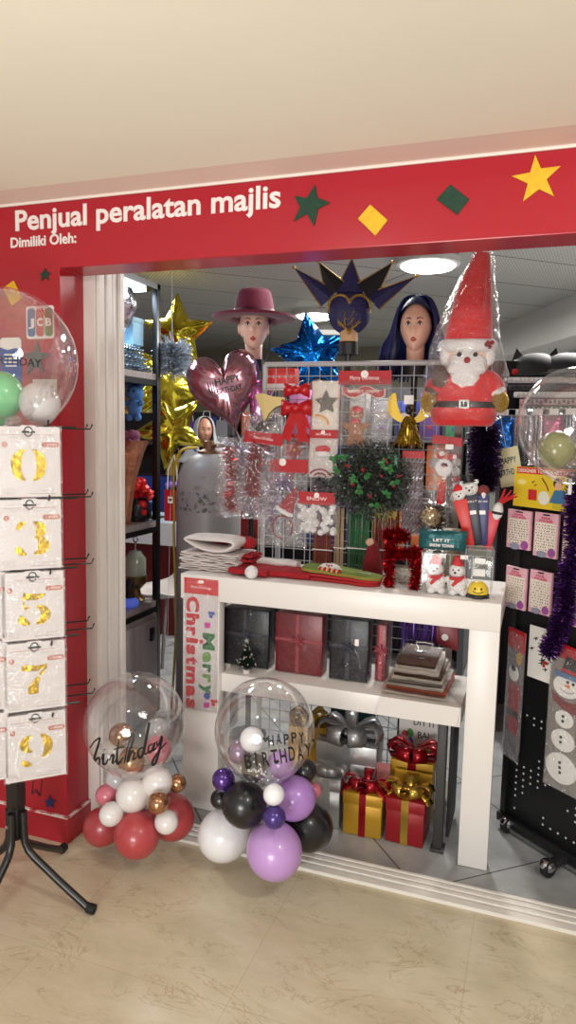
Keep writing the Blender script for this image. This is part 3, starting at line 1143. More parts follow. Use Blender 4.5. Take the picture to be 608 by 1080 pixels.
for body, x0, z0, rot, step, cap in (('HAPPY', 4, -15.5, 0.10, 7.6, 10.5), ('BIRTHDAY', -18, -37, 0.16, 8.6, 14)):
    mb = MB()
    for i, chh in enumerate(body):
        wd = (1.6 if chh == 'I' else 5.2 if body == 'HAPPY' else 6.3) * s
        xx = x0 + i * step + (1.6 if chh == 'I' else 0)
        text(mb, chh, xx * s, (z0 + (xx - x0) * math.tan(rot) + (i % 2) * 0.8) * s, wd, cap * s, t=.0004, bold=.012, fn=fsp, rot=rot)
    mb.move(M).build('lettering', BLACK, g, world=True, smooth=0)
hh = MB()
for hx, hz, hs in ((1, -9, 3.0), (12, -30, 2.6), (-14, -25, 1.5), (50, -10, 2)):
    pts = [(hx * s + hs * s * 16 * math.sin(a) ** 3 / 16, hz * s + hs * s * (13 * math.cos(a) - 5 * math.cos(2 * a) - 2 * math.cos(3 * a) - math.cos(4 * a)) / 16) for a in [2 * PI * i / 24 for i in range(24)]]
    t_ = MB().prism(pts, -.0005, 0)
    hh.add([fsp(v) for v in t_.v], t_.f)
hh.move(M).build('hearts', BLACK, g, world=True, smooth=0)

# --- bubble balloon standing on the rack of number packs
cpt = at(5, 382, 1.845)
g = thing('bubble_balloon', 'clear bubble balloon with green and white balloons inside, on top of the rack', 'balloon', (cpt.x, cpt.y, cpt.z - 0.2), rz=facing(cpt))
bp, br = bubble_at(g, 5, 382, 75, 1.845)
for px, py, r, y, m, l in ((2, 416, 23, 1.81, B_GREEN, 'mint green balloon'), (42, 425, 21, 1.84, B_CLEAR, 'milky white balloon'), (-38, 424, 22, 1.85, B_CLEAR, 'milky white balloon'),
                           (14, 446, 9, 1.83, B_CLEAR2, 'small clear balloon'), (-4, 446, 10, 1.91, B_GREEN, 'mint green balloon')):
    ball_at(g, 'inner_balloon', px, py, r, y, m, l, tip=(0, .3, -1))
s = mpp(bp)
fsp = on_sphere(br, lift=.0018)
M = face_eye(bp)
mb = MB()
text(mb, 'HAPPY', -46 * s, 16 * s, 36 * s, 8 * s, t=.0004, bold=.0, fn=fsp)
text(mb, 'BIRTHDAY', -14 * s, -1.5 * s, 47 * s, 8 * s, t=.0004, bold=.0, fn=fsp, rot=-.03)
mb.move(M).build('lettering', BLACK, g, world=True, smooth=0)
# ---------------------------------------------------------------- the white counter
CY = 2.5                                           # front of the counter
TZ = 0.978                                         # height of its top
WLAM = mat('white_laminate', (226, 221, 216), 0.35, bump=0.02, bscale=30)
TEX = mat('shiny_dark_wrap', (26, 27, 34), 0.3)
ct = thing('counter', 'long white counter table with a shelf, facing the arcade', 'counter', (-0.72, 2.69, 0))
m = MB().bb((-1.335, CY, TZ - .1), (-.1, 2.9, TZ))
m.build('counter_top', WLAM, ct, bevel=.002, world=True)
MB().bb((-1.325, CY + .002, 0), (-1.165, CY + .052, TZ - .1)).build('leg', WLAM, ct, bevel=.002, world=True)
MB().bb((-.203, CY + .002, 0), (-.1005, CY + .052, TZ - .1)).build('leg', WLAM, ct, bevel=.002, world=True)
MB().bb((-1.165, CY + .03, .505), (-.22, 2.88, .58)).build('shelf', WLAM, ct, bevel=.002, world=True)
MB().bb((-1.335, 2.85, 0), (-1.29, 2.9, TZ - .1)).build('leg', WLAM, ct, bevel=.002, world=True)

DARKST = mat('dark_grey_steel', (52, 50, 48), 0.5)
t = thing('shelf_upright', 'dark slim steel upright under the right end of the shelf', 'upright', (-.28, 2.57, 0))
MB().bb((-.302, 2.555, .012), (-.268, 2.60, .504)).build('post', DARKST, t, bevel=.003, world=True)
MB().bb((-.31, 2.548, 0), (-.26, 2.608, .012)).build('foot', DARKST, t, bevel=.003, world=True)
MB().bb((-.262, 2.62, .03), (-.25, 2.84, .504)).build('side_plate', mat('black_sheet', (22, 22, 23), 0.6), t, world=True)

# ---------------------------------------------------------------- wire grid behind the counter
GY = 2.93
GREY = mat('grey_wire_coat', (150, 152, 156), 0.4)
gx0, gx1 = at(280, 387, GY).x, at(484, 380, GY).x
gz1 = at(370, 383.5, GY).z
gr = thing('wire_grid', 'grey wire grid panel standing behind the counter, hung with packs', 'wire grid', ((gx0 + gx1) / 2, GY, 0))
MB().tube([(gx0, GY, gz1), (gx1 + .03, GY, gz1)], .011, 10).build('top_tube', mat('grey_tube', (168, 166, 166), 0.35), gr, world=True)
wv = MB()
x = gx0
while x < gx1 + .01:
    wv.tube([(x, GY, .04), (x, GY, gz1)], .0022, 5)
    x += .05
z = gz1 - .05
while z > .05:
    wv.tube([(gx0, GY + .004, z), (gx1, GY + .004, z)], .0022, 5)
    z -= .05
wv.build('wire_mesh', GREY, gr, world=True)
MB().bb((gx1 - .002, GY - .014, .02), (gx1 + .028, GY + .014, gz1 + .01)).build('post', mat('worn_grey_post', (128, 122, 116), 0.45), gr, world=True, bevel=.003)
MB().bb((gx1 - .012, GY - .02, 0), (gx1 + .038, GY + .16, .02)).build('foot', mat('worn_grey_post', (0, 0, 0)), gr, world=True)
MB().tube([(gx0, GY, .02), (gx0, GY, gz1)], .011, 10).build('post', mat('grey_tube', (0, 0, 0)), gr, world=True)
MB().bb((gx0 - .02, GY - .02, 0), (gx0 + .02, GY + .16, .02)).build('foot', mat('grey_tube', (0, 0, 0)), gr, world=True)

# ---------------------------------------------------------------- on the counter top
FELTW = mat('white_felt', (214, 206, 202), 0.95, bump=0.3, bscale=120)
FELTR = mat('red_felt', (150, 18, 28), 0.95, bump=0.25, bscale=120)
FELTG = mat('green_felt', (112, 130, 52), 0.95, bump=0.25, bscale=120)
PLUSHW = mat('white_plush', (232, 228, 226), 0.95, bump=0.6, bscale=160)
TINR = mat('red_tinsel', (160, 16, 26), 0.22, 0.8)
TINP = mat('purple_tinsel', (52, 30, 66), 0.3, 0.6)
SILV = mat('silver_foil', (190, 192, 196), 0.14, 1.0, bump=0.4, bscale=50)


def fold(mb, w, d, th, z, x=0, y=0, seed=0, wav=.006):
    """a flat folded cloth layer: a rounded slab with a soft uneven surface"""
    def f(u, v):
        a = 2 * PI * u
        cx = math.copysign(abs(math.cos(a)) ** .35, math.cos(a))
        cz = math.copysign(abs(math.sin(a)) ** .7, math.sin(a))
        e = (v - .5)
        nz = noise.noise(Vector((e * 5 + seed, a, seed * 2.3)))
        return Vector((x + e * w + .004 * nz, y + cx * d / 2 * (1 + .06 * nz), z + th / 2 + cz * th / 2 + wav * noise.noise(Vector((e * 7, cx * 2, seed)))))
    mb.grid(f, 20, 16)
    for v in (0, 1):
        mb.add([f(i / 20, v) for i in range(20)], [tuple(range(20))])
    return mb


pz = at(228, 606, 2.66)
p0 = (at(229, 600, 2.68).x, 2.68, TZ)
for i in range(5):
    t = thing('santa_hat', ('folded white felt brim hat, lowest of the pile at the counter left end', 'folded white felt hat, second from bottom of the pile on the counter left',
                            'folded white felt hat in the middle of the pile on the counter left', 'folded white felt hat, second from top of the pile on the counter left',
                            'red santa hat with its open white brim on top of the folded pile')[i], 'santa hat',
              (p0[0] + rnd.uniform(-.008, .008), p0[1] + rnd.uniform(-.006, .006), TZ + .001 + .018 * i), rz=rnd.uniform(-.04, .04), group='pile of folded santa hats')
    if i < 4:
        b = MB()
        fold(b, .262 - .01 * (i % 2), .21, .0095, 0, seed=i * 3)
        fold(b, .258 - .012 * (i % 3), .20, .0085, .0092, x=.004, y=-.003, seed=i * 3 + 1)
        b.build('brim', FELTW, t)
        fold(MB(), .05, .12, .014, .002, x=.148, seed=i).build('crown', FELTR, t)
    else:
        b = MB()                                    # an open brim: a flattened thick ring
        def ring(u, v, ph=i):
            a = 2 * PI * u
            q = 2 * PI * v
            rr = 1 + .05 * math.sin(3 * a)
            cx, cz = math.cos(a) * .118 * rr, math.sin(a) * .022
            nx, nz = math.cos(a), math.sin(a) * 1.3
            return Vector((cx + .012 * math.cos(q) * nx, -.02 + .075 * math.sin(q) - .02 * math.cos(a), .04 + cz + .011 * math.cos(q) * nz + .006 * math.sin(2 * a + 1) - .02 * cx))
        b.grid(ring, 40, 14)
        b.build('brim', FELTW, t, smooth=180)
        b = MB()
        fold(b, .20, .12, .03, .022, x=.0, y=.075, seed=9)
        b.ball((.13, .03, .035), .03, 14, 10, sc=(1.1, 1.2, .8), bumpy=.2)
        b.build('crown', FELTR, t)

# the red hat lying flat with its pompom over the edge
q = at(287, 602, 2.62)
t = thing('santa_hat', 'red santa hat lying flat with its white pompom at the counter edge', 'santa hat', (q.x, 2.62, TZ + .001))
b = MB()
tri = [(-.16, 0), (-.10, .02), (.03, .03), (.17, .045)]
fold(b, .30, .13, .03, .0, x=.02, y=.02, seed=4)
fold(b, .16, .10, .026, .004, x=-.075, y=-.03, seed=6)
b.build('crown', FELTR, t)
fold(MB(), .20, .06, .024, .022, x=-.02, y=.095, seed=12).build('brim', FELTW, t)
MB().ball((-.045, -.105, .026), .026, 20, 14, bumpy=.12, bs=6).build('pompom', PLUSHW, t, smooth=180)

# stockings: one green with a santa patch over red ones
q = at(358, 606, 2.64)
sx, sy = q.x, 2.66


def stocking_pts(k):
    P = [(-.15, .06), (-.15, -.055), (-.05, -.075), (.05, -.085), (.12, -.10), (.165, -.07), (.16, -.015), (.10, .015), (.02, .06)]
    return [(x * k, y * k) for x, y in P]


for i, (mm, lab, th) in enumerate(((FELTR, 'red felt stocking at the bottom of the pile beside the white basket', .014), (FELTR, 'red felt stocking just under the green one', .012),
                                   (FELTG, 'green felt stocking with a striped santa patch on the red ones', .012))):
    t = thing('christmas_stocking', lab, 'stocking', (sx + .004 * i, sy - .004 * i, TZ + .001 + [0, .016, .030][i]), rz=.02 * i, group='pile of felt stockings', ry=.02 * i)
    pts = [Vector(v) for v in curve_pts([(x, y) for x, y in stocking_pts(1)] + [stocking_pts(1)[0]], 5)[:-1]]
    b = MB().prism([(v.x, v.y) for v in pts], 0, th)
    b.v = [Vector((p.x, p.z, p.y + .003 * noise.noise(p * 20))) for p in b.v]
    b.build('sock', mm, t, bevel=.003)
    b = MB()
    tb = MB().prism([(v.x * 1.01, v.y * 1.01) for v in pts], th * .42, th * .6)
    tb.v = [Vector((p.x, p.z, p.y)) for p in tb.v]
    tb.build('seam', mat('red_piping', (176, 40, 30), .8), t)
    if i == 2:
        MB().ball((-.045, -.015, th), .042, 16, 10, sc=(1.1, .75, .5), bumpy=.15).build('santa_patch', PLUSHW, t, smooth=180)
        b = MB()
        for k in range(5):
            b.ball((-.075 + .02 * k, -.055 - .004 * k, th + .004), .0105, 8, 6, sc=(.45, 2.0, .8))
        b.build('patch_stripes', mat('stripe_red', (186, 30, 30), .8), t)
        b = MB()
        for k in range(4):
            b.ball((-.065 + .02 * k, -.055 - .004 * k, th + .004), .0105, 8, 6, sc=(.45, 2.0, .8))
        b.build('patch_stripes', mat('stripe_cream', (220, 200, 150), .8), t)
        b = MB()
        b.ball((-.055, -.035, th + .017), .0035, 6, 5)
        b.ball((-.035, -.037, th + .017), .0035, 6, 5)
        b.build('eyes', BLACK, t)
        MB().ball((-.045, -.042, th + .016), .005, 8, 6).build('nose', mat('nose_red', (200, 50, 40), .6), t)
        text(MB(), 'Merry', .07, -.0, .05, .013, t=.001, bold=.01, rot=-.1).move(Matrix.Translation((0, -.03, th + .0015)) @ Matrix.Rotation(-PI / 2, 4, 'X')).build('lettering', FELTW, t, smooth=0)

# red tinsel gift frame
q = at(424, 620, 2.60)
t = thing('tinsel_decoration', 'red tinsel gift-box frame with a bow standing on the counter', 'tinsel decoration', (q.x, 2.60, TZ))
s = mpp(q)
core = MB()
for (a, b_, nm, n) in (((-14 * s, 0, 0), (-14 * s, 0, 48 * s), 'post', 900), ((14 * s, 0, 0), (14 * s, 0, 46 * s), 'post', 900), ((-14 * s, 0, 36 * s), (14 * s, 0, 38 * s), 'rail', 800)):
    b = MB().tube([a, b_], .008, 6)
    tinsel(b, [a, b_], 7.6 * s, n, .0032)
    b.build(nm, TINR, t, smooth=0, fixn=False)
b = MB()
for sg in (-1, 1):
    loop = [Vector((-8 * s, 0, 52 * s)) + Vector((sg * 11 * s * math.sin(a) , 0, 7 * s * (1 - math.cos(a)) * .6)) for a in [PI * 1.0 * k / 6 for k in range(7)]]
    tinsel(b, loop, 6 * s, 600, .0032)
b.build('bow', TINR, t, smooth=0, fixn=False)

# white basket
q = at(424, 612, 2.70)
t = thing('basket', 'small white wicker basket with a handle behind the red tinsel', 'basket', (q.x, 2.72, TZ))
BK = mat('white_wicker', (206, 198, 186), 0.7, bump=0.8, bscale=90, btype='VORONOI')
b = MB().lathe([(.03, 0), (.034, .004), (.042, .055), (.045, .06), (.042, .062), (.038, .055), (.03, .006), (.001, .004)], n=20, sx=1.1, sy=.8)
for k in range(18):
    a = 2 * PI * k / 18
    b.tube([(.034 * 1.1 * math.cos(a), .034 * .8 * math.sin(a), .003), (.044 * 1.1 * math.cos(a), .044 * .8 * math.sin(a), .058)], .0028, 5)
b.build('bowl', BK, t)
MB().tube([(.047 * math.cos(a), 0, .055 + .05 * math.sin(a)) for a in [PI * k / 12 for k in range(13)]], .003, 6).build('handle', BK, t)

# red gnome cone leaning on the grid, with a beige nose of fur
q = at(393, 600, 2.80)
t = thing('gnome_hat', 'dark red plush cone with a beige tip between stockings and tinsel', 'gnome', (q.x, 2.80, TZ))
b = MB().lathe([(.05, 0), (.052, .01), (.045, .06), (.03, .11), (.015, .14), (.002, .15)], n=20, sx=.85, sy=.7)
b.build('cone', mat('crimson_plush', (116, 20, 28), .95, bump=.5, bscale=120), t)
MB().ball((-.012, -.005, .135), .018, 14, 10, sc=(1, .9, .9), bumpy=.2).build('tuft', mat('beige_plush', (186, 150, 128), .95), t, smooth=180)

# clear boxes with snowman toys
BOXF = film('box_film', base=0.025, edge=0.4, rough=0.04, haze=0.0)
EDGE = film('box_edge', base=0.18, edge=0.7, rough=0.1, haze=0.12)


def clear_box(t, w, d, h):
    b = MB()
    x, y = w / 2, d / 2
    for vs in (((-x, -y, 0), (x, -y, 0), (x, -y, h), (-x, -y, h)), ((-x, y, 0), (x, y, 0), (x, y, h), (-x, y, h)),
               ((-x, -y, 0), (-x, y, 0), (-x, y, h), (-x, -y, h)), ((x, -y, 0), (x, y, 0), (x, y, h), (x, -y, h)), ((-x, -y, h), (x, -y, h), (x, y, h), (-x, y, h))):
        b.add(vs, [(0, 1, 2, 3)])
    b.build('clear_box', BOXF, t, smooth=0, fixn=False)
    e = MB()
    for sx in (-x, x):
        for sy_ in (-y, y):
            e.tube([(sx, sy_, 0), (sx, sy_, h)], .0012, 4)
    for z in (0.001, h):
        e.tube([(-x, -y, z), (x, -y, z), (x, y, z), (-x, y, z), (-x, -y, z)], .0012, 4)
    e.build('box_edges', EDGE, t, smooth=0)


def snowman(lab, px):
    q = at(px, 627, 2.56)
    s = mpp(q)
    t = thing('boxed_snowman', lab, 'snowman toy', (q.x, 2.585, TZ + .0005), rz=.1, group='boxed snowman toys')
    b = MB()
    b.ball((0, 0, .036), .036, 20, 14, sc=(1, .85, 1), bumpy=.06, bs=8)
    b.ball((-.002, -.004, .088), .029, 20, 14, sc=(1, .9, .95), bumpy=.06, bs=8)
    b.ball((.026, -.02, .052), .0135, 12, 8)
    b.ball((-.034, -.008, .056), .012, 12, 8)
    b.ball((.022, -.022, .014), .0145, 12, 8)
    b.ball((-.014, -.024, .014), .0145, 12, 8)
    b.build('body', PLUSHW, t, smooth=180)
    b = MB().lathe([(.020, .106), (.021, .116), (.016, .128), (.014, .138), (.004, .143), (.0005, .143)], (0, -.002, 0), n=16)
    b.build('hat', mat('toy_red', (190, 30, 34), .7), t)
    b = MB().tube([(.028 * math.cos(a), -.002 + .025 * math.sin(a), .0635 + .003 * math.cos(a)) for a in [2 * PI * k / 20 for k in range(21)]], .006, 8)
    b.tube([(.012, -.026, .064), (-.002, -.034, .054), (-.016, -.034, .038)], [.0075, .007, .0055], 8)
    b.build('scarf', mat('toy_red', (0, 0, 0)), t)
    b = MB()
    b.ball((-.016, -.027, .094), .0032, 8, 6)
    b.ball((.004, -.030, .095), .0032, 8, 6)
    b.build('eyes', BLACK, t)
    MB().ball((-.008, -.032, .085), .0045, 8, 6).build('nose', mat('toy_dark_nose', (60, 26, 22), .5), t)
    clear_box(t, .098, .088, .152)
    o = MB().bb((.008, -.0455, .138), (.034, -.0445, .152))
    o.build('price_tag', mat('price_white', (222, 220, 216), .6), t, smooth=0)
    return t


snowman('white snowman with red hat and scarf in a clear box, beside the red tinsel', 458)
snowman('white snowman with red hat and scarf in a clear box, beside the smiley toy', 481)
q = at(503.5, 627, 2.56)
t = thing('boxed_toy', 'yellow smiling dome toy in a tall clear box at the counter right end', 'toy', (q.x, 2.585, TZ + .0005), rz=.1)
b = MB().lathe([(.034, .012), (.037, .016), (.037, .026), (.031, .043), (.018, .055), (.001, .059)], (0, -.008, 0), n=24)
b.build('dome', mat('smiley_yellow', (232, 196, 44), .35), t, smooth=60)
b = MB().lathe([(.04, .0), (.042, .004), (.04, .012), (.034, .016), (.001, .016)], (0, -.008, 0), n=24)
b.build('base', mat('toy_black', (20, 20, 22), .4), t)
b = MB()
for x in (-.011, .011):
    b.ball((x, -.0425, .036), .004, 8, 6, sc=(.8, .5, 1.2))
b.tube([(x, -.0455 + abs(x) * .12, .0275 - .006 * (1 - (x / .018) ** 2)) for x in [-.018 + .0045 * k for k in range(9)]], .0016, 6)
b.build('smile', BLACK, t)
MB().bb((-.02, -.006, .075), (.022, .004, .10)).build('card_tag', mat('price_white', (0, 0, 0)), t, smooth=0)
MB().bb((-.018, -.0455, .128), (.02, -.0445, .146)).build('price_tag', mat('price_white', (0, 0, 0)), t, smooth=0)
clear_box(t, .095, .088, .175)

# teal bag on the clear boxes, glitter ball and gold can behind
q = at(468, 583, 2.64)
t = thing('gift_bag', 'teal foil bag with white letters lying on the snowman boxes', 'gift bag', (q.x, 2.6, TZ + .156))
pl = MB()
pillow(pl, .17, .075, .05, 14, 10, crinkle=.006, seed=5)
pl.build('bag', mat('teal_foil', (26, 88, 92), .3, .3, bump=.5, bscale=40), t)
text(MB(), 'LET IT', 0, .035, .06, .011, y=-.028, t=.001, bold=.02, align='C').build('lettering', WHITE_VINYL, t, smooth=0)
text(MB(), 'SNOW TOWN', 0, .016, .085, .011, y=-.028, t=.001, bold=.02, align='C').build('lettering', WHITE_VINYL, t, smooth=0)
q = at(455, 545, 2.82)
t = thing('glitter_ball', 'beige sequin ball hanging on the grid beside the twisted silver pack', 'ornament', (q.x, 2.82, q.z - .04))
b = MB().ball((0, 0, .04), .036, 20, 14)
for k in range(120):
    v = Vector((rnd.gauss(0, 1), rnd.gauss(0, 1), rnd.gauss(0, 1))).normalized()
    b.ball(Vector((0, 0, .04)) + v * .036, .0045, 6, 4)
b.build('sequins', mat('champagne_sequin', (190, 172, 140), .25, .7), t, smooth=60)
MB().tube([(0, 0, .076), (0, .02, .09), (0, .105, .095)], .0015, 5).build('hook_wire', GREY, t)
q = at(476, 570, 2.76)
t = thing('gold_tin', 'dull gold tin standing behind the teal bag', 'tin', (q.x, 2.78, TZ))
b = MB().lathe([(.001, 0), (.04, 0), (.041, .004), (.041, .17), (.036, .178), (.036, .19), (.02, .2), (.001, .2)], n=24)
b.build('can', mat('dull_gold', (122, 104, 66), .45, .4), t)
MB().lathe([(.037, .19), (.037, .212), (.001, .214)], n=24, cap=False).build('lid', mat('dull_gold', (0, 0, 0)), t)

# plush-topped candy sticks in a fan, standing in a clear cup
q = at(503, 585, 2.66)
t = thing('clear_cup', 'clear square tub behind the smiley toy holding the plush candy sticks', 'tub', (q.x, 2.70, TZ))
clear_box(t, .11, .1, .12)
for i, (px0, py0, px1, py1, col, lab, top) in enumerate((
        (497, 575, 486, 527, (196, 40, 34), 'red tapered candy stick with a snowman head, leftmost of the fan', 'snow'),
        (505, 575, 497, 522, (26, 26, 46), 'black and navy tapered candy stick with a bear head in a black hat', 'bear'),
        (510, 575, 509, 522, (34, 36, 96), 'navy tapered candy stick with white words beside the bear', 'none'),
        (514, 578, 522, 540, (190, 26, 48), 'red tapered candy stick with a santa arm, rightmost of the fan', 'santa'))):
    y = 2.66 + .006 * i
    a, b_ = at(px0, py0, y), at(px1, py1, y)
    s = mpp(a)
    t = thing('candy_stick', lab, 'candy stick', (a.x, y, a.z), group='plush topped candy sticks')
    d = b_ - a
    L = d.length
    ang = math.atan2(d.x, d.z)
    Mr = Matrix.Rotation(ang, 4, 'Y')
    w0, w1 = 4.2 * s, 7.2 * s
    b = MB().add([(-w0, -.008, 0), (w0, -.008, 0), (w0, .008, 0), (-w0, .008, 0), (-w1, -.014, L), (w1, -.014, L), (w1, .014, L), (-w1, .014, L)],
                 [(0, 1, 2, 3), (7, 6, 5, 4), (0, 4, 5, 1), (1, 5, 6, 2), (2, 6, 7, 3), (3, 7, 4, 0)])
    b.move(Mr).build('sleeve', mat('stick_' + str(col[0]), col, .4), t, bevel=.002)
    if i in (1, 2):
        text(MB(), ('LOLLY', '', 'SWEET')[i - 1] if i == 1 else 'MERRY XMAS', -w1 * .8, L * .86, w1 * 1.6, .007, y=-.0145, t=.0006, bold=.01).move(Mr).build('lettering', WHITE_VINYL, t, smooth=0)
        MB().prism(round_rect(w1 * .9, .014, .001, 0, L * .66), -.0145, -.0128).move(Mr).build('tag', WHITE_VINYL, t, smooth=0)
    if top in ('bear', 'snow'):
        hr = .030 if top == 'bear' else .024
        b = MB().ball((0, 0, L + hr * .8), hr, 18, 12, sc=(1, .85, .92))
        if top == 'bear':
            for sg in (-1, 1):
                b.ball((sg * hr * .85, 0, L + hr * 1.5), hr * .33, 10, 8)
            b.ball((0, -hr * .7, L + hr * .55), hr * .42, 12, 8)
            b.ball((hr * 1.5, .0, L - hr * .2), hr * .5, 12, 8, sc=(.7, .7, 1.3))
        b.move(Mr).build('head', PLUSHW, t, smooth=180)
        b = MB()
        for sg in (-1, 1):
            b.ball((sg * hr * .35, -hr * .82, L + hr * .95), hr * .1, 8, 6)
        b.ball((0, -hr * 1.1, L + hr * .62), hr * .14, 8, 6)
        b.move(Mr).build('face', BLACK, t)
        b = MB()
        if top == 'bear':
            b.lathe([(hr * .9, 0), (hr * .9, .003), (hr * .55, .004), (hr * .6, .028), (.001, .029)], (0, 0, L + hr * 1.55), n=18)
            b.move(Mr).build('top_hat', BLACK, t)
        else:
            b.lathe([(hr * .7, 0), (hr * .72, .006), (hr * .4, .02), (.001, .026)], (0, 0, L + hr * 1.4), n=18)
            b.move(Mr).build('cap', mat('toy_red', (0, 0, 0)), t)
    elif top == 'santa':
        MB().ball((.01, -.004, L + .004), .022, 14, 10, sc=(.9, .8, 1.6)).move(Mr).build('arm', PLUSHW, t, smooth=180)
        MB().ball((.01, -.006, L + .0), .0225, 14, 8, sc=(.95, .85, .4)).move(Mr).build('cuff', BLACK, t, smooth=180)
        b = MB()
        for k in range(5):
            a2 = rnd.uniform(-.4, 1.2)
            b.tube([(0.01, 0, L + .03), (.02 + .02 * math.sin(a2), 0, L + .055), (.04 * math.sin(a2) + .03, 0, L + .06 + .03 * math.cos(a2))], [.006, .005, .003], 6)
        b.move(Mr).build('red_ribbon', mat('toy_red', (0, 0, 0)), t)
    else:
        b = MB()
        b.ball((0.004, 0, L + .016), .02, 14, 10, sc=(1.1, .8, 1))
        b.move(Mr).build('fabric_top', mat('brown_plush', (120, 50, 46), .9), t, smooth=180)

# ---------------------------------------------------------------- the decal pack on the left leg
q = at(212, 680, CY - .004)
tl, br_ = at(195.5, 609, CY), at(229, 752, CY)
w = br_.x - tl.x
h = tl.z - br_.z
t = thing('sticker_sheet', 'clear sheet of red and green Merry Christmas letters on the counter leg', 'sticker sheet', ((tl.x + br_.x) / 2, CY - .002, br_.z))
MB().prism(round_rect(w, h, .002, 0, h / 2), -.001, 0).build('sheet', mat('frosted_sheet', (204, 196, 196), .25), t, smooth=0)
b = MB().prism(round_rect(w * 1.02, h * .115, .002, 0, h * .945), -.003, -.0005)
hd = b.build('header_card', mat('header_red', (196, 26, 34), .4), t, smooth=0)
text(MB(), 'Merry Christmas', 0, h * .93, w * .62, h * .02, y=-.003, t=.0006, align='C').build('header_lettering', WHITE_VINYL, hd, smooth=0)
MB().prism(disc_pts(.007, 14, 0, h * .98, sx=2), -.0036, -.003).build('hang_hole', WHITE_VINYL, hd, smooth=0)
RL = mat('letter_red', (190, 40, 44), .4)
GL = mat('letter_green', (40, 112, 58), .4)
GL2 = mat('letter_light_green', (108, 150, 74), .4)
MG = mat('letter_magenta', (196, 50, 150), .4)
BL = mat('letter_blue', (50, 66, 158), .4)
zz = h * .865
for word, x0, capw, top, m2, m3 in (('Christmas', -.42, .365, .865, RL, RL), ('Merry', .08, .34, .60, GL, GL2)):
    zz = h * top
    for i, chh in enumerate(word):
        em = w * capw / .73
        run = em * {'C': .86, 'M': 1.0, 'm': 1.0, 'i': .30, 't': .46, 'r': .50, 'h': .66, 'a': .64, 's': .56, 'e': .66, 'y': .62}[chh]
        b = MB()
        # the word runs down the sheet, so each letter lies on its right side
        text(b, chh, 0, 0, run, w * capw, t=.0012, bold=.05)
        b.v = [Vector((w * x0 + p.z, p.y - .001, zz - p.x)) for p in b.v]
        b.build('letter', m2 if i % 2 == 0 else m3, t, smooth=0)
        zz -= run + h * .014
for cx, cz, mm, k in ((.2, .66, MG, 'parcel'), (.32, .745, BL, 'bow'), (.2, .12, BL, 'bauble'), (.2, .05, MG, 'parcel'), (.42, .08, RL, 'bow'), (.02, .53, RL, 'star')):
    b = MB()
    if k == 'parcel':
        b.prism([(w * cx - .012, h * cz - .012), (w * cx + .010, h * cz - .010), (w * cx + .013, h * cz + .012), (w * cx - .014, h * cz + .010)], -.0022, -.001)
    elif k == 'star':
        b.prism(star_pts(5, .013, .006, .3, w * cx, h * cz), -.0022, -.001)
    elif k == 'bauble':
        b.prism(disc_pts(.014, 14, w * cx, h * cz), -.0022, -.001)
    else:
        for a in (.6, 2.5, 4.4):
            b.prism(disc_pts(.007, 10, w * cx + .009 * math.cos(a), h * cz + .009 * math.sin(a), sx=1.3), -.0022, -.001)
    b.build(k, mm, t, smooth=0)
pl = MB()
pillow(pl, w + .006, h + .004, .006, 8, 16, y=-.003, crinkle=.001, seed=3)
pl.build('clear_sleeve', FILM, t)

# ---------------------------------------------------------------- gift boxes and bags on the middle shelf
SZ = .58
CELLO = film('cellophane', base=0.025, edge=0.3, rough=0.05, bump=0.9, bscale=26)


def wrapped(lab, x0, x1, ytop, ybot, col, mtl=.0, tagged=False, y=2.63):
    a, b_ = at(x0, ybot, y), at(x1, ytop, y)
    w, h = b_.x - a.x, b_.z - SZ
    t = thing('wrapped_gift_box', lab, 'gift box', ((a.x + b_.x) / 2, y + .045, SZ), group='cellophane wrapped boxes on the shelf')
    MB().bb((-w / 2 + .006, -.04, .003), (w / 2 - .006, .04, h - .02)).build('box', mat('wrap_' + str(col[0]), col, .35, mtl, bump=.06, bscale=12), t, bevel=.003)
    RB = mat('sheer_ribbon_' + str(col[0]), tuple(min(255, v + 45) for v in col), .3, .4)
    b = MB()
    b.bb((-w * .02 - .007, -.0425, .003), (-w * .02 + .007, -.0402, h - .021))
    b.bb((-w / 2 + .005, -.0425, h * .5), (w / 2 - .005, -.0402, h * .5 + .012))
    b.build('ribbon', RB, t, smooth=0)
    b = MB()
    for k in range(6):
        a2 = k * PI / 3 + .3
        pts = [(0, -.044, h * .52), (.022 * math.cos(a2), -.05, h * .52 + .016 * math.sin(a2)), (.034 * math.cos(a2 + .3), -.046, h * .52 + .024 * math.sin(a2 + .3))]
        b.tube(pts, [.003, .005, .001], 6)
    b.build('bow', RB, t)
    pl = MB()
    def gcl(sg):
        def f(u, v):
            e = (max(0, 1 - (2 * u - 1) ** 6)) ** .5
            x, z = (u - .5) * (w + .008), v * (h + .012)
            n1 = noise.noise(Vector((x * 22, z * 22, sg + x0)))
            return Vector((x, sg * (.046 * e * (1 - .75 * max(0, v - .9) * 10) + .004 * n1 + .001), z + .001))
        return f
    pl.grid(gcl(-1), 12, 16)
    pl.grid(gcl(1), 12, 16)
    pl.build('cellophane', CELLO, t)
    if tagged:
        MB().bb((w * .16, -.0515, h * .56), (w * .16 + .016, -.0505, h * .66)).build('price_tag', WHITE_VINYL, t, smooth=0)


wrapped('black gift box in cellophane on the shelf behind the tiny tree', 234, 285, 641, 708, (18, 19, 27), .2)
wrapped('dark red gift box in cellophane between two black ones', 288, 342, 646, 712, (112, 24, 34), .1)
wrapped('black gift box in cellophane with a small white price tag', 345, 391, 651, 712, (16, 18, 28), .2, True)
wrapped('dark red gift box mostly hidden behind the black tagged one', 394, 410, 655, 706, (112, 24, 35), .1, y=2.68)

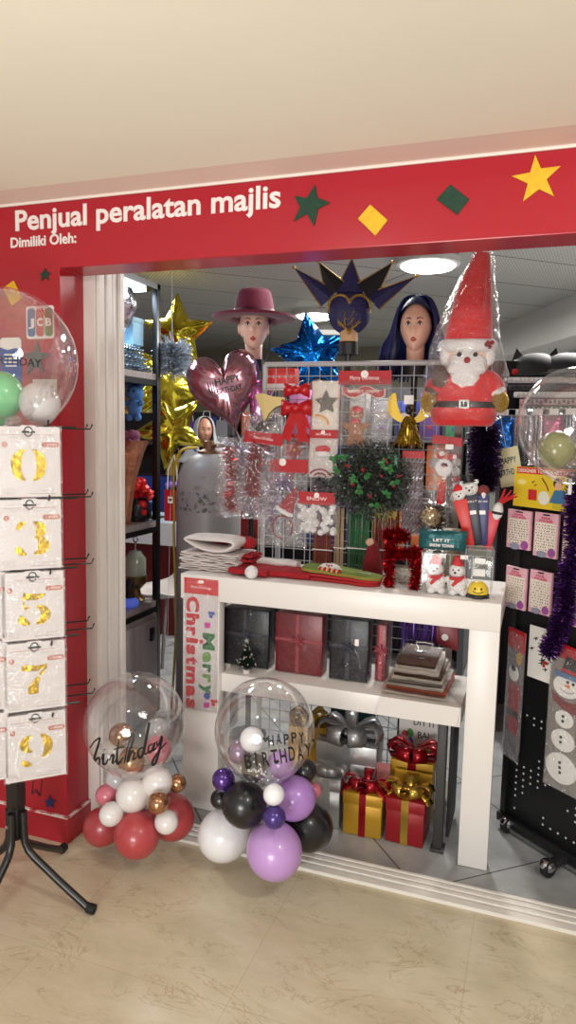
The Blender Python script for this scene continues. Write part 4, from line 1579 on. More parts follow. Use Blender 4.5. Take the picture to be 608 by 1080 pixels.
q = at(259, 709, 2.56)
t = thing('mini_christmas_tree', 'tiny green bottle-brush tree with silver star on the shelf edge', 'christmas tree', (q.x, 2.57, SZ))
s = mpp(q)
MB().lathe([(.014, 0), (.015, .002), (.0145, .016), (.001, .016)], n=16).build('base', mat('white_felt', (0, 0, 0)), t)
MB().tube([(0, 0, .014), (0, 0, .13)], .002, 6).build('trunk', mat('dark_wire', (40, 34, 26), .6), t)
b = MB()
for k in range(1500):
    u = rnd.random() ** .8
    z = .022 + .10 * u
    rr = (1 - u) * .038 + .004
    a = rnd.uniform(0, 2 * PI)
    p = Vector((0, 0, z))
    qv = Vector((rr * math.cos(a), rr * math.sin(a), z + rnd.uniform(-.004, .008)))
    sd = Vector((-math.sin(a), math.cos(a), 0)) * .0009
    b.add([p - sd, p + sd, qv + sd, qv - sd], [(0, 1, 2, 3)])
b.build('needles', mat('fir_green', (36, 60, 44), .7), t, smooth=0, fixn=False)
b = MB()
for k in range(40):
    u = rnd.random()
    a = rnd.uniform(0, 2 * PI)
    rr = (1 - u) * .037 + .004
    b.ball((rr * math.cos(a), rr * math.sin(a), .024 + .1 * u), .0022, 6, 4)
b.build('frost', WHITE_VINYL, t)
MB().prism(star_pts(5, .012, .005, PI / 2, 0, .132), -.002, .002).build('star', mat('silver_glitter', (190, 194, 196), .3, .8), t, smooth=0)

# pile of gift bags in clear plastic
q0 = at(438, 735, 2.56)
KR = mat('bag_paper_white', (222, 212, 202), .6)
BR = mat('bag_paper_brown', (90, 60, 40), .6)
BS = mat('bag_paper_silver', (160, 150, 142), .3, .4)
RR = mat('bag_paper_rust', (170, 84, 60), .6)
for i in range(9):
    lab = 'flat gift bag in clear plastic at the bottom of the pile on the shelf' if i == 0 else ('brown gift bag with silver print on top of the pile on the shelf' if i == 8 else 'white flat gift bag within the pile on the shelf')
    t = thing('gift_bag', lab, 'gift bag', (q0.x + rnd.uniform(-.007, .007) - .001 * i, 2.685 + .004 * i + rnd.uniform(-.004, .004), SZ + .002 + .0125 * i + .008 * (i > 0)), rz=rnd.uniform(-.06, .06) - .04, group='pile of flat gift bags', rx=.018 * i)
    w, d = .235 - .011 * i, .26 - .01 * i
    b = MB()
    def fb(u, v, sg, i=i, w=w, d=d):
        return Vector(((u - .5) * w, (v - .5) * d, .004 + sg * .003 + .003 * noise.noise(Vector((u * 4, v * 4, i)))))
    b.grid(lambda u, v: fb(u, v, 1), 8, 8)
    b.grid(lambda u, v: fb(u, v, -1), 8, 8)
    for e in range(8):
        pass
    b.build('bag', [KR, RR, KR, BS, KR, BR, KR, KR, BR][i], t)
    MB().tube([(-.03, d / 2 - .01, .006), (-.035, d / 2 + .012, .012), (0, d / 2 + .018, .012), (.035, d / 2 + .012, .012), (.03, d / 2 - .01, .006)], .002, 6).build('handle', KR, t)
    pl = MB()
    def fc(u, v, sg, i=i, w=w, d=d):
        e = (max(0, 1 - (2 * u - 1) ** 6)) ** .5 * (max(0, 1 - (2 * v - 1) ** 6)) ** .5
        return Vector(((u - .5) * (w + .03), (v - .5) * (d + .02), .004 + sg * .0045 * e + .0035 * noise.noise(Vector((u * 9, v * 9, i * 5)))))
    pl.grid(lambda u, v: fc(u, v, 1), 14, 12)
    pl.build('clear_sleeve', CELLO, t)
    if i == 8:
        b = MB()
        for cx, cy, sx in ((0, .03, 1), (.012, -.03, .8)):
            b = MB().prism([(cx + .016 * sx * math.cos(a), cy + .008 * math.sin(a)) for a in [2 * PI * k / 14 for k in range(14)]], 0, .001)
            b.v = [Vector((p.x, p.z, .0095 + p.y)) for p in b.v]
            b.build('print', SILV, t, smooth=0)
# the white backing sheet hanging over the shelf edge
a, b_ = at(396, 742, CY + .025), at(480, 768, CY + .025)
t = MB()
def fsheet(u, v):
    x = a.x + (b_.x - a.x) * u + .005
    if v < .5:
        return Vector((x + .012, CY + .026 + (.5 - v) * .1, SZ + .0008))
    return Vector((x + .012 - .024 * (v - .5), CY + .024 - .012 * (v - .5), SZ + .0008 - (v - .5) * .14))
t.grid(fsheet, 8, 12)
tag(t.build('paper_sheet', mat('sheet_white', (214, 208, 202), .5), smooth=60, fixn=False), 'white paper sheet under the gift bags, hanging over the shelf front', 'paper')

# ---------------------------------------------------------------- bows and boxes under the shelf
RFOIL = mat('red_foil_ribbon', (150, 16, 30), .2, .55)
GFOIL = mat('gold_foil_ribbon', (196, 160, 70), .2, .8)
SFOIL = mat('silver_foil_ribbon', (172, 172, 174), .36, .75)
GOLDP = mat('gold_card', (186, 142, 40), .35, .35)
REDP = mat('red_card', (140, 16, 26), .4, .1)
SILP = mat('silver_card', (180, 180, 180), .32, .7)
WHITEB = mat('ribbon_back_white', (214, 208, 200), .5)


def loop(mb, ang, L, wd, hgt, back=None):
    """one ribbon loop of a bow leaving the knot at the origin towards ang (in the x,y plane)"""
    dx, dy = math.cos(ang), math.sin(ang)
    n = 12
    pts = []
    for k in range(n + 1):
        a = 2 * PI * k / n
        r = L / 2 * (1 - math.cos(a))
        z = hgt * math.sin(a) * (0.5 + .5 * (1 - math.cos(a)) / 2) + .004
        ww = wd * (.55 + .45 * (1 - math.cos(a)) / 2)
        pts.append((r, z + hgt * .55 * (1 - math.cos(a)) / 2 * 1.0, ww))
    vs = []
    for r, z, ww in pts:
        for sg in (-1, 1):
            vs.append((dx * r - dy * sg * ww / 2, dy * r + dx * sg * ww / 2, max(z, .0015)))
    mb.add(vs, [(2 * k, 2 * k + 1, 2 * k + 3, 2 * k + 2) for k in range(n)])


def tail(mb, ang, L, wd, drop=0.0):
    dx, dy = math.cos(ang), math.sin(ang)
    vs = []
    for k in range(7):
        r = L * k / 6
        z = .02 * math.sin(PI * k / 6) + .004 - drop * (k / 6) ** 2
        for sg in (-1, 1):
            vs.append((dx * r - dy * sg * wd / 2, dy * r + dx * sg * wd / 2, z))
    vs += [(dx * L * .88, dy * L * .88, .004 - drop * .8)]
    mb.add(vs, [(2 * k, 2 * k + 1, 2 * k + 3, 2 * k + 2) for k in range(6)])


def solid(o, t=.0009):
    md = o.modifiers.new('thickness', 'SOLIDIFY')
    md.thickness = t
    return o


def gift(lab, x, y, z, w, d, h, cm, rm, rz, loops, L, wd, hgt, lidm=None, flap=None, band=.2, tails=(), group='ribboned gift boxes under the shelf'):
    t = thing('gift_box', lab, 'gift box', (x, y, z), rz=rz, group=group)
    MB().bb((-w / 2 + .003, -d / 2 + .003, 0), (w / 2 - .003, d / 2 - .003, h * .8)).build('box', cm, t, bevel=.0015)
    MB().bb((-w / 2, -d / 2, h * .74), (w / 2, d / 2, h)).build('lid', lidm or cm, t, bevel=.0015)
    b = MB()
    bw = w * band / 2
    b.bb((-bw, -d / 2 - .0012, 0), (bw, d / 2 + .0012, h + .0012))
    b.build('ribbon_band', rm, t, bevel=.0006, seg=1)
    for a, l2 in loops:
        b = MB()
        loop(b, math.radians(a), L * l2, wd, hgt)
        b.move(Matrix.Translation((0, -.0, h + .002)))
        solid(b.build('bow_loop', rm, t, smooth=60, fixn=False))
    for a, l2, dr in tails:
        b = MB()
        tail(b, math.radians(a), l2, wd * .8, dr)
        b.move(Matrix.Translation((0, 0, h + .002)))
        solid(b.build('bow_tail', rm, t, smooth=60, fixn=False))
    b = MB().tube([(-wd * .35, 0, h + .014), (wd * .35, 0, h + .014)], .012, 10)
    b.build('knot', rm, t)
    if flap:
        b = MB().bb((-w / 2, d / 2 - .002, h), (w / 2, d / 2, h + flap[0]))
        b.build('raised_flap', flap[1], t)
    return t


def gpos(px, py, z=0.0):
    return ground(px, py, z)


LP6 = [(200, 1), (-20, 1), (250, .95), (-70, .95), (160, .9), (20, .9)]
# yellow box with red bow
a, b_ = gpos(355, 884), gpos(403, 889)
gift('gold gift box with a dark red ribbon and bow, beside the silver box', -.575, 2.625, 0, .155, .15, .17, GOLDP, RFOIL, .02, [(190, 1), (-12, 1), (235, .8), (-60, .8), (90, .7)], .095, .05, .036, flap=(.07, mat('inner_card_pink', (190, 120, 120), .3, .3)), band=.17, tails=((215, .11, .02), (-35, .11, .02)))
gift('red gift box with a gold ribbon and bow beside the dark upright', -.408, 2.63, 0, .15, .15, .175, REDP, GFOIL, -.03, [(190, 1), (-12, 1), (235, .8), (-60, .8), (90, .8)], .095, .05, .036, flap=(.05, GOLDP), band=.19, tails=((205, .1, .02), (-25, .1, .02)))
gift('tall gold box with a big dark red bow behind the red box', -.42, 2.80, 0, .17, .14, .25, GOLDP, RFOIL, .03, LP6, .11, .06, .045)
gift('silver gift box with a large silver bow beside the lilac balloons', -.68, 2.76, 0, .25, .17, .30, SILP, SFOIL, .04, LP6 + [(100, .8), (300, .8)], .14, .062, .06, band=.15, tails=((170, .15, -.01), (10, .12, -.01)))
gift('short silver gift box with a silver ribbon behind the black balloon', -.725, 2.62, 0, .115, .11, .20, SILP, SFOIL, .02, [(200, 1), (-20, 1), (250, .8), (-70, .8)], .075, .045, .03, band=.25)
q = at(333, 800, 2.72)
gift('gold gift box tilted behind the clear birthday bubble', -.87, 2.78, 0, .16, .14, .33, GOLDP, GFOIL, .25, LP6, .08, .045, .04)

# hand-lettered card on the grid
p0, p1 = at(420, 797, GY - .01), at(462, 757, GY - .01)
t = thing('handwritten_sign', 'white handwritten card with the letters DIY and BAL under the shelf', 'sign', (p0.x, GY - .008, p0.z), rz=0)
w, h = p1.x - p0.x, p1.z - p0.z
MB().prism([(0, 0), (w, 0), (w, h), (0, h)], -.001, 0).build('card', mat('paper_white', (0, 0, 0)), t, smooth=0)
b = MB()
text(b, 'DIY IT', w * .38, h * .76, w * .58, h * .15, y=-.001, t=.0006, bold=.01)
text(b, 'BAL', w * .5, h * .48, w * .36, h * .15, y=-.001, t=.0006, bold=.01)
text(b, 'TI', w * .7, h * .2, w * .2, h * .15, y=-.001, t=.0006, bold=.01)
b.build('lettering', BLACK, t, smooth=0)
for cx, cz, c, nm in ((.16, .5, (200, 60, 60), 'red'), (.3, .36, (60, 70, 170), 'blue'), (.18, .28, (190, 170, 50), 'yellow'), (.3, .56, (80, 150, 80), 'green')):
    MB().prism(disc_pts(w * .09, 12, w * cx, h * cz, sz=1.5), -.0016, -.0009).build('drawn_balloon', mat('marker_' + nm, c, .6), t, smooth=0)

# things hanging low on the grid behind the shelf
p = at(440, 690, GY - .03)
b = MB()
for k in range(60):
    x0 = rnd.uniform(-.075, .075)
    L = rnd.uniform(.08, .16)
    x1 = x0 + rnd.uniform(-.02, .02)
    b.add([(x0, rnd.uniform(-.01, .01), .16), (x0 + .003, 0, .16), (x1 + .003, rnd.uniform(-.012, .012), .16 - L), (x1, rnd.uniform(-.012, .012), .16 - L)], [(0, 1, 2, 3)])
o = b.build('foil_fringe', mat('violet_foil', (120, 84, 168), .3, .6), smooth=0, fixn=False)
o.location = (p.x, GY - .03, p.z)
tag(o, 'violet foil fringe hanging on the grid above the gift bags', 'fringe')
p = at(470, 668, GY - .02)
t = thing('red_packet', 'dull red pack hanging on the grid right of the violet fringe', 'pack', (p.x, GY - .02, p.z - .07))
MB().prism([(-.055, .03), (.055, 0), (.05, .1), (-.055, .12)], -.006, .004).build('card', mat('dull_red', (134, 36, 40), .4), t, bevel=.002)
MB().prism(disc_pts(.014, 14, 0, .055), -.0072, -.006).build('print_disc', WHITE_VINYL, t, smooth=0)
p = at(372, 772, GY - .03)
t = thing('teal_packet', 'teal green foil pack hanging low on the grid behind the silver bow', 'pack', (p.x, GY - .03, p.z - .06))
pl = MB()
pillow(pl, .2, .15, .03, 12, 10, crinkle=.008, seed=8)
pl.build('bag', mat('teal_dark', (26, 72, 66), .35, .3), t)
MB().bb((-.1, -.004, .15), (.1, .004, .17)).build('top_strip', mat('teal_strip', (40, 60, 90), .4), t, bevel=.001)
# ---------------------------------------------------------------- packs hanging on the grid
HY = GY - .045
HRED = mat('header_card_red', (170, 16, 26), .5)
CFILM = film('pack_film', base=0.075, edge=0.5, rough=0.06, bump=0.9, bscale=32, haze=0.035)
TAG = mat('price_white', (0, 0, 0))


def hang(name, lab, cat, x0, y0, x1, y1, y=HY, group=None, rot=0.0):
    a, b_ = at(x0, y1, y), at(x1, y0, y)
    w, h = b_.x - a.x, b_.z - a.z
    t = thing(name, lab, cat, ((a.x + b_.x) / 2, y, a.z), ry=rot, group=group)
    return t, w, h


def header(t, w, h, frac=.13, m=None, scallop=False, lettering='MERRY CHRISTMAS', hole=True, hook=True):
    hh = h * frac
    b = MB()
    if scallop:
        pts = [(-w / 2, h), (-w / 2, h - hh)]
        n = 14
        for k in range(n):
            cx = -w / 2 + w * (k + .5) / n
            for a in (200, 235, 270, 305, 340):
                pts.append((cx + w / n / 2 * math.cos(math.radians(a)), h - hh + .3 * w / n * math.sin(math.radians(a))))
        pts += [(w / 2, h - hh), (w / 2, h)]
        b.prism(pts, -.012, -.010)
    else:
        b.prism([(-w / 2, h - hh), (w / 2, h - hh), (w / 2, h), (-w / 2, h)], -.012, -.010)
    hd = b.build('header_card', m or HRED, t, smooth=0)
    if lettering:
        text(MB(), lettering, 0, h - hh * .65, w * .55, hh * .3, y=-.012, t=.0006, align='C').build('header_lettering', WHITE_VINYL, hd, smooth=0)
    if hole:
        MB().prism(disc_pts(min(w, h) * .07, 18, 0, h - hh * .25), -.0132, -.012).build('hang_disc', WHITE_VINYL, hd, smooth=0)
    if hook:
        MB().tube([(0, -.014, h - hh * .3), (0, .0, h - hh * .2), (0, .045, h - hh * .2)], .002, 5).build('hook_wire', GREY, t)
    return hd


def bag(t, w, h, d=.035, frac=0.0, seed=0, m=None, cr=.004):
    pl = MB()
    pillow(pl, w, h * (1 - frac), d, 14, 16, crinkle=cr, seed=seed, y=-.004)
    return pl.build('clear_bag', m or CFILM, t)


def santa_face(t, cx, cz, s, y=-.02):
    MB().ball((cx, y, cz), s, 16, 10, sc=(1, .35, 1), bumpy=.12, bs=5).build('beard', PLUSHW, t, smooth=180)
    MB().ball((cx, y - s * .12, cz + s * .3), s * .55, 14, 8, sc=(1, .5, .6)).build('face', mat('toy_skin', (222, 170, 146), .6), t, smooth=180)
    b = MB()
    for sg in (-1, 1):
        b.ball((cx + sg * s * .22, y - s * .38, cz + s * .38), s * .07, 6, 5)
    b.build('eyes', BLACK, t)
    MB().ball((cx, y - s * .42, cz + s * .22), s * .13, 8, 6).build('nose', mat('toy_red', (0, 0, 0)), t)


# santa-hat headband pack in the middle
t, w, h = hang('headband_pack', 'clear pack with a leaning santa hat headband under a scalloped red header', 'headband pack', 272, 485, 326, 574, HY - .02)
header(t, w, h, .14, scallop=True, lettering=None)
bag(t, w, h, .04, .1, 2)
hat = MB().lathe([(.036, 0), (.034, .02), (.024, .06), (.012, .095), (.003, .12)], n=18, sx=1, sy=.55)
hat.move(Matrix.Translation((.012, -.006, h * .40)) @ Matrix.Rotation(.45, 4, 'Y')).build('santa_cone', FELTR, t)
b = MB().tube([(.036 * math.cos(a), .02 * math.sin(a), 0) for a in [2 * PI * k / 18 for k in range(19)]], .009, 8)
b.move(Matrix.Translation((.008, -.006, h * .41)) @ Matrix.Rotation(.45, 4, 'Y')).build('fur_brim', PLUSHW, t)
MB().tube([(.045 * math.cos(a), 0, h * .22 + .05 * math.sin(a)) for a in [PI * (-.5 + 2 * k / 24) + .9 for k in range(22)]], .004, 8).build('headband', mat('dull_red', (0, 0, 0)), t)
b = MB()
tinsel(b, [(-.05, 0, h * .25), (-.03, 0, h * .7), (.03, 0, h * .75)], .035, 260, .004)
b.build('foil_shreds', mat('mauve_foil', (170, 150, 184), .2, .8), t, smooth=0, fixn=False)

# white snowball pack
t, w, h = hang('snowball_pack', 'clear pack full of white snowballs under a red header', 'ball pack', 313, 520, 357, 562, HY - .03)
header(t, w * .9, h, .3, lettering='SNOW', hole=True)
b_ = MB()
for k in range(48):
    r = .0142
    x, z = rnd.uniform(-.42, .42) * w, rnd.uniform(.06, .68) * h
    MBb = MB().ball((x, rnd.uniform(-.014, .008), z), r, 10, 7)
    if k < 48:
        MBb.build('snowball', PLUSHW, t, smooth=180)
bag(t, w * 1.05, h, .05, .2, 5)

# gingerbread pack
t, w, h = hang('gingerbread_pack', 'clear pack with a gingerbread man under a wavy red banner', 'gingerbread pack', 356, 391, 414, 470, HY - .02)
header(t, w, h, .18, lettering='Merry Christmas')
GING = mat('gingerbread', (150, 96, 58), .7, bump=.2, bscale=60)
b = MB()
b.ball((-.03, -.012, h * .44), .030, 18, 12, sc=(1, .3, 1))
b.ball((-.03, -.012, h * .22), .033, 18, 12, sc=(1, .3, 1.15))
for sg in (-1, 1):
    b.ball((-.03 + sg * .037, -.012, h * .27), .02, 12, 8, sc=(1.1, .35, .6), rot=Matrix.Rotation(sg * -.5, 3, 'Y'))
    b.ball((-.03 + sg * .02, -.012, h * .07), .018, 12, 8, sc=(.9, .35, 1.3))
b.build('gingerbread_man', GING, t, smooth=180)
b = MB()
b.ball((-.022, -.022, h * .49), .024, 14, 8, sc=(1, .3, .5))
b.ball((-.03, -.022, h * .335), .012, 10, 6, sc=(1.9, .4, .7))
b.build('red_trim', mat('toy_red', (0, 0, 0)), t, smooth=180)
b = MB()
for x, z in ((-.04, .45), (-.02, .45), (-.03, .27), (-.03, .19)):
    b.ball((x, -.024, h * z), .004, 8, 6)
b.tube([(-.045, -.022, h * .41), (-.03, -.024, h * .395), (-.015, -.022, h * .41)], .002, 5)
b.build('icing', WHITE_VINYL, t)
pts_top = [(x, h * .72 + .01 * math.sin(x * 60 + 1)) for x in [-.085 + .17 * k / 16 for k in range(17)]]
b = MB().prism([(x, z + .013) for x, z in pts_top] + [(x, z - .013) for x, z in pts_top[::-1]], -.026, -.024)
o = b.build('banner', HRED, t, smooth=0)
b = MB().prism([(x * 1.05, z + .016) for x, z in pts_top] + [(x * 1.05, z - .016) for x, z in pts_top[::-1]], -.0238, -.022)
b.build('banner_border', mat('cream_card', (224, 208, 190), .5), t, smooth=0)
text(MB(), 'MERRY XMAS', 0, h * .71, .13, .012, y=-.026, t=.0006, bold=.02, align='C').build('banner_lettering', mat('cream_card', (0, 0, 0)), t, smooth=0)
bag(t, w * 1.03, h, .07, .1, 11)

# gold tinsel angel
t, w, h = hang('angel_ornament', 'gold tinsel angel ornament with a white tag beside the gingerbread pack', 'angel ornament', 413, 404, 451, 470, HY - .03)
GT = mat('gold_tinsel', (170, 140, 50), .25, .85)
b = MB().lathe([(.045, 0), (.03, .06), (.012, .11)], (0, 0, .01), n=18, sx=1.1, sy=.6)
for k in range(500):
    u = rnd.random()
    a = rnd.uniform(0, 2 * PI)
    r0 = .012 + .04 * (1 - u)
    p = Vector((r0 * math.cos(a) * 1.1, r0 * math.sin(a) * .6, .01 + .11 * u))
    q = p + Vector((math.cos(a) * .012, math.sin(a) * .012, -.018))
    sd = Vector((-math.sin(a), math.cos(a), 0)) * .0016
    b.add([p - sd, p + sd, q + sd, q - sd], [(0, 1, 2, 3)])
b.build('tinsel_skirt', GT, t, smooth=0, fixn=False)
MB().ball((0, -.006, .142), .017, 16, 12, sc=(.85, .85, 1.05)).build('head', mat('toy_skin', (0, 0, 0)), t, smooth=180)
MB().ball((0, .011, .150), .018, 14, 10, sc=(1, .9, 1.1)).build('hair', mat('brown_hair', (96, 60, 30), .7), t, smooth=180)
for sg in (-1, 1):
    pts = [Vector(v) for v in curve_pts([(0, .105), (sg * .03, .12), (sg * .05, .165), (sg * .06, .21), (sg * .085, .19), (sg * .088, .14), (sg * .05, .10), (0, .09)], 4)]
    b = MB().prism([(v.x, v.y) for v in pts[:-1]], .008, .012)
    b.build('wing', mat('yellow_organza', (226, 188, 60), .5, .1), t, smooth=0)
MB().prism([(-.018, .165), (.02, .165), (.02, .2), (-.018, .2)], -.022, -.021).build('price_tag', TAG, t, smooth=0)
MB().tube([(0, 0, .16), (0, .01, .215), (0, .07, .22)], .0015, 5).build('hook_wire', GREY, t)

# red pull bows
RB = mat('red_satin_ribbon', (180, 18, 26), .35, .1)
t, w, h = hang('ribbon_bow', 'bright red double ribbon bow hanging on the grid beside the star card', 'ribbon bow', 296, 400, 331, 466, HY - .03)
for kz, sc_ in ((h * .83, .85), (h * .55, 1.0)):
    for sg in (-1, 1):
        for off in (0, .35):
            b = MB()
            vs = []
            for k in range(13):
                a = 2 * PI * k / 12
                q = (1 - math.cos(a)) / 2
                hw_ = (.009 + .026 * q) * sc_
                for zz in (-hw_, hw_):
                    vs.append((sg * .068 * sc_ * q * (1 - .25 * off), -.006 + .02 * math.sin(a) - .012 * off, kz + zz * (1 - off * .3) + q * .016 * (off - .1)))
            b.add(vs, [(2 * k, 2 * k + 1, 2 * k + 3, 2 * k + 2) for k in range(12)])
            solid(b.build('bow_loop', RB, t, smooth=60, fixn=False), .001)
    MB().ball((0, -.014, kz), .024 * sc_, 14, 10, sc=(1.1, 1, .95)).build('knot', RB, t, smooth=180)
for x0, x1, z1 in ((-.008, -.045, .0), (.012, .042, -.006), (-.002, -.03, .05), (.02, .05, .05)):
    b = MB().add([(x0 - .016, -.012, h * .5), (x0 + .016, -.013, h * .5), (x1 + .024, -.02, z1), (x1 - .001, -.018, z1 + .014), (x1 - .025, -.016, z1 + .002)], [(0, 1, 2, 3, 4)])
    solid(b.build('tail', RB, t, smooth=0, fixn=False), .001)
MB().tube([(0, -.006, h * .85), (0, .03, h * .97), (0, .075, h)], .0018, 5).build('hook_wire', GREY, t)

# cream party horn / bell shape
t, w, h = hang('party_hat', 'pale gold folded party hat between the heart balloon and the red bow', 'party hat', 268, 408, 302, 446, HY - .03)
b = MB().add([(-w * .45, -.01, h * .78), (-w * .1, -.014, h * .02), (w * .22, -.014, h * .42), (w * .45, -.01, h * .5), (w * .5, -.01, h * .7), (w * .1, -.012, h * .74), (-w * .2, -.014, h * .82)], [(0, 1, 2, 3, 4, 5, 6)])
solid(b.build('card', mat('pale_gold_satin', (214, 190, 128), .35, .2), t, smooth=0, fixn=False), .003)
b = MB().stroke([(-w * .1, h * .02), (w * .04, h * .26), (w * .22, h * .42), (w * .45, h * .5)], .004, y=-.016, t=.002)
b.build('dark_binding', BLACK, t, smooth=0)
MB().tube([(0, 0, h * .7), (0, .04, h * .9), (0, .075, h * .9)], .0015, 5).build('hook_wire', GREY, t)

# red and white carton behind
t, w, h = hang('gift_carton', 'coral red carton with a white lower edge behind the party hat', 'carton', 281, 389, 314, 412, GY + .12)
MB().bb((-w / 2, -.03, 0), (w / 2, .03, h)).build('carton', mat('coral_red', (222, 62, 58), .45), t, bevel=.002)
MB().bb((-w / 2 - .001, -.0312, 0), (w / 2 + .001, -.03, h * .3)).build('printed_edge', WHITE_VINYL, t, smooth=0)
b = MB()
for k in range(5):
    b.prism(star_pts(5, .009, .004, .4 * k, -w * .38 + w * .19 * k, h * .62), -.0312, -.0302)
b.build('printed_stars', mat('pale_pink_print', (240, 170, 160), .5), t, smooth=0)
MB().bb((-.01, -.02, -.9), (.01, .0, 0)).build('stand', GREY, t)

# star card
t, w, h = hang('ornament_card', 'white card with a grey glitter star and an orange ring', 'ornament card', 329, 402, 359, 453, HY - .015)
MB().prism([(-w / 2, 0), (w / 2, h * -.0), (w / 2, h), (-w / 2, h)], -.004, 0).build('card', mat('cream_white_card', (218, 208, 196), .5), t, smooth=0, bevel=.001)
b = MB().prism(star_pts(5, .052, .026, PI / 2 + .05, .005, h * .56), -.012, -.004)
b.build('star', mat('grey_glitter', (96, 88, 76), .4, .4, var=.5, vscale=160), t, smooth=0)
for (rr, c, nm) in ((.05, (214, 150, 70), 'orange'), (.038, (222, 200, 170), 'cream')):
    b = MB().stroke(arc(-w * .3, .02, rr, rr * .8, 0, 100), .009, y=-.0042, t=.001)
    b.build('printed_ring', mat('ring_' + nm, c, .5), t, smooth=0)
bag(t, w * 1.02, h * 1.02, .03, 0, 14)
MB().tube([(0, -.002, h * .97), (0, .055, h)], .0015, 5).build('hook_wire', GREY, t)

# santa moustache card
t, w, h = hang('santa_pack', 'white santa pack with rainbow arc below the star card', 'santa pack', 326, 454, 357, 503, HY - .015)
header(t, w, h, .17, lettering='XMAS')
MB().prism([(-w / 2, 0), (w / 2, 0), (w / 2, h * .84), (-w / 2, h * .84)], -.002, 0).build('card', mat('grey_white_card', (196, 186, 180), .5), t, smooth=0)
MB().ball((0, -.012, h * .50), .03, 16, 10, sc=(1.2, .3, .45), bumpy=.1).build('fur_brim', PLUSHW, t, smooth=180)
MB().ball((0, -.010, h * .60), .028, 16, 10, sc=(1.2, .3, .6)).build('red_hat', mat('toy_red', (0, 0, 0)), t, smooth=180)
b = MB()
for rr in (.03, .05):
    b.stroke(arc(-w * .1, -.006, rr, rr * .8, 20, 150), .008, y=-.0022, t=.001)
b.build('printed_arc', mat('dull_red', (0, 0, 0)), t, smooth=0)
bag(t, w * 1.02, h * .84, .03, 0, 15)

# tinsel streamer bag and its neighbours on the left of the grid
t, w, h = hang('streamer_bag', 'big clear bag of red and silver foil streamers at the left end of the grid', 'streamer bag', 228, 462, 276, 545, HY + .01)
for nm, c, n, x0 in (('red_streamers', (190, 24, 34), 420, -.035), ('silver_streamers', (196, 190, 200), 420, .02), ('purple_streamers', (110, 70, 150), 200, .05)):
    b = MB()
    tinsel(b, [(x0, 0, h * .1), (x0 + .01, 0, h * .5), (x0 - .01, 0, h * .85)], .04, n, .005)
    b.build(nm, mat(nm, c, .22, .75), t, smooth=0, fixn=False)
bag(t, w, h, .1, 0, 21, cr=.012)
MB().tube([(0, 0, h * .93), (.0, .03, h), (0, .05, h)], .002, 5).build('hook_wire', GREY, t)
t, w, h = hang('garland_pack', 'pack of red garland with a tilted red header above the streamer bag', 'garland pack', 249, 448, 291, 540, HY - .035, rot=.12)
b = MB().prism([(-w * .5, h * .78), (w * .5, h * .8), (w * .5, h * .93), (-w * .5, h * .91)], -.012, -.01)
hd = b.build('header_card', HRED, t, smooth=0)
text(MB(), 'Merry Christmas', 0, h * .84, w * .5, .012, y=-.012, t=.0006, align='C').build('header_lettering', WHITE_VINYL, hd, smooth=0)
b = MB()
tinsel(b, [(-.02, 0, h * .2), (-.03, 0, h * .5), (-.02, 0, h * .75)], .045, 500, .005)
b.build('red_garland', mat('red_streamers', (0, 0, 0)), t, smooth=0, fixn=False)
b = MB()
tinsel(b, [(.03, 0, h * .05), (.035, 0, h * .4), (.03, 0, h * .7)], .04, 300, .005)
b.build('silver_garland', mat('silver_streamers', (0, 0, 0)), t, smooth=0, fixn=False)
bag(t, w, h * .82, .08, 0, 23, cr=.008)
MB().tube([(0, -.012, h * .92), (0, .05, h * .96), (0, .08, h * .96)], .002, 5).build('hook_wire', GREY, t)

# bell cluster above the garland pack
t, w, h = hang('bauble_pack', 'pack of red silver and black baubles over the tilted red header', 'bauble pack', 256, 436, 302, 470, HY)
for k, (x, z, r, c) in enumerate(((-.05, .05, .03, (190, 190, 192)), (-.01, .07, .034, (60, 56, 54)), (.04, .06, .033, (150, 150, 150)), (.07, .03, .026, (150, 30, 36)), (.0, .02, .03, (160, 28, 36)))):
    bb = MB().ball((x, 0, z), r, 16, 12)
    bb.lathe([(.006, 0), (.006, .008), (.001, .009)], (x, 0, z + r * .96), n=8)
    bb.build('bauble', mat('bauble_%d_gloss' % c[0], c, .15, .7), t, smooth=60)
bag(t, w, h, .09, 0, 25, cr=.008)
MB().tube([(0, 0, h * .9), (0, .045, h)], .002, 5).build('hook_wire', GREY, t)

# holly bush
c0 = at(391, 507, HY - .05)
s = mpp(c0)
t = thing('holly_wreath', 'dense dark green holly bush with bright leaves and red berries on the grid', 'wreath', c0)
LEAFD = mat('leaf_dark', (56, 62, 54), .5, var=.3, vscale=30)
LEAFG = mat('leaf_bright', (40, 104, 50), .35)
TWIG = mat('twig_brown', (70, 52, 38), .8)
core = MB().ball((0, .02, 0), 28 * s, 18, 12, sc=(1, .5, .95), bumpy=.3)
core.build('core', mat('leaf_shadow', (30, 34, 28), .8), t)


def leaf(mb, c, d, L, W, up):
    d = d.normalized()
    sd = d.cross(up)
    if sd.length < 1e-3:
        sd = d.orthogonal()
    sd.normalize()
    n = sd.cross(d)
    a, b1, b2, e = c, c + d * L * .35 + sd * W / 2 + n * L * .06, c + d * L * .35 - sd * W / 2 + n * L * .06, c + d * L
    f1, f2 = c + d * L * .7 + sd * W * .33 + n * L * .03, c + d * L * .7 - sd * W * .33 + n * L * .03
    m1 = c + d * L * .5
    mb.add([a, b1, f1, e, f2, b2, m1], [(0, 6, 1), (1, 6, 2), (2, 6, 3), (3, 6, 4), (4, 6, 5), (5, 6, 0)])


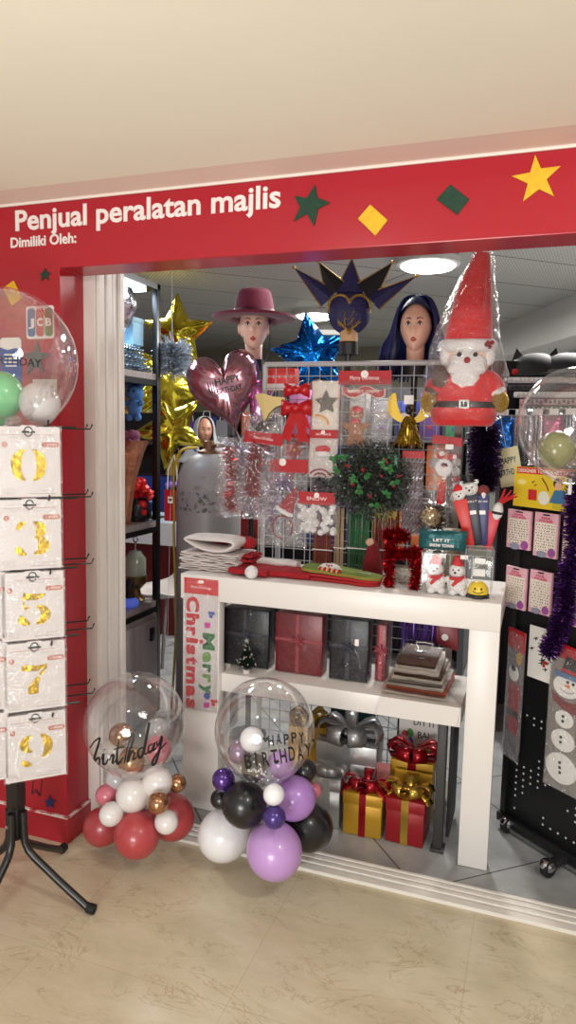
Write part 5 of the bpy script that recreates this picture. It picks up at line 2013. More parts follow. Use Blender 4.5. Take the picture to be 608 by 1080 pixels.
b = MB()
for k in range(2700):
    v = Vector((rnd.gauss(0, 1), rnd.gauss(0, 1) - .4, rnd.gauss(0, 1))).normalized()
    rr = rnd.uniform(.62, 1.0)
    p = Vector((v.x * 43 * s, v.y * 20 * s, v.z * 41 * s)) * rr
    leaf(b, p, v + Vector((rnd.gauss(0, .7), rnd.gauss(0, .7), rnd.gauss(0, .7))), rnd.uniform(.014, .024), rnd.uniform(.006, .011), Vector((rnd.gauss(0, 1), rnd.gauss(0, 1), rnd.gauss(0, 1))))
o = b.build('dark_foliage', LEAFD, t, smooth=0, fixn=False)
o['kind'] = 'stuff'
b = MB()
for cx, cz in ((-24, 26), (-30, 12), (-6, -8), (0, 8), (24, 14), (30, 2), (22, -12), (18, 20), (-12, 2), (10, -24), (-34, 22)):
    for k in range(5):
        a = rnd.uniform(0, 2 * PI)
        p = Vector((cx * s, -21 * s, cz * s))
        leaf(b, p, Vector((math.cos(a), -.4, math.sin(a))), .026, .016, Vector((0, -1, .3)))
b.build('holly_leaves', LEAFG, t, smooth=0, fixn=False)
b = MB()
for cx, cz in ((-2, 12), (16, 6), (28, -2), (20, 22), (-14, -4), (4, -14), (34, 8), (-20, 16)):
    for k in range(3):
        b.ball((cx * s + rnd.uniform(-.008, .008), -22 * s, cz * s + rnd.uniform(-.008, .008)), .0055, 8, 6)
b.build('berries', mat('berry_red', (128, 22, 28), .25), t)
b = MB()
for k in range(9):
    x0 = (16 + rnd.uniform(-8, 8)) * s
    b.tube([(x0 * .7, -6 * s, -24 * s), (x0, -8 * s, -36 * s), (x0 + rnd.uniform(-.02, .02), -8 * s, -48 * s)], [.0022, .002, .001], 5)
b.build('stems', mat('stem_green', (104, 104, 66), .7), t)
MB().tube([(0, .02, 30 * s), (0, .06, 36 * s), (0, .095, 36 * s)], .002, 5).build('hook_wire', GREY, t)

# twisted silver and candy-stripe pack right of the bush
t, w, h = hang('twist_pack', 'clear pack of silver and dark twisted rods right of the holly bush', 'rod pack', 422, 476, 449, 564, HY)
header(t, w, h, .08, lettering=None, hole=False)
for k in range(5):
    x0 = -w * .36 + w * .18 * k
    for ph, mm in ((0, mat('rod_silver', (176, 170, 180), .25, .7)), (PI, mat('rod_plum', (92, 62, 70), .4))):
        MB().tube([(x0 + .006 * math.cos(z * 190 + ph), -.004 + .006 * math.sin(z * 190 + ph), .012 + z) for z in [h * .88 * q / 60 for q in range(61)]], .0046, 6).build('rod', mm, t)
bag(t, w, h * .95, .05, 0, 31, cr=.006)
# red santa pack tilted
t, w, h = hang('santa_pack', 'tilted clear pack with a santa face and red body beside the grid post', 'santa pack', 447, 460, 481, 533, HY - .03, rot=.1)
header(t, w, h, .12, lettering=None, hole=False)
santa_face(t, .005, h * .56, .034)
b = MB().lathe([(.014, .0), (.018, .03), (.012, .07), (.009, .085)], (.008, -.012, .012), n=14)
b.ball((.012, -.014, h * .40), .01, 10, 8)
for sg in (-1, 1):
    b.ball((.005 + sg * .02, -.016, h * .72), .014, 10, 8)
b.build('red_body', mat('toy_red', (0, 0, 0)), t)
for x_, y_, z_, r_ in ((.012, -.026, .42, .009), (-.012, -.022, .75, .011), (.038, -.02, .73, .010)):
    MB().ball((x_, y_, h * z_), r_, 10, 8).build('pompom', PLUSHW, t, smooth=180)
MB().prism([(0, h * .82), (.03, h * .83), (.03, h * .9), (0, h * .89)], -.032, -.031).build('barcode_tag', TAG, t, smooth=0)
bag(t, w, h * .92, .06, 0, 33, cr=.006)
# snowman pack at the far right of the grid
t, w, h = hang('snowman_pack', 'narrow pack with small white figures between santa pack and purple boa', 'snowman pack', 473, 462, 490, 540, HY + .02)
header(t, w, h, .1, lettering=None, hole=False)
b = MB()
for z in (.2, .36, .55, .68):
    b.ball((0, -.01, h * z), .018 if z != .36 else .014, 12, 8, bumpy=.1)
b.build('figures', PLUSHW, t, smooth=180)
b = MB()
for z in (.28, .45, .76):
    b.ball((0, -.014, h * z), .014, 12, 8, sc=(1.2, .8, .7))
b.build('red_caps', mat('toy_red', (0, 0, 0)), t, smooth=180)
bag(t, w, h * .92, .05, 0, 35)

# upright bundles behind the stockings
for (x0, x1, ya, yb, c, lab) in ((330, 352, 540, 600, (120, 50, 28), 'bundle of orange brown glitter sticks behind the snowball pack'),
                                 (352, 366, 535, 600, (176, 150, 120), 'bundle of beige glitter sticks behind the green stocking'),
                                 (366, 392, 540, 598, (40, 92, 52), 'bundle of dark green glitter sticks under the holly bush'),
                                 (392, 420, 545, 598, (110, 24, 34), 'bundle of crimson glitter sticks under the holly bush')):
    t, w, h = hang('glitter_stick_bundle', lab, 'stick bundle', x0, ya, x1, yb, HY + .015, group='glitter stick bundles')
    z0 = TZ - worldmat(t).translation.z
    mm = mat('stick_glitter_%d' % c[0], c, .4, .2, bump=.6, bscale=200)
    n = int(w / .0085)
    for k in range(n):
        x = -w / 2 + .004 + k * .0085
        MB().tube([(x, rnd.uniform(-.006, .006), z0), (x + rnd.uniform(-.003, .003), rnd.uniform(-.006, .006), h * rnd.uniform(.94, 1))], .0036, 6).build('stick', mm, t)
    MB().tube([(-w / 2, -.0, h * .35), (-w / 2, -.011, h * .35), (w / 2, -.011, h * .35), (w / 2, .0, h * .35)], .0025, 5).build('band', TAG, t)

# fillers between the bigger packs
t, w, h = hang('poinsettia_pack', 'clear pack with a dark red glitter flower under the red bow tails', 'flower pack', 298, 458, 327, 486, HY + .012)
header(t, w, h, .16, lettering=None, hole=False)
b = MB()
for k in range(9):
    a_ = k * 2 * PI / 9
    leaf(b, Vector((0, -.012, h * .42)), Vector((math.cos(a_), -.25, math.sin(a_))), .045, .022, Vector((0, -1, .1)))
b.build('petals', mat('crimson_glitter', (130, 20, 30), .35, .3), t, smooth=0, fixn=False)
MB().ball((0, -.018, h * .42), .009, 10, 8).build('flower_centre', GOLD, t)
bag(t, w, h * .86, .05, 0, 51)
t, w, h = hang('tinsel_pack', 'dark pack of black and silver tinsel left of the holly bush', 'tinsel pack', 327, 500, 357, 540, HY + .014)
b = MB()
tinsel(b, [(-.02, 0, h * .1), (.02, 0, h * .5), (-.02, 0, h * .9)], .05, 500, .005)
b.build('tinsel', mat('black_silver_tinsel', (70, 66, 72), .25, .7), t, smooth=0, fixn=False)
bag(t, w, h, .06, 0, 52)
MB().tube([(0, 0, h * .95), (0, .035, h)], .002, 5).build('hook_wire', GREY, t)
t, w, h = hang('tinsel_pack', 'dark pack of brown and copper tinsel between the twisted rods and the santa pack', 'tinsel pack', 444, 530, 476, 580, HY + .014)
b = MB()
tinsel(b, [(-.03, 0, h * .1), (.02, 0, h * .5), (-.02, 0, h * .9)], .05, 500, .005)
b.build('tinsel', mat('copper_tinsel', (92, 62, 50), .3, .6), t, smooth=0, fixn=False)
bag(t, w, h, .06, 0, 53)
MB().tube([(0, 0, h * .95), (0, .035, h)], .002, 5).build('hook_wire', GREY, t)

# dark purple boa on the grid post
b = MB()
p0, p1 = at(513, 452, GY - .04), at(509, 512, GY - .04)
P = [p0, at(510, 470, GY - .05), at(513, 490, GY - .05), p1]
c = sum(P, Vector()) / 4
tinsel(b, [p - c for p in P], .065, 2600, .005, droop=.02)
o = b.build('tinsel_boa', TINP, smooth=0, fixn=False)
o.location = c
tag(o, 'dark purple tinsel boa hanging right of the grey grid post', 'tinsel boa')

# ---------------------------------------------------------------- faces
SKIN = mat('mannequin_skin', (226, 184, 164), .45)
LIP = mat('mannequin_lip', (168, 52, 56), .35)
HAIRB = mat('dark_blue_hair', (24, 32, 82), .35, spec=.6)


def fsurf(x, z, a=.075, b=.098, c=.118):
    """front of a face: x,z in -1..1; returns a point, front towards -y"""
    d = max(0.0, 1 - x * x - z * z)
    return deform(Vector((x, -math.sqrt(d), z)), a, b, c)


def deform(v, a=.075, b=.098, c=.118):
    x, y, z = v
    g = lambda u, s: math.exp(-(u / s) ** 2)
    px, py, pz = x * a, y * b, z * c
    if z < 0.05:
        k = min(1, (0.05 - z) / 1.0)
        px *= 1 - .34 * k ** 1.3
        if y > 0:
            py *= 1 - .35 * k
    if y < 0:
        f = min(1, -y * 1.6)
        py *= .93
        dy = 0
        dy += .006 * g(x, .5) * g(z - .30, .16)                 # brow
        dy -= .010 * (g(x - .36, .17) + g(x + .36, .17)) * g(z - .06, .12)   # sockets
        dy += .007 * g(x, .10) * g(z - .02, .16)                # bridge
        dy += .020 * g(x, .115 + .04 * max(0, -z)) * g(z + .20, .135)         # tip
        dy += .004 * (g(x - .15, .07) + g(x + .15, .07)) * g(z + .25, .07)    # wings
        dy += .005 * (g(x - .48, .22) + g(x + .48, .22)) * g(z + .16, .22)    # cheeks
        dy += .007 * g(x, .22) * g(z + .47, .055) + .008 * g(x, .19) * g(z + .585, .05)
        dy -= .004 * g(x, .25) * g(z + .527, .025)
        dy += .010 * g(x, .24) * g(z + .86, .15)                # chin
        py -= dy * f
    return Vector((px, py, pz))


def patch(mb, pts_fn, n, m, lift=.0012):
    """thin patch lying on the face; pts_fn(u,v) -> (x,z)"""
    def f(u, v):
        x, z = pts_fn(u, v)
        p = fsurf(x, z)
        e = 1e-3
        q = (fsurf(x + e, z) - p).cross(fsurf(x, z + e) - p).normalized()
        if q.y > 0:
            q = -q
        return p + q * lift
    return mb.grid(f, n, m)


def make_head(t, M, skin=SKIN, neck=.09, lipm=LIP, brow=(60, 40, 30), ears=True, shadow=None, name='head'):
    b = MB()
    n, mm = 56, 44
    vs, fs = [], []
    for j in range(mm + 1):
        th = PI * j / mm
        for k in range(n):
            a = 2 * PI * k / n
            vs.append(deform(Vector((math.sin(th) * math.sin(a), -math.sin(th) * math.cos(a), math.cos(th)))))
    for j in range(mm):
        for k in range(n):
            k2 = (k + 1) % n
            fs.append((j * n + k, j * n + k2, (j + 1) * n + k2, (j + 1) * n + k))
    b.add(vs, fs)
    if neck:
        b.lathe([(.047, -.06), (.046, -.10), (.045, -.118 - neck * .5), (.05, -.118 - neck)], (0, .018, 0), n=24, sx=.95)
    if ears:
        for sg in (-1, 1):
            b.ball((sg * .074, .008, -.004), .026, 12, 8, sc=(.3, .65, 1.1), rot=Matrix.Rotation(sg * .2, 3, 'Z'))
    h = b.move(M).build(name, skin, t, smooth=180)
    wb, ib, lb, bb, li, sh = MB(), MB(), MB(), MB(), MB(), MB()
    for sg in (-1, 1):
        cx, cz = .36 * sg, .055
        hw, hh = .165, .058
        patch(wb, lambda u, v: (cx + (2 * u - 1) * hw, cz + (2 * v - 1) * hh * max(0, 1 - abs(2 * u - 1) ** 2.2)), 12, 6, .0014)
        patch(ib, lambda u, v: (cx + .066 * v * math.cos(2 * PI * u), cz + .004 + .052 * v * math.sin(2 * PI * u)), 14, 4, .0022)
        patch(lb, lambda u, v: (cx + (2 * u - 1) * hw * 1.12, cz + hh * max(0, 1 - abs(2 * u - 1) ** 2.2) + .03 * v - .004 + .012 * (2 * u - 1) * sg), 12, 2, .0024)
        patch(bb, lambda u, v: (cx + (2 * u - 1) * .2, .235 + .045 * (1 - (2 * u - 1 - .2 * sg) ** 2) + .035 * v * (1 - .5 * (2 * u - 1) * sg)), 12, 2, .0016)
        if shadow:
            patch(sh, lambda u, v: (cx + (2 * u - 1) * hw * 1.05, cz + hh * max(0, 1 - abs(2 * u - 1) ** 2.2) + .09 * v * max(0, 1 - abs(2 * u - 1) ** 2)), 12, 4, .0012)
    patch(li, lambda u, v: ((2 * u - 1) * .23, -.527 + (2 * v - 1) * (.088 * max(0, 1 - abs(2 * u - 1) ** 1.8)) + (.012 * math.cos(6 * (2 * u - 1)) if v > .6 else 0)), 16, 8, .0012)
    for q, mt, nm in ((wb, mat('eye_white', (226, 222, 216), .2), 'eye_whites'), (ib, mat('iris_dark', (40, 28, 24), .15), 'irises'), (lb, mat('lash_black', (16, 14, 16), .6), 'eyelashes'),
                      (bb, mat('brow_%d' % brow[0], brow, .8), 'eyebrows'), (li, lipm, 'lips')):
        q.move(M).build(nm, mt, h, smooth=180, fixn=False)
    if shadow:
        sh.move(M).build('eye_shadow', mat('eye_shadow', shadow, .5), h, smooth=180, fixn=False)
    return h


def stand(t, z0, z1, r=.052):
    MB().lathe([(.095, z0), (.095, z0 + .012), (.02, z0 + .02), (.014, z0 + .04), (.014, z1)], (0, .018, 0), n=24).build('stand', BLKMET, t)
    MB().lathe([(r, z1 - .05), (r, z1), (r * .8, z1 + .004), (.001, z1 + .004)], (0, .018, 0), n=24).build('collar', BLACK, t)


# head with the magenta hat
p = at(268, 346, 3.22)
s = mpp(p)
k = 24.5 * s / .118
t = thing('mannequin_head', 'mannequin head with a wide magenta hat above the heart balloon', 'mannequin head', (p.x, p.y, 0), rz=facing(p) - .05)
make_head(t, Matrix.Translation((0, 0, p.z)) @ Matrix.Scale(k, 4), neck=.05, shadow=(120, 70, 60))
stand(t, 0, p.z - (.118 + .04) * k, .05)
HATM = mat('magenta_felt', (100, 10, 46), .8, bump=.15, bscale=80, sheen=.2)
b = MB()
zb = p.z + .40 * .118 * k
prof = [(44, 2), (43.5, .5), (34, -.8), (26, 0), (22.5, 2), (21.5, 5), (20.5, 14), (18.5, 24), (17, 28.5), (14, 30), (.1, 30.4)]
b.lathe([(r * s, z * s + zb) for r, z in prof], (0, .01, 0), n=40, wob=lambda a, i: .0)
ht = b.build('hat', HATM, t, smooth=50)
solid(ht, .003)
MB().lathe([(22.3 * s, zb + 4 * s), (21.6 * s, zb + 9 * s)], (0, .01, 0), n=40, cap=False).build('hat_band', mat('dark_magenta_band', (92, 12, 44), .5), ht)
MB().tube([(.08 * k, -.02, zb), (.085 * k, -.05, p.z - .1), (.055 * k, -.06, p.z - .19), (.05 * k, -.06, p.z - .34), (.03 * k, -.06, p.z - .3), (-.02 * k, -.06, p.z - .2), (-.075 * k, -.02, zb)], .002, 5).build('chin_cord', BLACK, ht)

# head with the dark blue wig
p = at(439, 346, 3.08)
s = mpp(p)
k = 26 * s / .118
t = thing('mannequin_head', 'mannequin head wearing a long dark blue wig beside the santa bag', 'mannequin head', (p.x, p.y, 0), rz=facing(p) - .12)
make_head(t, Matrix.Translation((0, 0, p.z)) @ Matrix.Scale(k, 4), neck=.06, brow=(30, 26, 40), ears=False, shadow=(90, 56, 60), skin=mat('mannequin_skin_warm', (222, 176, 154), .45))
stand(t, 0, p.z - (.118 + .05) * k, .062)
b = MB()
cp = MB()
def wig_cap(u, v):
    f_ = 2 * PI * u                                 # 0 = nape
    th = PI * v * (.45 + .17 * math.cos(f_) + .06 * math.sin(f_) ** 2)
    return Vector((.094 * k * math.sin(th) * math.sin(f_), (.016 + .110 * math.sin(th) * math.cos(f_)) * k, p.z + (.026 + .125 * math.cos(th)) * k))


cp.grid(wig_cap, 48, 18)
wig = cp.build('wig', HAIRB, t, smooth=180)
for i in range(760):
    sg = rnd.choice((-1, 1))
    a = rnd.uniform(.30, .98) * PI               # 0 = forehead, pi = nape
    rr = rnd.uniform(1.0, 1.42)
    x1, y1 = math.sin(a) * .092 * k, -math.cos(a) * .105 * k + .018
    x1 = max(x1, .05 * k if a < 1.4 else x1)
    L = rnd.uniform(.17, .25) * k
    wv_ = rnd.uniform(-.008, .008)
    pts = [(sg * .012 * k, .0, p.z + .152 * k), (sg * x1 * .70, y1 * .62, p.z + .137 * k), (sg * (x1 * 1.05 + .002), y1 * .95, p.z + .07 * k),
           (sg * (x1 * 1.12 * rr ** .4 + .006), y1 * .95, p.z - .02 * k), (sg * (x1 * rr * 1.15 + .012 + wv_), y1 * .9, p.z - .10 * k), (sg * (x1 * rr * 1.25 + .016 - wv_), y1 * .85 + wv_, p.z - L)]
    cpts = curve_pts(pts, 3)
    b.tube(cpts, [.0042 * (1 - .55 * q / len(cpts)) for q in range(len(cpts))], 4)
b.build('strands', HAIRB, wig)

# jester mask on its stand
p = at(369, 322, 3.0)
s = mpp(p)
t = thing('jester_mask', 'navy and gold jester mask with five spikes on a tan neck stand', 'mask', (p.x, p.y, 0), rz=facing(p))
NAVY = mat('navy_velvet', (34, 32, 78), .6, bump=.3, bscale=70)
GOLDB = mat('gold_braid', (176, 140, 72), .35, .7, bump=.6, bscale=120)
BLKV = mat('black_velvet', (20, 19, 24), .8)
Mz = Matrix.Translation((0, 0, p.z))
b = MB().ball((0, .02, -.025), 22 * s, 24, 16, sc=(1.05, .7, 1.1))
b.move(Mz).build('mask_face', NAVY, t, smooth=180)
b = MB()
heart = [(s * 22 * 16 * math.sin(a) ** 3 / 16, s * 21 * (13 * math.cos(a) - 5 * math.cos(2 * a) - 2 * math.cos(3 * a) - math.cos(4 * a)) / 15 - .028) for a in [2 * PI * q / 40 for q in range(41)]]
b.tube([(x, -.042 + abs(x) * .5, z) for x, z in heart], .006, 6)
for q in range(7):
    a = rnd.uniform(0, 6)
    b.tube([(.02 * math.cos(a + j * .7) + (q % 3 - 1) * .026, -.048 + abs((q % 3 - 1)) * .02, -.045 + .02 * math.sin(a + j * .9) + (q // 3 - 1) * .025) for j in range(6)], .002, 5)
b.move(Mz).build('gold_trim', GOLDB, t)
for tip_, q0, q1, mm in (((309, 283), (339, 324), (355, 307), NAVY), ((335, 277), (345, 318), (363, 298), BLKV), ((370, 273), (353, 309), (384, 309), NAVY),
                         ((413, 277), (376, 300), (394, 320), BLKV), ((438, 291), (386, 310), (400, 326), NAVY)):
    f3 = lambda q, yy=0: Vector(((q[0] - 369) * s, yy, (322 - q[1]) * s))
    P0, P1, T = f3(q0), f3(q1), f3(tip_, .012)
    mid = (P0 + P1) / 2
    b = MB().add([P0, mid + Vector((0, -.028, 0)), P1, mid + Vector((0, .028, 0)), T], [(0, 1, 4), (1, 2, 4), (2, 3, 4), (3, 0, 4), (3, 2, 1, 0)])
    sp = b.move(Mz).build('spike', mm, t, smooth=0)
    b = MB().tube([P0, T, P1], .0042, 6)
    b.ball(T, .008, 10, 8)
    b.move(Mz).build('gold_edge', GOLDB, sp)
b = MB().lathe([(.04, -.15), (.038, -.12), (.042, -.08)], (0, .02, 0), n=20)
b.move(Mz).build('neck', mat('tan_neck', (190, 150, 110), .6), t)
stand(t, 0, p.z - .155, .042)

# ---------------------------------------------------------------- big santa in a bag
p0 = at(488, 449, 2.74)
s = mpp(p0)
t = thing('santa_figure', 'large plush santa with a tall red hat in a clear bag', 'santa figure', (p0.x, 2.76, p0.z), rz=facing(p0))
SR = mat('santa_red_plush', (200, 26, 30), .85, bump=.25, bscale=70, sheen=.3)
b = MB().lathe([(.001, 0), (29 * s, 0), (33 * s, 5 * s), (35 * s, 18 * s), (33 * s, 32 * s), (28 * s, 45 * s), (23 * s, 56 * s), (20 * s, 64 * s), (.001, 66 * s)], n=36, sy=.7)
b.ball((-29 * s, -.01, 40 * s), 13 * s, 16, 12, sc=(.9, .9, 1.5), rot=Matrix.Rotation(.5, 3, 'Y'))
b.ball((29 * s, -.01, 40 * s), 13 * s, 16, 12, sc=(.9, .9, 1.5), rot=Matrix.Rotation(-.5, 3, 'Y'))
b.build('body', SR, t, smooth=180)
MB().lathe([(34.6 * s, 18 * s), (35.6 * s, 19 * s), (34.8 * s, 24.5 * s), (33.9 * s, 25 * s)], n=36, sy=.7, cap=False).build('belt', mat('belt_black', (24, 22, 22), .4), t)
b = MB()
for a_, c_ in (((-5, 17.5), (5, 19)), ((-5, 24.5), (5, 26)), ((-5, 17.5), (-3.3, 26)), ((3.3, 17.5), (5, 26))):
    b.bb((a_[0] * s, -.7 * 35.6 * s - .006, a_[1] * s), (c_[0] * s, -.7 * 35.6 * s + .002, c_[1] * s))
b.build('buckle', mat('buckle_white', (216, 214, 206), .3, .3), t)
hz = 69
b = MB().ball((1 * s, -.004, hz * s), 23 * s, 24, 16, sc=(1.05, .8, .95))
hd = b.build('head', mat('santa_face', (232, 196, 176), .8), t, smooth=180)
b = MB()
b.ball((1 * s, -10 * s, (hz - 6) * s), 19 * s, 24, 16, sc=(1.05, .75, .9), bumpy=.12, bs=5)
b.ball((0 * s, -12 * s, (hz - 20) * s), 15 * s, 20, 14, sc=(1, .7, 1.35), bumpy=.15, bs=5)
b.ball((-9 * s, -16 * s, (hz - 9) * s), 9 * s, 16, 10, sc=(1.2, .7, .7), rot=Matrix.Rotation(-.4, 3, 'Y'), bumpy=.1)
b.ball((10 * s, -16 * s, (hz - 9) * s), 9 * s, 16, 10, sc=(1.2, .7, .7), rot=Matrix.Rotation(.4, 3, 'Y'), bumpy=.1)
b.build('beard', PLUSHW, t, smooth=180)
b = MB()
b.tube([((1 + 24 * math.cos(a)) * s, 18 * math.sin(a) * s, (hz + 14 + 1.5 * math.sin(a)) * s) for a in [2 * PI * q / 28 for q in range(29)]], 7 * s, 12)
for sg in (-1, 1):
    b.ball((1 * s + sg * 22 * s, -6 * s, (hz + 4) * s), 8 * s, 12, 10, sc=(.8, .9, 1.4), bumpy=.15)
b.build('fur_brim', PLUSHW, t, smooth=180)
b = MB()
prof = [(25, hz + 16), (24.5, hz + 22), (22, hz + 40), (18.5, hz + 62), (14, hz + 85), (9.5, hz + 103), (5.5, hz + 112), (.1, hz + 113)]
vs, fs = [], []
n = 28
for i, (r, z) in enumerate(prof):
    for q in range(n):
        a = 2 * PI * q / n
        off = 12 * ((z - hz - 16) / 97) ** 1.5
        vs.append(((off + r * math.cos(a) * (1 + .04 * math.sin(3 * a + i))) * s, r * .75 * math.sin(a) * s, z * s))
for i in range(len(prof) - 1):
    for q in range(n):
        q2 = (q + 1) % n
        fs.append((i * n + q, i * n + q2, (i + 1) * n + q2, (i + 1) * n + q))
b.add(vs, fs)
b.build('hat', SR, t, smooth=180)
MB().ball((13 * s, 0, (hz + 112) * s), 7 * s, 14, 10, bumpy=.12).build('pompom', PLUSHW, t, smooth=180)
b = MB()
for sg in (-1, 1):
    b.ball((1 * s + sg * 8 * s, -22.2 * s, (hz + 3) * s), 2.4 * s, 10, 8)
b.build('eyes', BLACK, t)
MB().ball((1 * s, -25.5 * s, (hz - 3) * s), 3.2 * s, 10, 8).build('nose', mat('santa_nose', (150, 40, 50), .5), t)
b = MB()
for x, z in ((19, 13), (23, 11), (21, 15), (25, 15)):
    b.ball((x * s, -20 * s, (hz + z) * s), 2.2 * s, 8, 6)
b.build('holly_berries', mat('berry_red', (0, 0, 0)), t)
GSQ = mat('gold_sequin_mitten', (196, 158, 70), .3, .7, bump=1.0, bscale=160)
for sg in (-1, 1):
    b = MB().ball((sg * 37 * s, -8 * s, 25 * s), 9.5 * s, 14, 10, sc=(.85, .9, 1.2))
    b.ball((sg * 32 * s, -14 * s, 27 * s), 4.5 * s, 10, 8, sc=(1, 1, 1.3))
    b.build('mitten', GSQ, t, smooth=180)
    MB().ball((sg * 33 * s, -8 * s, 35 * s), 8.5 * s, 14, 10, sc=(1.05, .9, .55), rot=Matrix.Rotation(sg * -.5, 3, 'Y'), bumpy=.1).build('cuff', PLUSHW if sg > 0 else mat('grey_brown_fur', (96, 78, 70), .95), t, smooth=180)
MB().ball((-26 * s, -14 * s, 50 * s), 9 * s, 16, 12, sc=(1, .8, 1.2), bumpy=.3, bs=6).build('fur_toy', mat('grey_brown_fur', (0, 0, 0)), t, smooth=180)
b = MB()


def sbag(u, v):
    a = 2 * PI * u
    z = -2 + 188 * v
    r = 43 if v < .3 else 43 - 36 * ((v - .3) / .7) ** 1.15
    e = min(1, v * 14) ** .5
    off = 13 * max(0, (z - hz - 16) / 97) ** 1.5 if z > hz + 16 else 0
    nz = noise.noise(Vector((math.cos(a) * 2.2, math.sin(a) * 2.2, z * .05))) * 3 + noise.noise(Vector((math.cos(a) * 7, math.sin(a) * 7, z * .16))) * 1.3
    return Vector(((off + (r + nz) * e * math.cos(a)) * s, (r * .72 + nz) * e * math.sin(a) * s, z * s))


b.grid(sbag, 48, 50)
b.build('clear_bag', film('santa_bag', base=0.045, edge=0.5, rough=0.05, bump=.7, bscale=22, haze=.015), t)
MB().tube([(13 * s, 10 * s, 120 * s), (13 * s, .06, 126 * s)], .002, 5).build('hook_wire', GREY, t)

# ---------------------------------------------------------------- balloons behind the grid
# heart
p = at(238, 406, 3.03)
s = mpp(p)
t = thing('heart_balloon', 'mauve foil heart balloon with birthday words below the magenta hat', 'heart balloon', p, rz=facing(p), ry=-.24)
FOILP = mat('mauve_foil_balloon', (176, 128, 140), .17, .85, bump=.12, bscale=10)


def heart_xy(a):
    return (16 * math.sin(a) ** 3 / 16 * 37, (13 * math.cos(a) - 5 * math.cos(2 * a) - 2 * math.cos(3 * a) - math.cos(4 * a)) / 17 * 48 - 2)


def puff(outline, D, s, n=64, m=10, wr=.05, cx=0, cz=0, cen=None):
    """inflated foil shape: two cushions meeting at a seam, wrinkled near it"""
    mb = MB()
    if cen is None:
        cen = (cx, cz)
    for sg in (-1, 1):
        def f(u, v):
            x, z = outline(u)
            q = v
            d = D * (1 - q ** 2.6) ** .55
            wri = wr * D * math.sin(u * 2 * PI * 17 + 3 * math.sin(u * 31)) * q ** 6 * (1 - q) * 8
            return Vector(((cen[0] + (x - cen[0]) * q) * s, sg * (d * s + wri * s), (cen[1] + (z - cen[1]) * q) * s))
        mb.grid(f, n, m)
    return mb


puff(lambda u: heart_xy(2 * PI * u), 17, s * 1.06, 80, 12, .2, cen=(0, 2)).build('foil', FOILP, t, smooth=180)
b = MB()
text(b, 'HAPPY', -10 * s, 0 * s, 26 * s, 7.5 * s, y=-18.2 * s, t=.001, bold=.02)
text(b, 'BIRTHDAY', -10 * s, -9 * s, 26 * s, 6 * s, y=-18.0 * s, t=.001, bold=.02)
for q in range(4):
    b.stroke([((-18 + q * 2.6) * s, 5 * s), ((-17.5 + q * 2.4) * s, -7 * s)], .004, y=-17.6 * s, t=.001)
b.build('lettering', BLACK, t, smooth=0)
MB().tube([(0, 0, -46 * s), (.01, 0, -60 * s), (0, -.02, -80 * s)], .0018, 5).build('ribbon_string', TAG, t)
# small pink foil
p = at(275, 425, 3.08)
s2 = mpp(p)
t = thing('foil_balloon', 'small lilac pink foil balloon edge behind the party hat', 'foil balloon', p, rz=facing(p))
puff(lambda u: (13 * math.cos(2 * PI * u) * (1 + .12 * math.cos(6 * PI * u)), 24 * math.sin(2 * PI * u)), 9, s2, 60, 8, .2).build('foil', mat('lilac_pink_foil', (190, 120, 176), .18, .85, bump=.2, bscale=14), t, smooth=180)
MB().tube([(0, 0, -24 * s2), (0, .02, -p.z + .02)], .0018, 5).build('ribbon_string', TAG, t)

# gold star balloons
GOLDF = mat('gold_foil_balloon', (206, 188, 58), .16, .95, bump=.3, bscale=9)


def star_out(n, r1, r2, rot):
    P = star_pts(n, r1, r2, rot)
    P = P + [P[0]]

    def f(u):
        q = u * (len(P) - 1)
        i = min(int(q), len(P) - 2)
        w_ = q - i
        return (P[i][0] * (1 - w_) + P[i + 1][0] * w_, P[i][1] * (1 - w_) + P[i + 1][1] * w_)
    return f


for px, py, y, r1, r2, rot, tw, lab in ((172, 408, 3.85, 60, 30, 1.15, .5, 'big gold foil star balloon behind the black shelf post'),
                                        (187, 352, 4.25, 42, 20, .3, -.3, 'gold foil star balloon with its tip nearest the magenta hat'),
                                        (180, 452, 3.5, 44, 20, .8, .2, 'gold foil star balloon lowest above the helmeted counter clutter')):
    p = at(px, py, y)
    s = mpp(p)
    t = thing('star_balloon', lab.replace('helmeted counter clutter', 'blue counter'), 'star balloon', p, rz=facing(p) + tw, group='gold star balloons')
    puff(star_out(5, r1, r2, rot), 15, s, 100, 10, .3).build('foil', GOLDF, t, smooth=180)
    MB().tube([(0, 0, -r2 * s), (.01, .03, -r2 * s - .12), (-.01, .05, -r2 * s - .22 if py != 452 else .005 - p.z)], .001, 5).build('ribbon_string', TAG, t)
# blue foil
p = at(330, 375, 3.3)
s = mpp(p)
t = thing('star_balloon', 'shiny blue foil star balloon behind the grid top tube', 'star balloon', p, rz=facing(p))
puff(star_out(5, 46, 24, .5), 16, s, 100, 10, .4).build('foil', mat('blue_foil_balloon', (16, 110, 205), .15, .95, bump=.5, bscale=12), t, smooth=180)
MB().tube([(0, 0, -20 * s), (.02, .02, -p.z + .03)], .0018, 5).build('ribbon_string', TAG, t)
MB().bb((-.03, -.03, -p.z + .002), (.05, .05, -p.z + .04)).build('weight', GOLD, t)
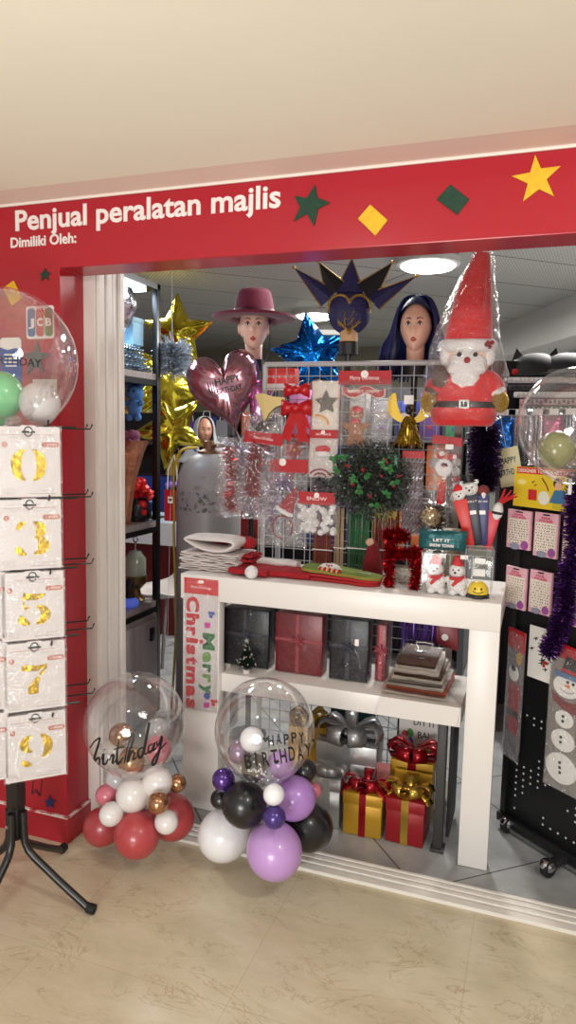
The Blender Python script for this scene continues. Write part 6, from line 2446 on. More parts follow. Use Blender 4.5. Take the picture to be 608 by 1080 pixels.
# ---------------------------------------------------------------- black shelf unit behind the jamb
SXP = at(165, 500, 3.3).x
zt = at(160, 300, 3.3).z
t = thing('shelf_unit', 'black steel shelf unit with grey wooden boards just behind the door jamb', 'shelf unit', (SXP - .2, 3.0, 0))
for (x, y) in ((SXP, 3.3), (SXP - .42, 3.3), (SXP, 2.55), (SXP - .42, 2.55)):
    MB().bb((x - .016, y - .016, .02), (x + .016, y + .016, zt)).build('post', BLKMET, t, world=True, bevel=.002)
WOODG = mat('grey_wood_board', (168, 160, 160), .5, var=.12, vscale=6, stretch=(1, 12, 1))
zs = [at(150, 398, 3.1).z, at(150, 560, 3.1).z, at(150, 648, 3.1).z]
MB().bb((SXP - .43, 2.53, zt - .03), (SXP + .016, 3.316, zt)).build('top_rail', BLKMET, t, world=True)
for z in zs:
    MB().bb((SXP - .43, 2.53, z - .028), (SXP + .012, 3.312, z)).build('rail', BLKMET, t, world=True)
    MB().bb((SXP - .42, 2.54, z), (SXP + .008, 3.308, z + .032)).build('board', WOODG, t, world=True)
MB().bb((SXP - .15, 2.6, zt - .045), (SXP - .03, 3.25, zt - .032)).build('light_strip', mat('led_strip', (240, 248, 255), .5, emit=(215, 235, 255), estr=14), t, world=True)
area('shelf_light', (SXP - .09, 2.95, zt - .06), .3, 5, (.85, .93, 1))
# cabinet under it
c = thing('cabinet', 'grey wood cabinet under the black shelf unit by the jamb', 'cabinet', (SXP - .2, 3.0, 0))
MB().bb((SXP - .43, 2.56, .02), (SXP + .02, 3.27, zs[2] - .03)).build('body', WOODG, c, world=True, bevel=.003)
MB().bb((SXP + .02, 2.58, .04), (SXP + .036, 3.25, zs[2] - .05)).build('door', mat('grey_wood_door', (176, 166, 170), .5, var=.14, vscale=6, stretch=(1, 12, .6)), c, world=True, bevel=.002)
MB().bb((SXP + .036, 3.17, zs[2] - .16), (SXP + .05, 3.2, zs[2] - .09)).build('handle', BLKMET, c, world=True, bevel=.002)

zb = [z + .0325 for z in zs]
# top board: shredded silver fringe, pale blue box
t = thing('silver_curtain', 'pile of folded silver fringe curtains on the top board of the black shelf', 'fringe curtain', (SXP - .16, 3.04, zb[0]))
b = MB()
for k in range(9):
    def fr_(u, v, k=k):
        return Vector(((u - .5) * (.30 - .006 * k) + .01 * math.sin(k * 2), (v - .5) * (.5 - .02 * k), .012 + k * .014 + .008 * noise.noise(Vector((u * 8, v * 24, k))) + .004 * math.sin(v * 90)))
    b.grid(fr_, 8, 60)
b.build('strips', mat('blue_silver_foil', (190, 208, 222), .3, .35), t, smooth=0, fixn=False)
p = at(182, 378, 3.42)
t = thing('crinkle_ball', 'crinkled silver fringe ball just right of the black shelf post', 'fringe ball', p)
b = MB()
tinsel(b, [(-.0, 0, -.06), (0, 0, .06)], .1, 1400, .01)
b.build('fringe', mat('pale_silver_fringe', (196, 206, 216), .3, .4), t, smooth=0, fixn=False)
MB().tube([(0, 0, .05), (-.01, .0, 2.59 - p.z)], .0015, 5).build('hang_string', TAG, t)
p = at(137, 343, 3.2)
t = thing('storage_box', 'pale blue box standing on the silver fringe pile', 'box', (p.x, 3.2, zb[0] + .135))
MB().bb((-.05, -.05, 0), (.05, .05, .13)).build('box', mat('pale_blue_card', (150, 205, 235), .5), t, bevel=.003)
MB().bb((-.052, -.052, .11), (.052, .052, .135)).build('lid', mat('pale_blue_lid', (170, 215, 240), .5), t, bevel=.003)
p = at(131, 320, 3.1)
t = thing('foil_balloon', 'silver foil balloon edge peeping past the jamb near the light strip', 'foil balloon', (p.x - .02, 3.1, p.z), rz=.4)
puff(lambda u: (.075 * math.cos(2 * PI * u) * (1 + .08 * math.cos(10 * PI * u)), .13 * math.sin(2 * PI * u)), .05, 1, 60, 8, .3).build('foil', mat('silver_foil_balloon', (196, 192, 198), .15, .95, bump=.4, bscale=20), t, smooth=180)
MB().tube([(0, 0, .1), (-.0, .0, zt - p.z - .02)], .0015, 5).build('ribbon_string', TAG, t)
# second board: plush, purple pack, copper cone, red flowers, black bag, laptop
p = at(143, 415, 3.22)
t = thing('plush_toy', 'light blue plush hanging under the top board of the black shelf', 'plush toy', (p.x, 3.22, p.z - .03))
b = MB()
b.ball((0, 0, .03), .045, 16, 12)
b.ball((.0, -.01, -.04), .04, 16, 12, sc=(1, .9, 1.2))
for sg in (-1, 1):
    b.ball((sg * .035, 0, .07), .018, 10, 8)
    b.ball((sg * .045, -.02, -.02), .016, 10, 8)
    b.ball((sg * .025, -.02, -.09), .02, 10, 8)
b.build('body', mat('blue_plush', (84, 140, 210), .9, bump=.3, bscale=80), t, smooth=180)
b = MB()
for sg in (-1, 1):
    b.ball((sg * .016, -.042, .04), .006, 8, 6)
b.build('eyes', BLACK, t)
MB().tube([(0, 0, .07), (0, 0, zs[0] - .028 - (p.z - .03))], .002, 5).build('hang_string', TAG, t)
zz = zb[1]
p = at(140, 490, 3.1)
t = thing('foil_bouquet_wrap', 'copper foil cone bouquet wrap on the middle board of the black shelf', 'bouquet', (p.x - .04, 3.08, zz))
b = MB().lathe([(.03, 0), (.035, .02), (.06, .2), (.10, .36), (.115, .42)], n=18, cap=False, wob=lambda a, i: .12 * math.sin(5 * a + i))
b.build('wrap', mat('copper_foil', (190, 130, 104), .25, .7, bump=.5, bscale=20), t, smooth=0)
b = MB()
for k in range(14):
    b.ball((rnd.uniform(-.07, .07), rnd.uniform(-.06, .06), .40 + rnd.uniform(0, .06)), .025, 10, 8, bumpy=.4)
b.build('flowers', mat('plum_pink', (150, 90, 120), .8), t)
p = at(144, 520, 3.22)
t = thing('artificial_flowers', 'bright red foil flowers in a black bag on the middle board', 'flowers', (p.x, 3.22, zz))
b = MB().lathe([(.06, 0), (.075, .03), (.07, .09), (.05, .12)], n=20, cap=True, wob=lambda a, i: .08 * math.sin(4 * a + i * 2))
b.build('bag', mat('black_plastic', (26, 28, 36), .25), t)
b = MB()
for k in range(26):
    b.ball((rnd.gauss(.01, .035), rnd.gauss(0, .03), .15 + rnd.uniform(-.03, .06)), .022, 10, 7, bumpy=.5, bs=6)
b.ball((.055, -.03, .09), .022, 10, 8, bumpy=.4)
b.ball((.06, -.03, .05), .018, 10, 8, bumpy=.4)
b.build('blossoms', mat('red_foil_flower', (214, 40, 40), .35, .2), t)
# lowest board: candle jar, ornament, glowing oval
zz = zb[2]
p = at(141, 615, 3.2)
t = thing('glass_jar', 'pale glass jar with a gold stand on the lowest board of the black shelf', 'jar', (p.x, 3.22, zz))
b = MB().lathe([(.04, .0), (.02, .02), (.018, .06), (.05, .1), (.055, .11), (.055, .23), (.04, .25), (.03, .27), (.001, .275)], n=24)
b.build('jar', mat('pale_green_glass', (170, 186, 170), .15), t)
MB().lathe([(.045, 0), (.05, .01), (.03, .03), (.022, .08), (.05, .12), (.056, .14), (.057, .10), (.03, .07)], n=24, cap=False).build('gold_stand', mat('antique_gold', (120, 96, 54), .35, .7), t)
MB().tube([(0, 0, .27), (.0, .0, .31), (.015, 0, .33), (0, 0, .35), (-.015, 0, .33), (0, 0, .31)], .004, 6).build('knob', SILV, t)
p = at(144, 632, 3.1)
t = thing('trinket_box', 'oval blue glowing trinket box with a dark lid ornament near the jamb', 'trinket box', (p.x - .03, 3.08, zz))
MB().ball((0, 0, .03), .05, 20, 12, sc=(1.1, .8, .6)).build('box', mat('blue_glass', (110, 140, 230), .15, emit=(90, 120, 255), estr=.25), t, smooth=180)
b = MB().lathe([(.03, .055), (.034, .06), (.02, .08), (.028, .11), (.03, .13), (.012, .15), (.001, .152)], n=18)
b.build('lid', mat('dark_bronze', (50, 46, 44), .3, .5), t)

# ---------------------------------------------------------------- helium cylinder and yellow hose
cl, cr = at(187, 600, 3.3), at(250, 600, 3.3)
cx, rad = (cl.x + cr.x) / 2, (cr.x - cl.x) / 2 * .97
zt_ = at(215, 476, 3.3).z
t = thing('gas_cylinder', 'tall scuffed grey gas cylinder standing behind the counter left end', 'gas cylinder', (cx, 3.32, 0))
b = MB().lathe([(rad * .96, 0), (rad, .01), (rad, zt_ - .2), (rad * .97, zt_ - .14), (rad * .85, zt_ - .075), (rad * .6, zt_ - .03), (rad * .32, zt_ - .01), (rad * .2, zt_)], n=48)
b.build('body', scuffed('scuffed_grey_paint', (132, 130, 130), (72, 68, 66), .45, (1, 1, 1.4), 11, .56, .7, .8), t, smooth=50)
MB().lathe([(rad * .34, zt_ - .02), (rad * .36, zt_ + .0), (rad * .2, zt_ + .012), (rad * .16, zt_ + .05), (.02, zt_ + .055), (.001, zt_ + .056)], n=24).build('valve', mat('rusty_brass', (108, 76, 50), .5, .5), t)
MB().tube([(.02, 0, zt_ + .03), (.075, -.02, zt_ + .03)], .012, 10).build('outlet', mat('rusty_brass', (0, 0, 0)), t)
b = MB().lathe([(rad * 1.002, zt_ - .30), (rad * 1.002, zt_ - .20)], n=48, cap=False)
b.build('stencil_marks', scuffed('stencil_grey', (128, 126, 126), (40, 38, 40), .6, (1, 1, 1), 34, .55, .58, .9), t, smooth=60)
p = at(188, 540, 3.0)
t = MB().tube(curve_pts([(cx - .03, 3.24, zt_ + .02), (cx - rad * .6, 3.2, zt_ - .0), (cx - rad - .004, 3.26, zt_ - .12), (cx - rad - .012, 3.28, zt_ - .35), (cx - rad - .015, 3.28, 1.0), (cx - rad - .012, 3.3, .5), (cx - rad - .014, 3.25, .006)], 8), .0065, 8)
tag(t.build('gas_hose', mat('yellow_rubber', (186, 160, 50), .5), smooth=180), 'yellow hose running down the left side of the grey cylinder', 'hose')

# ---------------------------------------------------------------- cash counter behind, chair, bags, person
CBL = mat('pale_blue_counter', (170, 196, 216), .35)
cz = at(165, 545, 4.9).z
x0, x1 = -3.45, at(192, 550, 4.7).x + .05
t = thing('cash_counter', 'pale blue topped cash counter above the dark red panel', 'cash counter', (-2.8, 4.8, 0))
MB().bb((x0, 4.62, cz - .05), (x1, 5.3, cz)).build('worktop', CBL, t, world=True, bevel=.004)
MB().bb((x0, 4.66, .0), (x1 - .04, 4.70, cz - .05)).build('front_panel', mat('dark_red_panel', (104, 20, 26), .5), t, world=True)
MB().bb((x0 + .03, 4.605, cz - .17), (x1, 4.62, cz)).build('fascia', mat('counter_white', (206, 214, 222), .4), t, world=True)
p = at(150, 525, 4.75)
t = thing('monitor', 'dark blue screen on the cash counter seen past the black shelf', 'monitor', (p.x, 4.85, cz))
MB().bb((-.12, -.09, 0), (.12, .05, .012)).build('base', BLKMET, t, bevel=.003)
MB().bb((-.02, -.01, .012), (.02, .01, .1)).build('neck', BLKMET, t)
MB().bb((-.25, -.03, .05), (.25, 0, .34)).build('case', mat('monitor_black', (16, 18, 24), .3), t, bevel=.004)
MB().bb((-.235, -.0315, .065), (.235, -.03, .325)).build('screen', mat('screen_blue', (24, 44, 92), .2, emit=(20, 50, 120), estr=.25), t, smooth=0)
b = MB()
for k in range(4):
    for j in range(2):
        b.bb((-.1 + .06 * k, -.0325, .12 + .06 * j), (-.07 + .06 * k, -.0315, .135 + .06 * j))
b.build('icons', mat('icon_blue', (120, 160, 210), .4), t, smooth=0)
p = at(180, 527, 4.7)
t = thing('shopping_bag', 'red shopping bag with a white square print on the cash counter', 'shopping bag', (p.x, 4.78, cz))
s = mpp(p)
b = MB().add([(-9 * s, -.06, 0), (8 * s, -.06, 0), (8 * s, .06, 0), (-9 * s, .06, 0), (-10 * s, -.05, 33 * s), (9 * s, -.05, 33 * s), (9 * s, .05, 33 * s), (-10 * s, .05, 33 * s)],
             [(0, 1, 2, 3), (0, 4, 5, 1), (1, 5, 6, 2), (2, 6, 7, 3), (3, 7, 4, 0)])
b.build('bag', mat('bag_red', (168, 26, 34), .4), t, smooth=0)
MB().prism([(-5 * s, 19 * s), (1 * s, 19 * s), (1 * s, 26 * s), (-5 * s, 26 * s)], -.058, -.0565).build('print_square', WHITE_VINYL, t, smooth=0)
MB().prism([(-2 * s + 2 * s * 16 * math.sin(a) ** 3 / 16, 22.5 * s + 2 * s * (13 * math.cos(a) - 5 * math.cos(2 * a) - 2 * math.cos(3 * a) - math.cos(4 * a)) / 16) for a in [2 * PI * i / 20 for i in range(20)]], -.0588, -.058).build('print_heart', BLACK, t, smooth=0)
for sg in (-1,):
    MB().tube([(-6 * s, -.05, 33 * s), (-5 * s, -.05, 55 * s), (2 * s, -.05, 70 * s), (5 * s, -.05, 55 * s), (6 * s, -.05, 33 * s)], .005, 6).build('handle', TAG, t)
p = at(184, 503, 4.8)
t = thing('glove_balloon', 'small violet bow resting on top of the red shopping bag', 'bow', (p.x, 4.78, cz + 33 * s + .001))
b = MB()
for k in range(5):
    a = k * 1.256
    b.ball((.035 * math.cos(a), .03 * math.sin(a), .03), .028, 12, 8)
b.ball((0, 0, .035), .02, 10, 8)
t.name = 'gift_bow'
b.build('loops', mat('violet_gloss', (126, 88, 190), .3), t)
# chair
p = ground(178, 655)
t = thing('chair', 'pale grey curved shell chair in front of the dark red panel', 'chair', (-2.35, 4.25, 0), rz=-.5)
SHELL = mat('grey_shell', (176, 170, 166), .5)
prof = [(-.22, .46), (-.12, .43), (.05, .43), (.16, .46), (.22, .56), (.26, .7), (.28, .84)]
cp = curve_pts(prof, 5)
b = MB().grid(lambda u, v: Vector(((u - .5) * .44, cp[min(int(v * (len(cp) - 1)), len(cp) - 1)][0], cp[min(int(v * (len(cp) - 1)), len(cp) - 1)][1] + .05 * (2 * u - 1) ** 2)), 10, len(cp) - 1)
solid(b.build('seat_shell', SHELL, t, smooth=180, fixn=False), .012)
for sx in (-1, 1):
    for sy in (-1, 1):
        MB().tube([(sx * .14, sy * .12, .44), (sx * .22, sy * .2, .0)], .012, 8).build('leg', mat('chair_leg', (150, 146, 140), .4, .6), t)


# person in a headscarf behind the cash counter
p = at(213, 468, 5.55)
px_, py_ = p.x, 5.6
t = thing('person', 'person in a pale grey headscarf and dark top standing behind the cash counter', 'person', (px_, py_, 0), rz=facing((px_, py_)) + .15)
me = bpy.data.meshes.new('body')
J = {'pelvis': (0, 0, .92, .14), 'belly': (0, 0, 1.05, .125), 'chest': (0, .01, 1.24, .135), 'neckb': (0, .01, 1.36, .06), 'necktop': (0, 0, 1.43, .05),
     'sl': (-.16, .01, 1.31, .06), 'el': (-.2, 0.02, 1.05, .045), 'wl': (-.14, -.18, .96, .03), 'sr': (.16, .01, 1.31, .06), 'er': (.21, .02, 1.05, .045), 'wr': (.15, -.18, .97, .03),
     'hl': (-.09, 0, .84, .1), 'kl': (-.1, -.01, .48, .07), 'al': (-.1, .02, .08, .045), 'fl': (-.1, -.12, .035, .035), 'hr': (.09, 0, .84, .1), 'kr': (.1, -.01, .48, .07), 'ar': (.1, .02, .08, .045), 'fr': (.1, -.12, .035, .035)}
nm = list(J)
ed = [('pelvis', 'belly'), ('belly', 'chest'), ('chest', 'neckb'), ('neckb', 'necktop'), ('chest', 'sl'), ('sl', 'el'), ('el', 'wl'), ('chest', 'sr'), ('sr', 'er'), ('er', 'wr'),
      ('pelvis', 'hl'), ('hl', 'kl'), ('kl', 'al'), ('al', 'fl'), ('pelvis', 'hr'), ('hr', 'kr'), ('kr', 'ar'), ('ar', 'fr')]
me.from_pydata([J[n_][:3] for n_ in nm], [(nm.index(a), nm.index(b_)) for a, b_ in ed], [])
ob = bpy.data.objects.new('body', me)
COL.objects.link(ob)
ob.parent = t
sk_ = ob.modifiers.new('skin', 'SKIN')
lay = me.skin_vertices[0].data if me.skin_vertices else None
if lay is None:
    b_ = bmesh.new()
    b_.from_mesh(me)
    b_.verts.layers.skin.verify()
    b_.to_mesh(me)
    b_.free()
    lay = me.skin_vertices[0].data
for i, n_ in enumerate(nm):
    r = J[n_][3]
    lay[i].radius = (r, r)
    lay[i].use_root = (i == 0)
sb = ob.modifiers.new('smooth', 'SUBSURF')
sb.levels = sb.render_levels = 2
me.materials.append(mat('dark_top', (32, 33, 42), .85))
P_SKIN = mat('person_skin', (176, 124, 100), .5)
make_head(t, Matrix.Translation((0, -.01, 1.54)) @ Matrix.Scale(.95, 4), skin=P_SKIN, neck=.0, ears=False, lipm=mat('person_lip', (140, 80, 76), .5), name='face')
for sg in (-1, 1):
    b = MB().ball((sg * .14, -.2, .965), .034, 12, 8, sc=(.9, 1.2, .6))
    for f_ in range(4):
        b.tube([(sg * (.12 + .014 * f_), -.22, .965), (sg * (.118 + .013 * f_), -.26, .96), (sg * (.116 + .012 * f_), -.285 + .004 * abs(f_ - 1.5), .95)], [.009, .008, .006], 8)
    b.tube([(sg * .112, -.19, .965), (sg * .09, -.215, .965), (sg * .085, -.24, .96)], [.01, .009, .007], 8)
    b.build('hand', P_SKIN, t, smooth=180)
HIJ = mat('grey_scarf', (150, 152, 156), .9, bump=.2, bscale=50)


def scarf(u, v):
    # u around from the left cheek over the back to the right cheek, v from crown to shoulders
    a = (-.74 + 1.48 * u) * PI
    if v < .5:
        q = v / .5
        r = .104 * math.sin(PI / 2 * q) ** .8
        z = 1.545 + .125 * math.cos(PI / 2 * q)
        return Vector((r * math.sin(a) * .92, r * math.cos(a) * 1.15 + .01, z))
    q = (v - .5) / .5
    r = .104 + .0 * q + .11 * q ** 1.6
    z = 1.545 - .28 * q
    k = 1 - .35 * q if False else 1
    return Vector((r * math.sin(a * (1 + .30 * q)) * (.92 + .25 * q), r * math.cos(a * (1 + .30 * q)) * (1.12 - .3 * q) + .01, z + .012 * math.sin(a * 7) * q))


b = MB().grid(scarf, 40, 24)
b.ball((0, .0, 1.665), .001, 6, 4)
solid(b.build('headscarf', HIJ, t, smooth=180, fixn=False), .006)
b = MB().tube([(-.10, -.075, 1.40), (-.03, -.15, 1.28), (.07, -.155, 1.16), (.13, -.10, 1.05)], [.02, .022, .022, .02], 8)
b.build('sash', mat('blue_sash', (50, 60, 120), .7), t)

# ---------------------------------------------------------------- shelves of party goods along the back of the shop
GREYSH = mat('shelf_grey', (78, 78, 82), .5)


def rack_back(name, lab, x0, x1, y, zs_, depth=.35):
    t = thing(name, lab, 'shelf rack', ((x0 + x1) / 2, y, 0))
    for z in zs_:
        MB().bb((x0, y, z - .02), (x1, y + depth, z)).build('board', GREYSH, t, world=True)
    for x in (x0, x1):
        MB().bb((x - .02, y, 0), (x + .02, y + depth, zs_[-1] + .35)).build('side_panel', GREYSH, t, world=True)
    MB().bb((x0, y + depth, 0), (x1, y + depth + .015, zs_[-1] + .35)).build('back_panel', mat('rack_back', (36, 34, 38), .7), t, world=True)
    return t


rack_back('goods_rack', 'tall grey goods rack across the middle of the shop behind the grid', -2.05, -.42, 4.55, [.35, .8, 1.2, 1.52])
kinds = [((190, 40, 48), 'red'), ((60, 80, 170), 'blue'), ((206, 170, 60), 'gold'), ((190, 120, 170), 'pink'), ((120, 120, 126), 'silver'), ((60, 130, 90), 'green'), ((40, 40, 44), 'black'), ((150, 146, 142), 'grey'), ((120, 80, 160), 'violet'), ((210, 110, 50), 'orange')]
i = 0
for zi, z in enumerate((.8, 1.2, 1.52)):
    x = -1.98
    while x < -.55:
        c, nmz = kinds[(i * 7 + zi * 3) % len(kinds)]
        w_, h_, d_ = rnd.uniform(.1, .17), rnd.uniform(.2, .33), rnd.uniform(.1, .2)
        t = thing('party_box', '%s party goods box with a beige label on the goods rack behind the grid' % nmz, 'box', (x + w_ / 2, 4.58 + d_ / 2, z), group='%s party boxes on the goods rack' % nmz)
        MB().bb((-w_ / 2, -d_ / 2, 0), (w_ / 2, d_ / 2, h_)).build('carton', mat('carton_' + nmz, tuple(int(v * .75) for v in c), .5), t, bevel=.002)
        MB().prism(round_rect(w_ * .7, h_ * .22, .004, 0, h_ * .6), -d_ / 2 - .0012, -d_ / 2).build('label_panel', mat('label_beige', (150, 138, 130), .6), t, smooth=0)
        MB().prism(star_pts(5, w_ * .18, w_ * .08, PI / 2, 0, h_ * .28), -d_ / 2 - .0012, -d_ / 2).build('printed_star', mat('carton_' + kinds[(i + 4) % 10][1], kinds[(i + 4) % 10][0], .4), t, smooth=0)
        x += w_ + rnd.uniform(.012, .04)
        i += 1

rack_back('goods_rack', 'long grey goods rack at the far left behind the person', -5.4, -2.6, 6.9, [.5, .95, 1.4])
i = 0
for zi, z in enumerate((.95, 1.4)):
    x = -3.9
    while x < -2.85:
        c, nmz = kinds[(i * 3 + zi * 5 + 2) % len(kinds)]
        w_, h_, d_ = rnd.uniform(.14, .22), rnd.uniform(.22, .36), .18
        t = thing('party_bag', '%s party bag with a handle on the rack behind the person' % nmz, 'bag', (x + w_ / 2, 7.02, z), group='%s party bags on the far rack' % nmz)
        MB().add([(-w_ / 2, -d_ / 2, 0), (w_ / 2, -d_ / 2, 0), (w_ / 2, d_ / 2, 0), (-w_ / 2, d_ / 2, 0), (-w_ / 2, -d_ * .2, h_), (w_ / 2, -d_ * .2, h_), (w_ / 2, d_ * .2, h_), (-w_ / 2, d_ * .2, h_)],
                 [(0, 1, 2, 3), (0, 4, 5, 1), (1, 5, 6, 2), (2, 6, 7, 3), (3, 7, 4, 0)]).build('bag', mat('carton_' + nmz, (0, 0, 0)), t, smooth=0)
        MB().tube([(-w_ * .25, -d_ * .2, h_ - .01), (-w_ * .2, -d_ * .2, h_ + .06), (w_ * .2, -d_ * .2, h_ + .06), (w_ * .25, -d_ * .2, h_ - .01)], .004, 5).build('handle', TAG, t)
        x += w_ + .03
        i += 1
# ---------------------------------------------------------------- black pegboard stand on the right
PB = mat('pegboard_black', (17, 17, 19), .45)
O = Vector((-.06, 2.83, 0))
PU = Vector((.774, -.633, 0)).normalized()
PN = Vector((PU.y, -PU.x, 0))                       # outward, towards the passage
pa = math.atan2(PU.y, PU.x)
zb0 = onplane(527, 853, O, PN).z
CH = mat('chrome', (200, 200, 204), .12, 1.0)


def pegpt(px, py, off=0.0):
    return onplane(px, py, O + PN * off, PN)


def ploc(p):                                        # position along the board
    return (Vector(p) - O).dot(PU)


t = thing('pegboard_stand', 'black perforated display stand on chrome castors at the right of the counter', 'display stand', O, rz=pa)
W_ = .82
BT = pegpt(545, 496).z
MB().bb((0, 0, zb0), (W_, .02, BT)).build('board', PB, t, bevel=.002)
MB().bb((-.012, -.012, zb0 - .02), (.012, .03, BT + .01)).build('side_post', PB, t, bevel=.002)
MB().bb((W_ - .012, -.012, zb0 - .02), (W_ + .012, .03, BT + .01)).build('side_post', PB, t, bevel=.002)
MB().bb((-.02, -.02, zb0 - .035), (W_ + .02, .035, zb0)).build('bottom_rail', PB, t, bevel=.002)
HOLE = mat('peg_hole_light', (196, 198, 200), .6)  # pale colour paints the light showing through from behind the board
hb = MB()
for i in range(22):
    for j in range(16):
        x, z = .05 + i * .034, zb0 + .04 + j * .026
        q = noise.noise(Vector((x * 7, z * 9, 3)))
        if q > .05:
            hb.prism(disc_pts(.0042, 8, x, z), -.0008, .0)
hb.build('lit_peg_holes', HOLE, t, smooth=0)
for kx, ya in ((.03, -.03), (.30, -.125), (W_ - .07, -.125)):
    ft = MB().bb((kx - .016, ya, zb0 - .04), (kx + .016, .30, zb0 - .015)).build('foot_bar', mat('foot_dark', (34, 34, 36), .5), t, bevel=.003)
MB().bb((.05, -.02, zb0 - .055), (W_ - .06, .28, zb0 - .042)).build('mesh_tray', mat('tray_grey', (92, 92, 90), .5, bump=.6, bscale=200), t, smooth=0)


def castor(cx, cy):
    top = zb0 - .035
    r = .03
    MB().tube([(cx, cy, top), (cx, cy, r * 1.9)], .008, 10).build('castor_stem', CH, t)
    b = MB().lathe([(r * .8, -.016), (r, -.012), (r, .012), (r * .8, .016)], (cx + .004, cy, r), n=24, axis='x')
    b.v = [Vector((p.x, p.y, p.z)) for p in b.v]
    w_ = b.build('castor_wheel', mat('black_rubber', (0, 0, 0)), t)
    MB().ball((cx, cy, r * 1.25), r * 1.0, 18, 12, sc=(.95, 1.0, .82)).build('castor_hood', CH, t, smooth=180)


for cx, cy in ((.03, -.015), (.30, -.11), (W_ - .07, -.11), (.03, .28), (.30, .28), (W_ - .07, .28)):
    castor(cx, cy)

BOX_F = FILM


def peg(name, lab, cat, x0, y0, x1, y1, off=.03, group=None):
    a = pegpt(x0, y1, off)
    b_ = pegpt(x1, y0, off)
    c_ = pegpt((x0 + x1) / 2, (y0 + y1) / 2, off)
    w = ploc(b_) - ploc(a)
    zlo, zhi = pegpt((x0 + x1) / 2, y1, off).z, pegpt((x0 + x1) / 2, y0, off).z
    base = O + PN * off + PU * ((ploc(a) + ploc(b_)) / 2)
    t = thing(name, lab, cat, (base.x, base.y, zlo), rz=pa, group=group)
    return t, w, zhi - zlo


# yellow poster card
YEL = mat('poster_yellow', (222, 190, 40), .45)
t, w, h = peg('poster', 'yellow temporary tattoo poster with cartoon children on top of the black stand', 'poster', 541, 494, 622, 538, .05)
MB().bb((-w / 2, 0, 0), (w / 2, .004, h)).build('card', YEL, t, smooth=0)
MB().bb((-w / 2 + .012, -.001, h * .83), (w / 2, 0, h * .99)).build('title_band', mat('poster_red', (190, 40, 40), .45), t, smooth=0)
text(MB(), 'DESIGNER TEMPORARY TATTOOS', -w / 2 + .016, h * .865, w * .9, h * .09, y=-.001, t=.0005, bold=.02).build('title_lettering', mat('cream_card', (0, 0, 0)), t, smooth=0)


def flat(pts, nm, c, y=-.001, tt=.0006):
    return MB().prism(pts, y - tt, y).build(nm, mat('print_%d_%d_%d' % c, c, .5), t, smooth=0)


flat(round_rect(w * .12, h * .26, .003, -w * .22, h * .32), 'printed_book', (196, 40, 44))
flat(disc_pts(h * .17, 16, -w * .06, h * .27), 'printed_ball', (224, 220, 206))
flat([(w * .02, h * .18), (w * .2, h * .15), (w * .3, h * .35), (w * .2, h * .5), (w * .08, h * .48)], 'printed_shirt', (60, 110, 150))
flat(disc_pts(h * .10, 16, w * .13, h * .59), 'printed_face', (214, 170, 140), y=-.0013)
flat(disc_pts(h * .13, 16, w * .12, h * .65), 'printed_hair', (36, 28, 28), y=-.0008)
flat([(w * .24, h * .38), (w * .4, h * .25), (w * .42, h * .32), (w * .26, h * .46)], 'printed_arm', (60, 110, 150))
flat([(w * .24, h * .12), (w * .42, h * .1), (w * .42, h * .27), (w * .26, h * .3)], 'printed_red_badge', (190, 40, 44), y=-.0014)
flat(round_rect(w * .13, h * .14, .002, w * .13, h * .1), 'printed_yellow_badge', (196, 176, 30), y=-.0014)
flat(disc_pts(h * .07, 12, -w * .38, h * .62, sx=2), 'printed_cloud', (232, 214, 130))
b = MB()
b.stroke([(-w * .1, h * .75), (-w * .03, h * .58), (-w * .0, h * .45)], .005, y=-.001, t=.0006)
b.stroke([(-w * .24, h * .62), (-w * .2, h * .66)], .004, y=-.001, t=.0006)
b.stroke([(-w * .2, h * .55), (-w * .17, h * .58)], .004, y=-.001, t=.0006)
b.stroke(arc(w * .26, h * .68, h * .05, h * .06, 0, 220), .003, y=-.001, t=.0006)
b.build('printed_lines', mat('print_brown', (110, 70, 40), .5), t, smooth=0)
for z_ in (h * .86,):
    MB().tube([(0, .004, z_), (0, .05, z_)], .003, 5).build('hook_wire', BLKMET, t)

